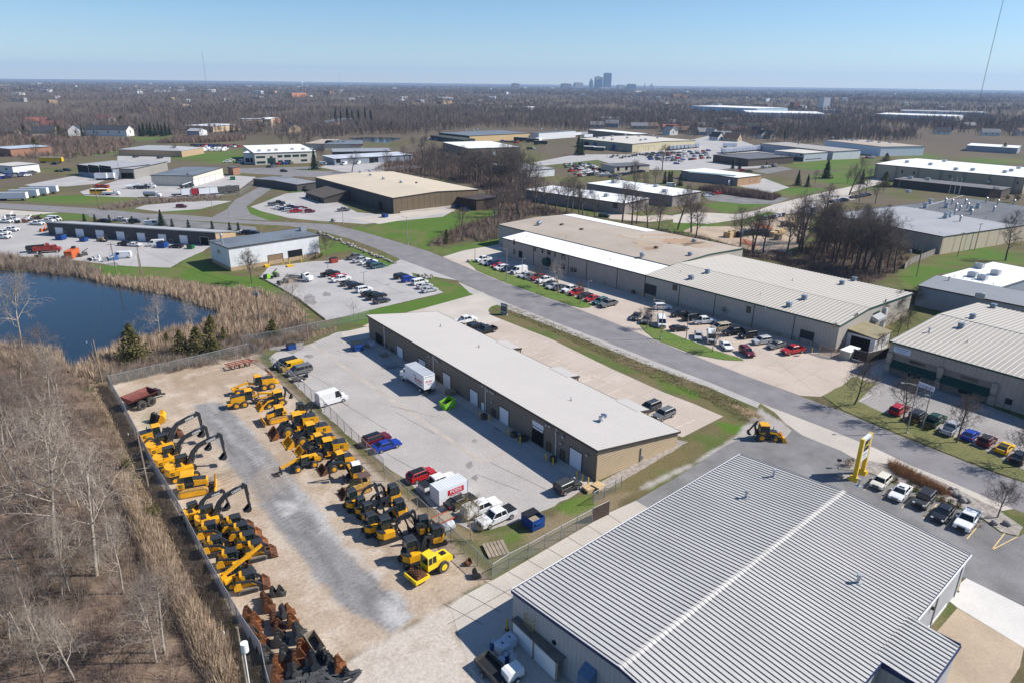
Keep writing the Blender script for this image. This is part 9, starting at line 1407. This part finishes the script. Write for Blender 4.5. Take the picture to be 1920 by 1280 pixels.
for poly,n,g in(([(0,262),(180,258),(245,280),(110,300),(0,296)],26,"bare trees of the left suburb"),([(760,250),(860,258),(800,290),(745,285)],9,"bare trees by the far pond"),([(330,262),(640,262),(560,285),(480,262)],16,"bare trees along the railway thicket"),([(1240,245),(1480,258),(1520,275),(1400,268),(1300,262)],30,"bare trees among the suburb houses"),([(1120,330),(1240,330),(1260,370),(1130,360)],8,"bare trees by the cream garage"),([(1500,330),(1640,330),(1660,380),(1560,400)],8,"bare trees by the factory drive"),([(1830,370),(1920,370),(1920,400),(1850,395)],4,"bare trees before the brick offices"),([(1640,600),(1720,570),(1690,640),(1650,660)],5,"bare trees beside the awning building")):
 for x,y in in_poly(poly,n):tree('dark' if n>6 else 'street',f"bare tree, one of the {g}",(x,y,0),U_(6,10.5)if n>6 else U_(4,6.5),g)
for i,(k,zc,x,y,h,w_,lab)in enumerate((('cedar',ZA,1010,300,6.5,1.1,"largest dark cedar between the pond and the yard's back fence"),('cedar',ZA,1370,262,4.6,1.1,"olive cedar in the middle of the cedar clump"),('cedar',ZA,1490,255,5.0,1.1,"dark cedar right of the olive one in the clump"),('cedar',ZA,1590,230,5.6,.9,"tall cedar at the right of the clump"),('cedar',ZA,1615,270,3.2,1.2,"low cedar in front of the tall one"),('cedar',ZA,1683,150,2.6,1.,"small cedar alone right of the clump"),('cedar',ZA,1590,95,3.6,1.,"cedar at the pond edge behind the clump"),('cedar',ZA,1258,185,2.4,1.,"small cedar left of the clump"),('cedar',ZA,980,325,2.6,1.3,"low cedar at the foot of the largest one"),('cedar',ZI,130,130,3.6,1.2,"round cedar by the white tank near the north fence"),('cedar',ZR,1830,145,4.2,.8,"dark cedar on the green beside the road bend"),('ball',ZA,955,1100,1.6,1.2,"small green cedar bush beside the left fence"),('ball',M7,965,230,2.,1.2,"olive bush in the tan grass by the left fence"),('spruce',M3,1530,770,9,1.,"spruce on the lawn, left of the pair"),('spruce',M3,1640,785,7.5,.9,"thinner spruce, right of the pair on the lawn"),('spruce',M3,1850,690,12,1.2,"big dark spruce on the lawn beyond the pair"),('spruce',M4,590,550,9,.9,"dark spruce behind the bare tree by the tan warehouse"),('cedar',M4,775,570,7,1.2,"broad evergreen at the tan warehouse corner"),('spruce',M2,575,490,16,.9,"tall spruce before the olive warehouse"),('spruce',M2,625,490,13,.8,"shorter spruce touching the tall one before the olive warehouse"),('spruce',M3,800,580,6.5,1.,"left one of two small spruces before the dark brick office"),('spruce',M3,880,585,6.5,1.,"right one of two small spruces before the dark brick office"),('spruce',M3,1340,520,6,.9,"spruce at the dark brick office's right end"),('column',M3,35,745,7,1.3,"arborvitae, leftmost of four columns"),('column',M3,80,750,7.2,1.3,"arborvitae, second of four columns"),('column',M3,110,750,7.5,1.2,"arborvitae, third of four columns"),('column',M3,210,775,7,1.7,"arborvitae standing apart, last of four columns"),('spruce',N5,1030,810,13,1.,"big spruce at the right end of the white office"),('cedar',N3,545,520,9,1.2,"evergreen at the brick block with the pale blue roof"),('cedar',N3,905,300,9,1.3,"green tree among the white gabled flats"),('cedar',N3,1840,150,11,1.4,"round green tree right of the red roofs"),('spruce',N3,1240,290,11,.8,"evergreen between the white gabled flats"),('cedar',N5,310,330,9,1.2,"green tree below the tan office block"),('cedar',N5,1130,280,10,1.1,"green tree beside the tan flat school"),('spruce',N4,1710,230,9,1.,"spruce before the tan strip block, left one"),('spruce',N4,1790,220,9,1.,"spruce before the tan strip block, right one"),('cedar',M4,790,360,5,1.5,"green shrub tree at the tan warehouse's back corner"),('spruce',M4,1220,120,14,1.1,"dark pine standing out of the far right wood"),('cedar',M4,1750,290,7,1.2,"green tree before the far depot"))):evergreen(k,lab,V(zc,x,y,0),h*(1.25 if k=='cedar' else 1),w_*(1.3 if k=='cedar' else 1))
for i in range(9):evergreen('spruce',"dark pine in the row behind the blue-trimmed office",V(N4,350+i*55,290-(i%3)*12,0),12+2*(i%2),.9,"dark pine row behind the blue-trimmed office")
for i in range(14):evergreen('spruce',"tall pine over the low far pavilion",V(N5,1300+(i%7)*75+U_(-15,15),180+(i//7)*60,0),U_(12,20),.8,"tall pines over the far pavilion")
for i,(x,y)in enumerate(((635,222),(715,228),(825,232),(995,240),(1118,252),(1293,262),(1415,268),(1594,278),(1725,288),(1790,290))):evergreen('column',"little pointed conifer on the street side of the terrace",V(ZQ,x,y,0),3.2,1.6,"little conifers along the terrace street","conifer_shrub","shrub")
evergreen('spruce',"single taller conifer among the little ones on the terrace street",V(ZQ,1215,255,0),6.5,1.1)
for i,(x,y)in enumerate(((815,285),(1000,365),(1160,415),(1212,450),(1285,478),(1350,510),(940,320))):evergreen('ball',"clipped green bush along the gravel bed behind the forecourt cars",V(ZM,x,y,0),.95,1.1,"clipped bushes along the gravel bed","bush","bush")
evergreen('brownball',"brown dormant bush beside the floodlight",V(ZM,412,150,0),1.6,1.1,None,"bush","bush")
for i,(zc,x,y,s,k)in enumerate(((ZR,840,268,1.6,'ball'),(ZR,878,258,1.7,'ball'),(ZR,893,240,1.2,'ball'),(ZL,970,715,1.3,'ball'),(ZL,1085,760,1.2,'ball'),(ZN,950,375,2.6,'ball'),(ZN,1015,425,2.0,'twigball'),(ZN,1065,440,2.2,'twigball'),(ZN,1100,462,1.4,'twigball'),(ZN,1275,500,2.,'twigball'),(ZN,1310,528,1.4,'ball'),(ZN,1340,515,1.6,'ball'),(ZN,520,260,2.8,'twigball'),(ZN,580,290,2.8,'twigball'),(ZN,720,315,2.,'twigball'),(ZN,625,265,2.4,'twigball'),(N7,1570,215,3.,'ball'),(N7,1700,240,2.6,'ball'),(N7,1830,250,3.,'ball'),(N7,670,105,2.,'ball'))):
 evergreen(k,["first green bush at the white workshop's window","second green bush at the white workshop's window","third green bush at the white workshop's window","green bush at the foot of the street lamp","green bush at the foot of the short lamp post","green shrub against the warehouse office wall","dark shrub right of the green one on the warehouse wall","second dark shrub on the warehouse wall","third, low dark shrub on the warehouse wall","dark shrub near the black roller door","low green shrub near the black roller door","green shrub beside the black roller door","brown shrub left of the arched entrance","brown shrub just left of the arched entrance door","brown shrub right of the arched entrance","tall brown shrub behind the arched awning","olive bush before the brick offices, first of three","olive bush before the brick offices, second of three","olive bush before the brick offices, third of three","small green bush at the dark factory's back edge"][i],V(zc,x,y,0),s,1.1,None,"bush","bush")
def blades(name,label,pts,n,h,spread,wd,mat,rad=.5,lean=0.):
 N=len(pts)*n;c=np.repeat(pts,n,0);a=NR.uniform(0,2*np.pi,N);rr=rad*np.sqrt(NR.random(N));b=np.stack([c[:,0]+rr*np.cos(a),c[:,1]+rr*np.sin(a),np.full(N,.02)],1)
 hs=np.repeat(NR.uniform(.6,1.25,len(pts)),n)*h*NR.uniform(.5,1.1,N);t=b+np.stack([np.cos(a)*spread*hs*NR.uniform(.1,1,N)+lean*hs,np.sin(a)*spread*hs*NR.uniform(.1,1,N),hs],1);w_=np.stack([-np.sin(a+1),np.cos(a+1),np.zeros(N)],1)*wd*NR.uniform(.5,1.2,(N,1))
 V_=np.stack([b-w_,b+w_,t],1).reshape(-1,3);o=link(name,np_mesh(name,V_,np.arange(3*N).reshape(-1,3),mat));tag(o,label,"brush",None,'stuff');return o
REEDM=M("dry_reeds",(.52,.40,.29),.9,0,0,.35,col2=(.36,.265,.18),world=True,fine=.2);BRUSHM=M("bare_brush",(.265,.19,.15),.9,0,0,.25,col2=(.15,.105,.085),world=True,fine=.2);BRUSHP=M("pale_brush",(.33,.265,.21),.9,0,0,.3,col2=(.21,.16,.125),world=True,fine=.2)
def ring_pts(n):q=in_poly(REEDS,n);pw=W2(POND);return q[sdist(pw,q)<.2]
blades("pond_reeds","tall tan reeds ringing the pond",ring_pts(5200),16,2.0,.28,.075,REEDM,.8)
blades("tan_grass","band of tan standing grass along the wood edge",in_poly(REED2,1300),18,1.7,.4,.05,REEDM,.7)
blades("undergrowth","grey-brown twiggy undergrowth of the left wood",in_poly(WOODP,3300),24,1.5,.8,.022,BRUSHM,.8)
blades("undergrowth","pale thin twigs mixed in the left wood",in_poly(WV,700),16,2.4,.6,.02,BRUSHP,.7)
blades("shore_brush","brown brush between the pond and the yard's back fence",in_poly(THICK,900),36,1.6,.7,.025,BRUSHP,.8);blades("shore_brush","brown brush on the far bank of the pond",in_poly(THICK2,420),40,2.6,.6,.05,BRUSHP,1.)
blades("weedy_grass","weedy dead grass along the outside of the left fence",in_poly(STRIP,1500),14,.5,.6,.03,REEDM,.6);blades("weedy_grass","dead grass by the north fence",in_poly([ZR(200,900),ZR(640,830),ZR(1000,770),ZR(1010,800),ZR(800,880),ZR(400,950)],500),14,.7,.5,.03,REEDM,.6)
blades("wood_brush","dark brush under the trees between the warehouses",in_poly(MIDWOOD,3600),26,2.6,.7,.05,BRUSHM,1.3)
blades("ditch_grass","dry grass in the ditch along the road",in_poly(DITCH,1500),12,.26,.9,.03,M("ditch_straw",(.33,.28,.16),.9,0,0,.4,col2=(.23,.21,.10),world=True),.5)
blades("ornamental_grass","tan ornamental grass behind the forecourt cars",in_poly(conv(ZM,(770,140),(830,150),(990,240),(1280,400),(1230,415),(980,300),(800,200)),150),40,1.3,.45,.03,M("orange_reeds",(.42,.25,.13),.9,0,.25,.5,world=True),.5)
blades("hedge_brush","bare brown hedge below the orange brick shop",in_poly(conv(M3,(420,820),(650,800),(900,850),(1330,900),(1260,940),(900,900),(600,850)),500),40,3.2,.6,.06,BRUSHM,1.2);blades("hedge_brush","bare thicket along the railway on the left",in_poly(conv(N4,(600,390),(900,330),(1400,310),(1900,300),(1900,350),(1300,390)),700),30,4.5,.5,.12,BRUSHM,2.);blades("hedge_brush","weedy scrub on the verge left of the side road",in_poly(conv(ZS,(740,690),(1100,620),(1640,600),(1640,625),(1100,650),(800,705)),420),26,1.8,.6,.06,BRUSHP,1.2)
blades("wood_brush","brush on the green by the brown warehouse and road bend",in_poly([(870,440),(945,410),(950,445),(900,455)],350),30,2.4,.6,.04,BRUSHP,1.);blades("hedge_brush","bare scrub around the left suburb",in_poly([(0,255),(250,262),(240,285),(100,300),(0,296)],900),24,4,.6,.15,BRUSHM,2.5)
bnd=np.array([(-900,266),(0,262),(60,266),(200,256),(240,266),(330,262),(450,256),(560,262),(640,258),(700,254),(760,252),(820,248),(880,242),(1000,240),(1090,248),(1180,241),(1260,248),(1320,256),(1400,262),(1500,270),(1560,270),(1640,268),(1700,266),(1800,262),(1920,262),(2900,268)],float)
PV=np.array([[*RGT],[*UPV],[*FWD]])
def to_px(P):
 q=P-np.array([0,0,CAMH]);c=q@PV.T;xu,yu=c[:,0]/c[:,2]*FPX,c[:,1]/c[:,2]*FPX;return 960+xu*cr+yu*sr,640-(-xu*sr+yu*cr)
AV=np.array([[*(o.matrix_basis@Vector((0,0,0))).xy,20 if o.get('category')=='house' else 0]for o in SC.objects if o.get('category')in('house',)])
BB=[]
for o in SC.objects:
 if o.get('category')=='building':
  for ch in o.children:
   if ch.name.split('.')[0]in('wall','tower_body'):m_=o.matrix_basis;cs=[m_@Vector(c)for c in ch.bound_box];BB.append((min(c.x for c in cs)-8,max(c.x for c in cs)+8,min(c.y for c in cs)-16,max(c.y for c in cs)+8))
def far_pts(n,d0,d1,pw_=1.):
 out=np.zeros((0,2))
 while len(out)<n:
  m_=n*2;d=d0*(d1/d0)**(NR.random(m_)**pw_);a=NR.uniform(R(-41),R(41),m_);q=np.stack([d*np.sin(a),d*np.cos(a)],1);x,y=to_px(np.concatenate([q,np.zeros((m_,1))],1));ok=y<np.interp(x,bnd[:,0],bnd[:,1])-NR.random(m_)*1.5
  ok&=fbm(q[:,0]/180+3,q[:,1]/180,3)>np.where(d>1500,.40,.31)
  for bx in BB:ok&=~((q[:,0]>bx[0])&(q[:,0]<bx[1])&(q[:,1]>bx[2])&(q[:,1]<bx[3]))
  for hx in AV:ok&=((q[:,0]-hx[0])**2+(q[:,1]-hx[1]+6)**2)>hx[2]**2*.5
  out=np.concatenate([out,q[ok]])
 return out[:n]
def fuzz(name,label,pts,n,h,w,tw,mat,trunk=True):
 """bare crowns: long thin twig triangles fanning up and out from each stem"""
 N=len(pts);hs=h*NR.uniform(.65,1.2,N);c=np.repeat(np.concatenate([pts,np.zeros((N,1))],1),n,0);H_=np.repeat(hs,n)[:,None];M_=N*n
 a=NR.uniform(0,2*np.pi,M_);z0=NR.uniform(.15,.65,M_);z1=np.minimum(z0+NR.uniform(.15,.5,M_),1.02);e=np.sqrt(np.clip(1-((z1-.55)/.5)**2,.05,1));r1=w*e*NR.uniform(.35,1,M_);r0=r1*NR.uniform(.0,.45,M_)
 b=c+np.stack([np.cos(a)*r0*H_[:,0],np.sin(a)*r0*H_[:,0],z0*H_[:,0]],1);t=c+np.stack([np.cos(a+NR.normal(0,.4,M_))*r1*H_[:,0],np.sin(a+NR.normal(0,.4,M_))*r1*H_[:,0],z1*H_[:,0]],1);w_=np.stack([-np.sin(a*3),np.cos(a*3),NR.normal(0,.6,M_)],1)*tw*H_*NR.uniform(.5,1.3,(M_,1))
 V_=np.stack([b-w_*.4,b+w_*.4,t+w_,],1).reshape(-1,3)
 if trunk:
  p3=np.concatenate([pts,np.zeros((N,1))],1);tv=np.stack([p3+[-.22,0,0],p3+[.22,0,0],p3+np.stack([np.zeros(N),np.zeros(N),hs*.75],1)],1).reshape(-1,3);V_=np.concatenate([V_,tv])
 o=link(name,np_mesh(name,V_,np.arange(len(V_)).reshape(-1,3),mat));tag(o,label,"wood",None,'stuff');return o
FW=M("far_bare_wood",(.21,.17,.15),.95,0,0,.012,col2=(.12,.095,.088),world=True,fine=.25)
fuzz("far_wood","bare grey-brown wood beyond the industrial park",far_pts(9500,480,1500),34,14,.42,.022,FW)
fuzz("far_wood","bare woods of the middle distance",far_pts(15000,1400,4000),16,14,.55,.06,FW,False)
fuzz("far_wood","woods fading toward the horizon",far_pts(26000,3500,14000),9,16,1.3,.22,FW,False)
fuzz("far_pines","dark green pines scattered through the far wood",far_pts(420,600,5000),26,13,.3,.07,SPR,False)
FWH=M("far_white",(.62,.62,.62))
q=far_pts(130,1500,8500)
for i in range(130):
 d=math.hypot(*q[i]);s=U_(6,16)*(1+d/5000);mb=MB();hh=U_(9,15)if d>3000 else U_(5,9);mb.box(-s,s,-s*.5,s*.5,0,hh);o=mb.build("far_building",random.choice((FWH,FWH,W_TBRICK,R_LGREY,W_BRICK)),None,(q[i][0],q[i][1],0),U_(0,3));tag(o,"small plain building among the trees toward the horizon","building","small buildings in the far woods")
# ---- the air
hb=MB();hb.box(-16500,16500,-600,16500,-1.5,345);hz=hb.build("haze",M("dummy_air",(1,1,1)));tag(hz,"thin blue haze of the open air","haze",None,'stuff')
hm=bpy.data.materials.new("air");hm.use_nodes=True;hn=hm.node_tree;hn.nodes.remove(hn.nodes["Principled BSDF"]);pv=hn.nodes.new("ShaderNodeVolumePrincipled");pv.inputs["Color"].default_value=(.46,.68,1,1);pv.inputs["Density"].default_value=6e-5;pv.inputs["Anisotropy"].default_value=.1
hn.links.new(pv.outputs[0],hn.nodes["Material Output"].inputs["Volume"]);hz.data.materials.clear();hz.data.materials.append(hm)
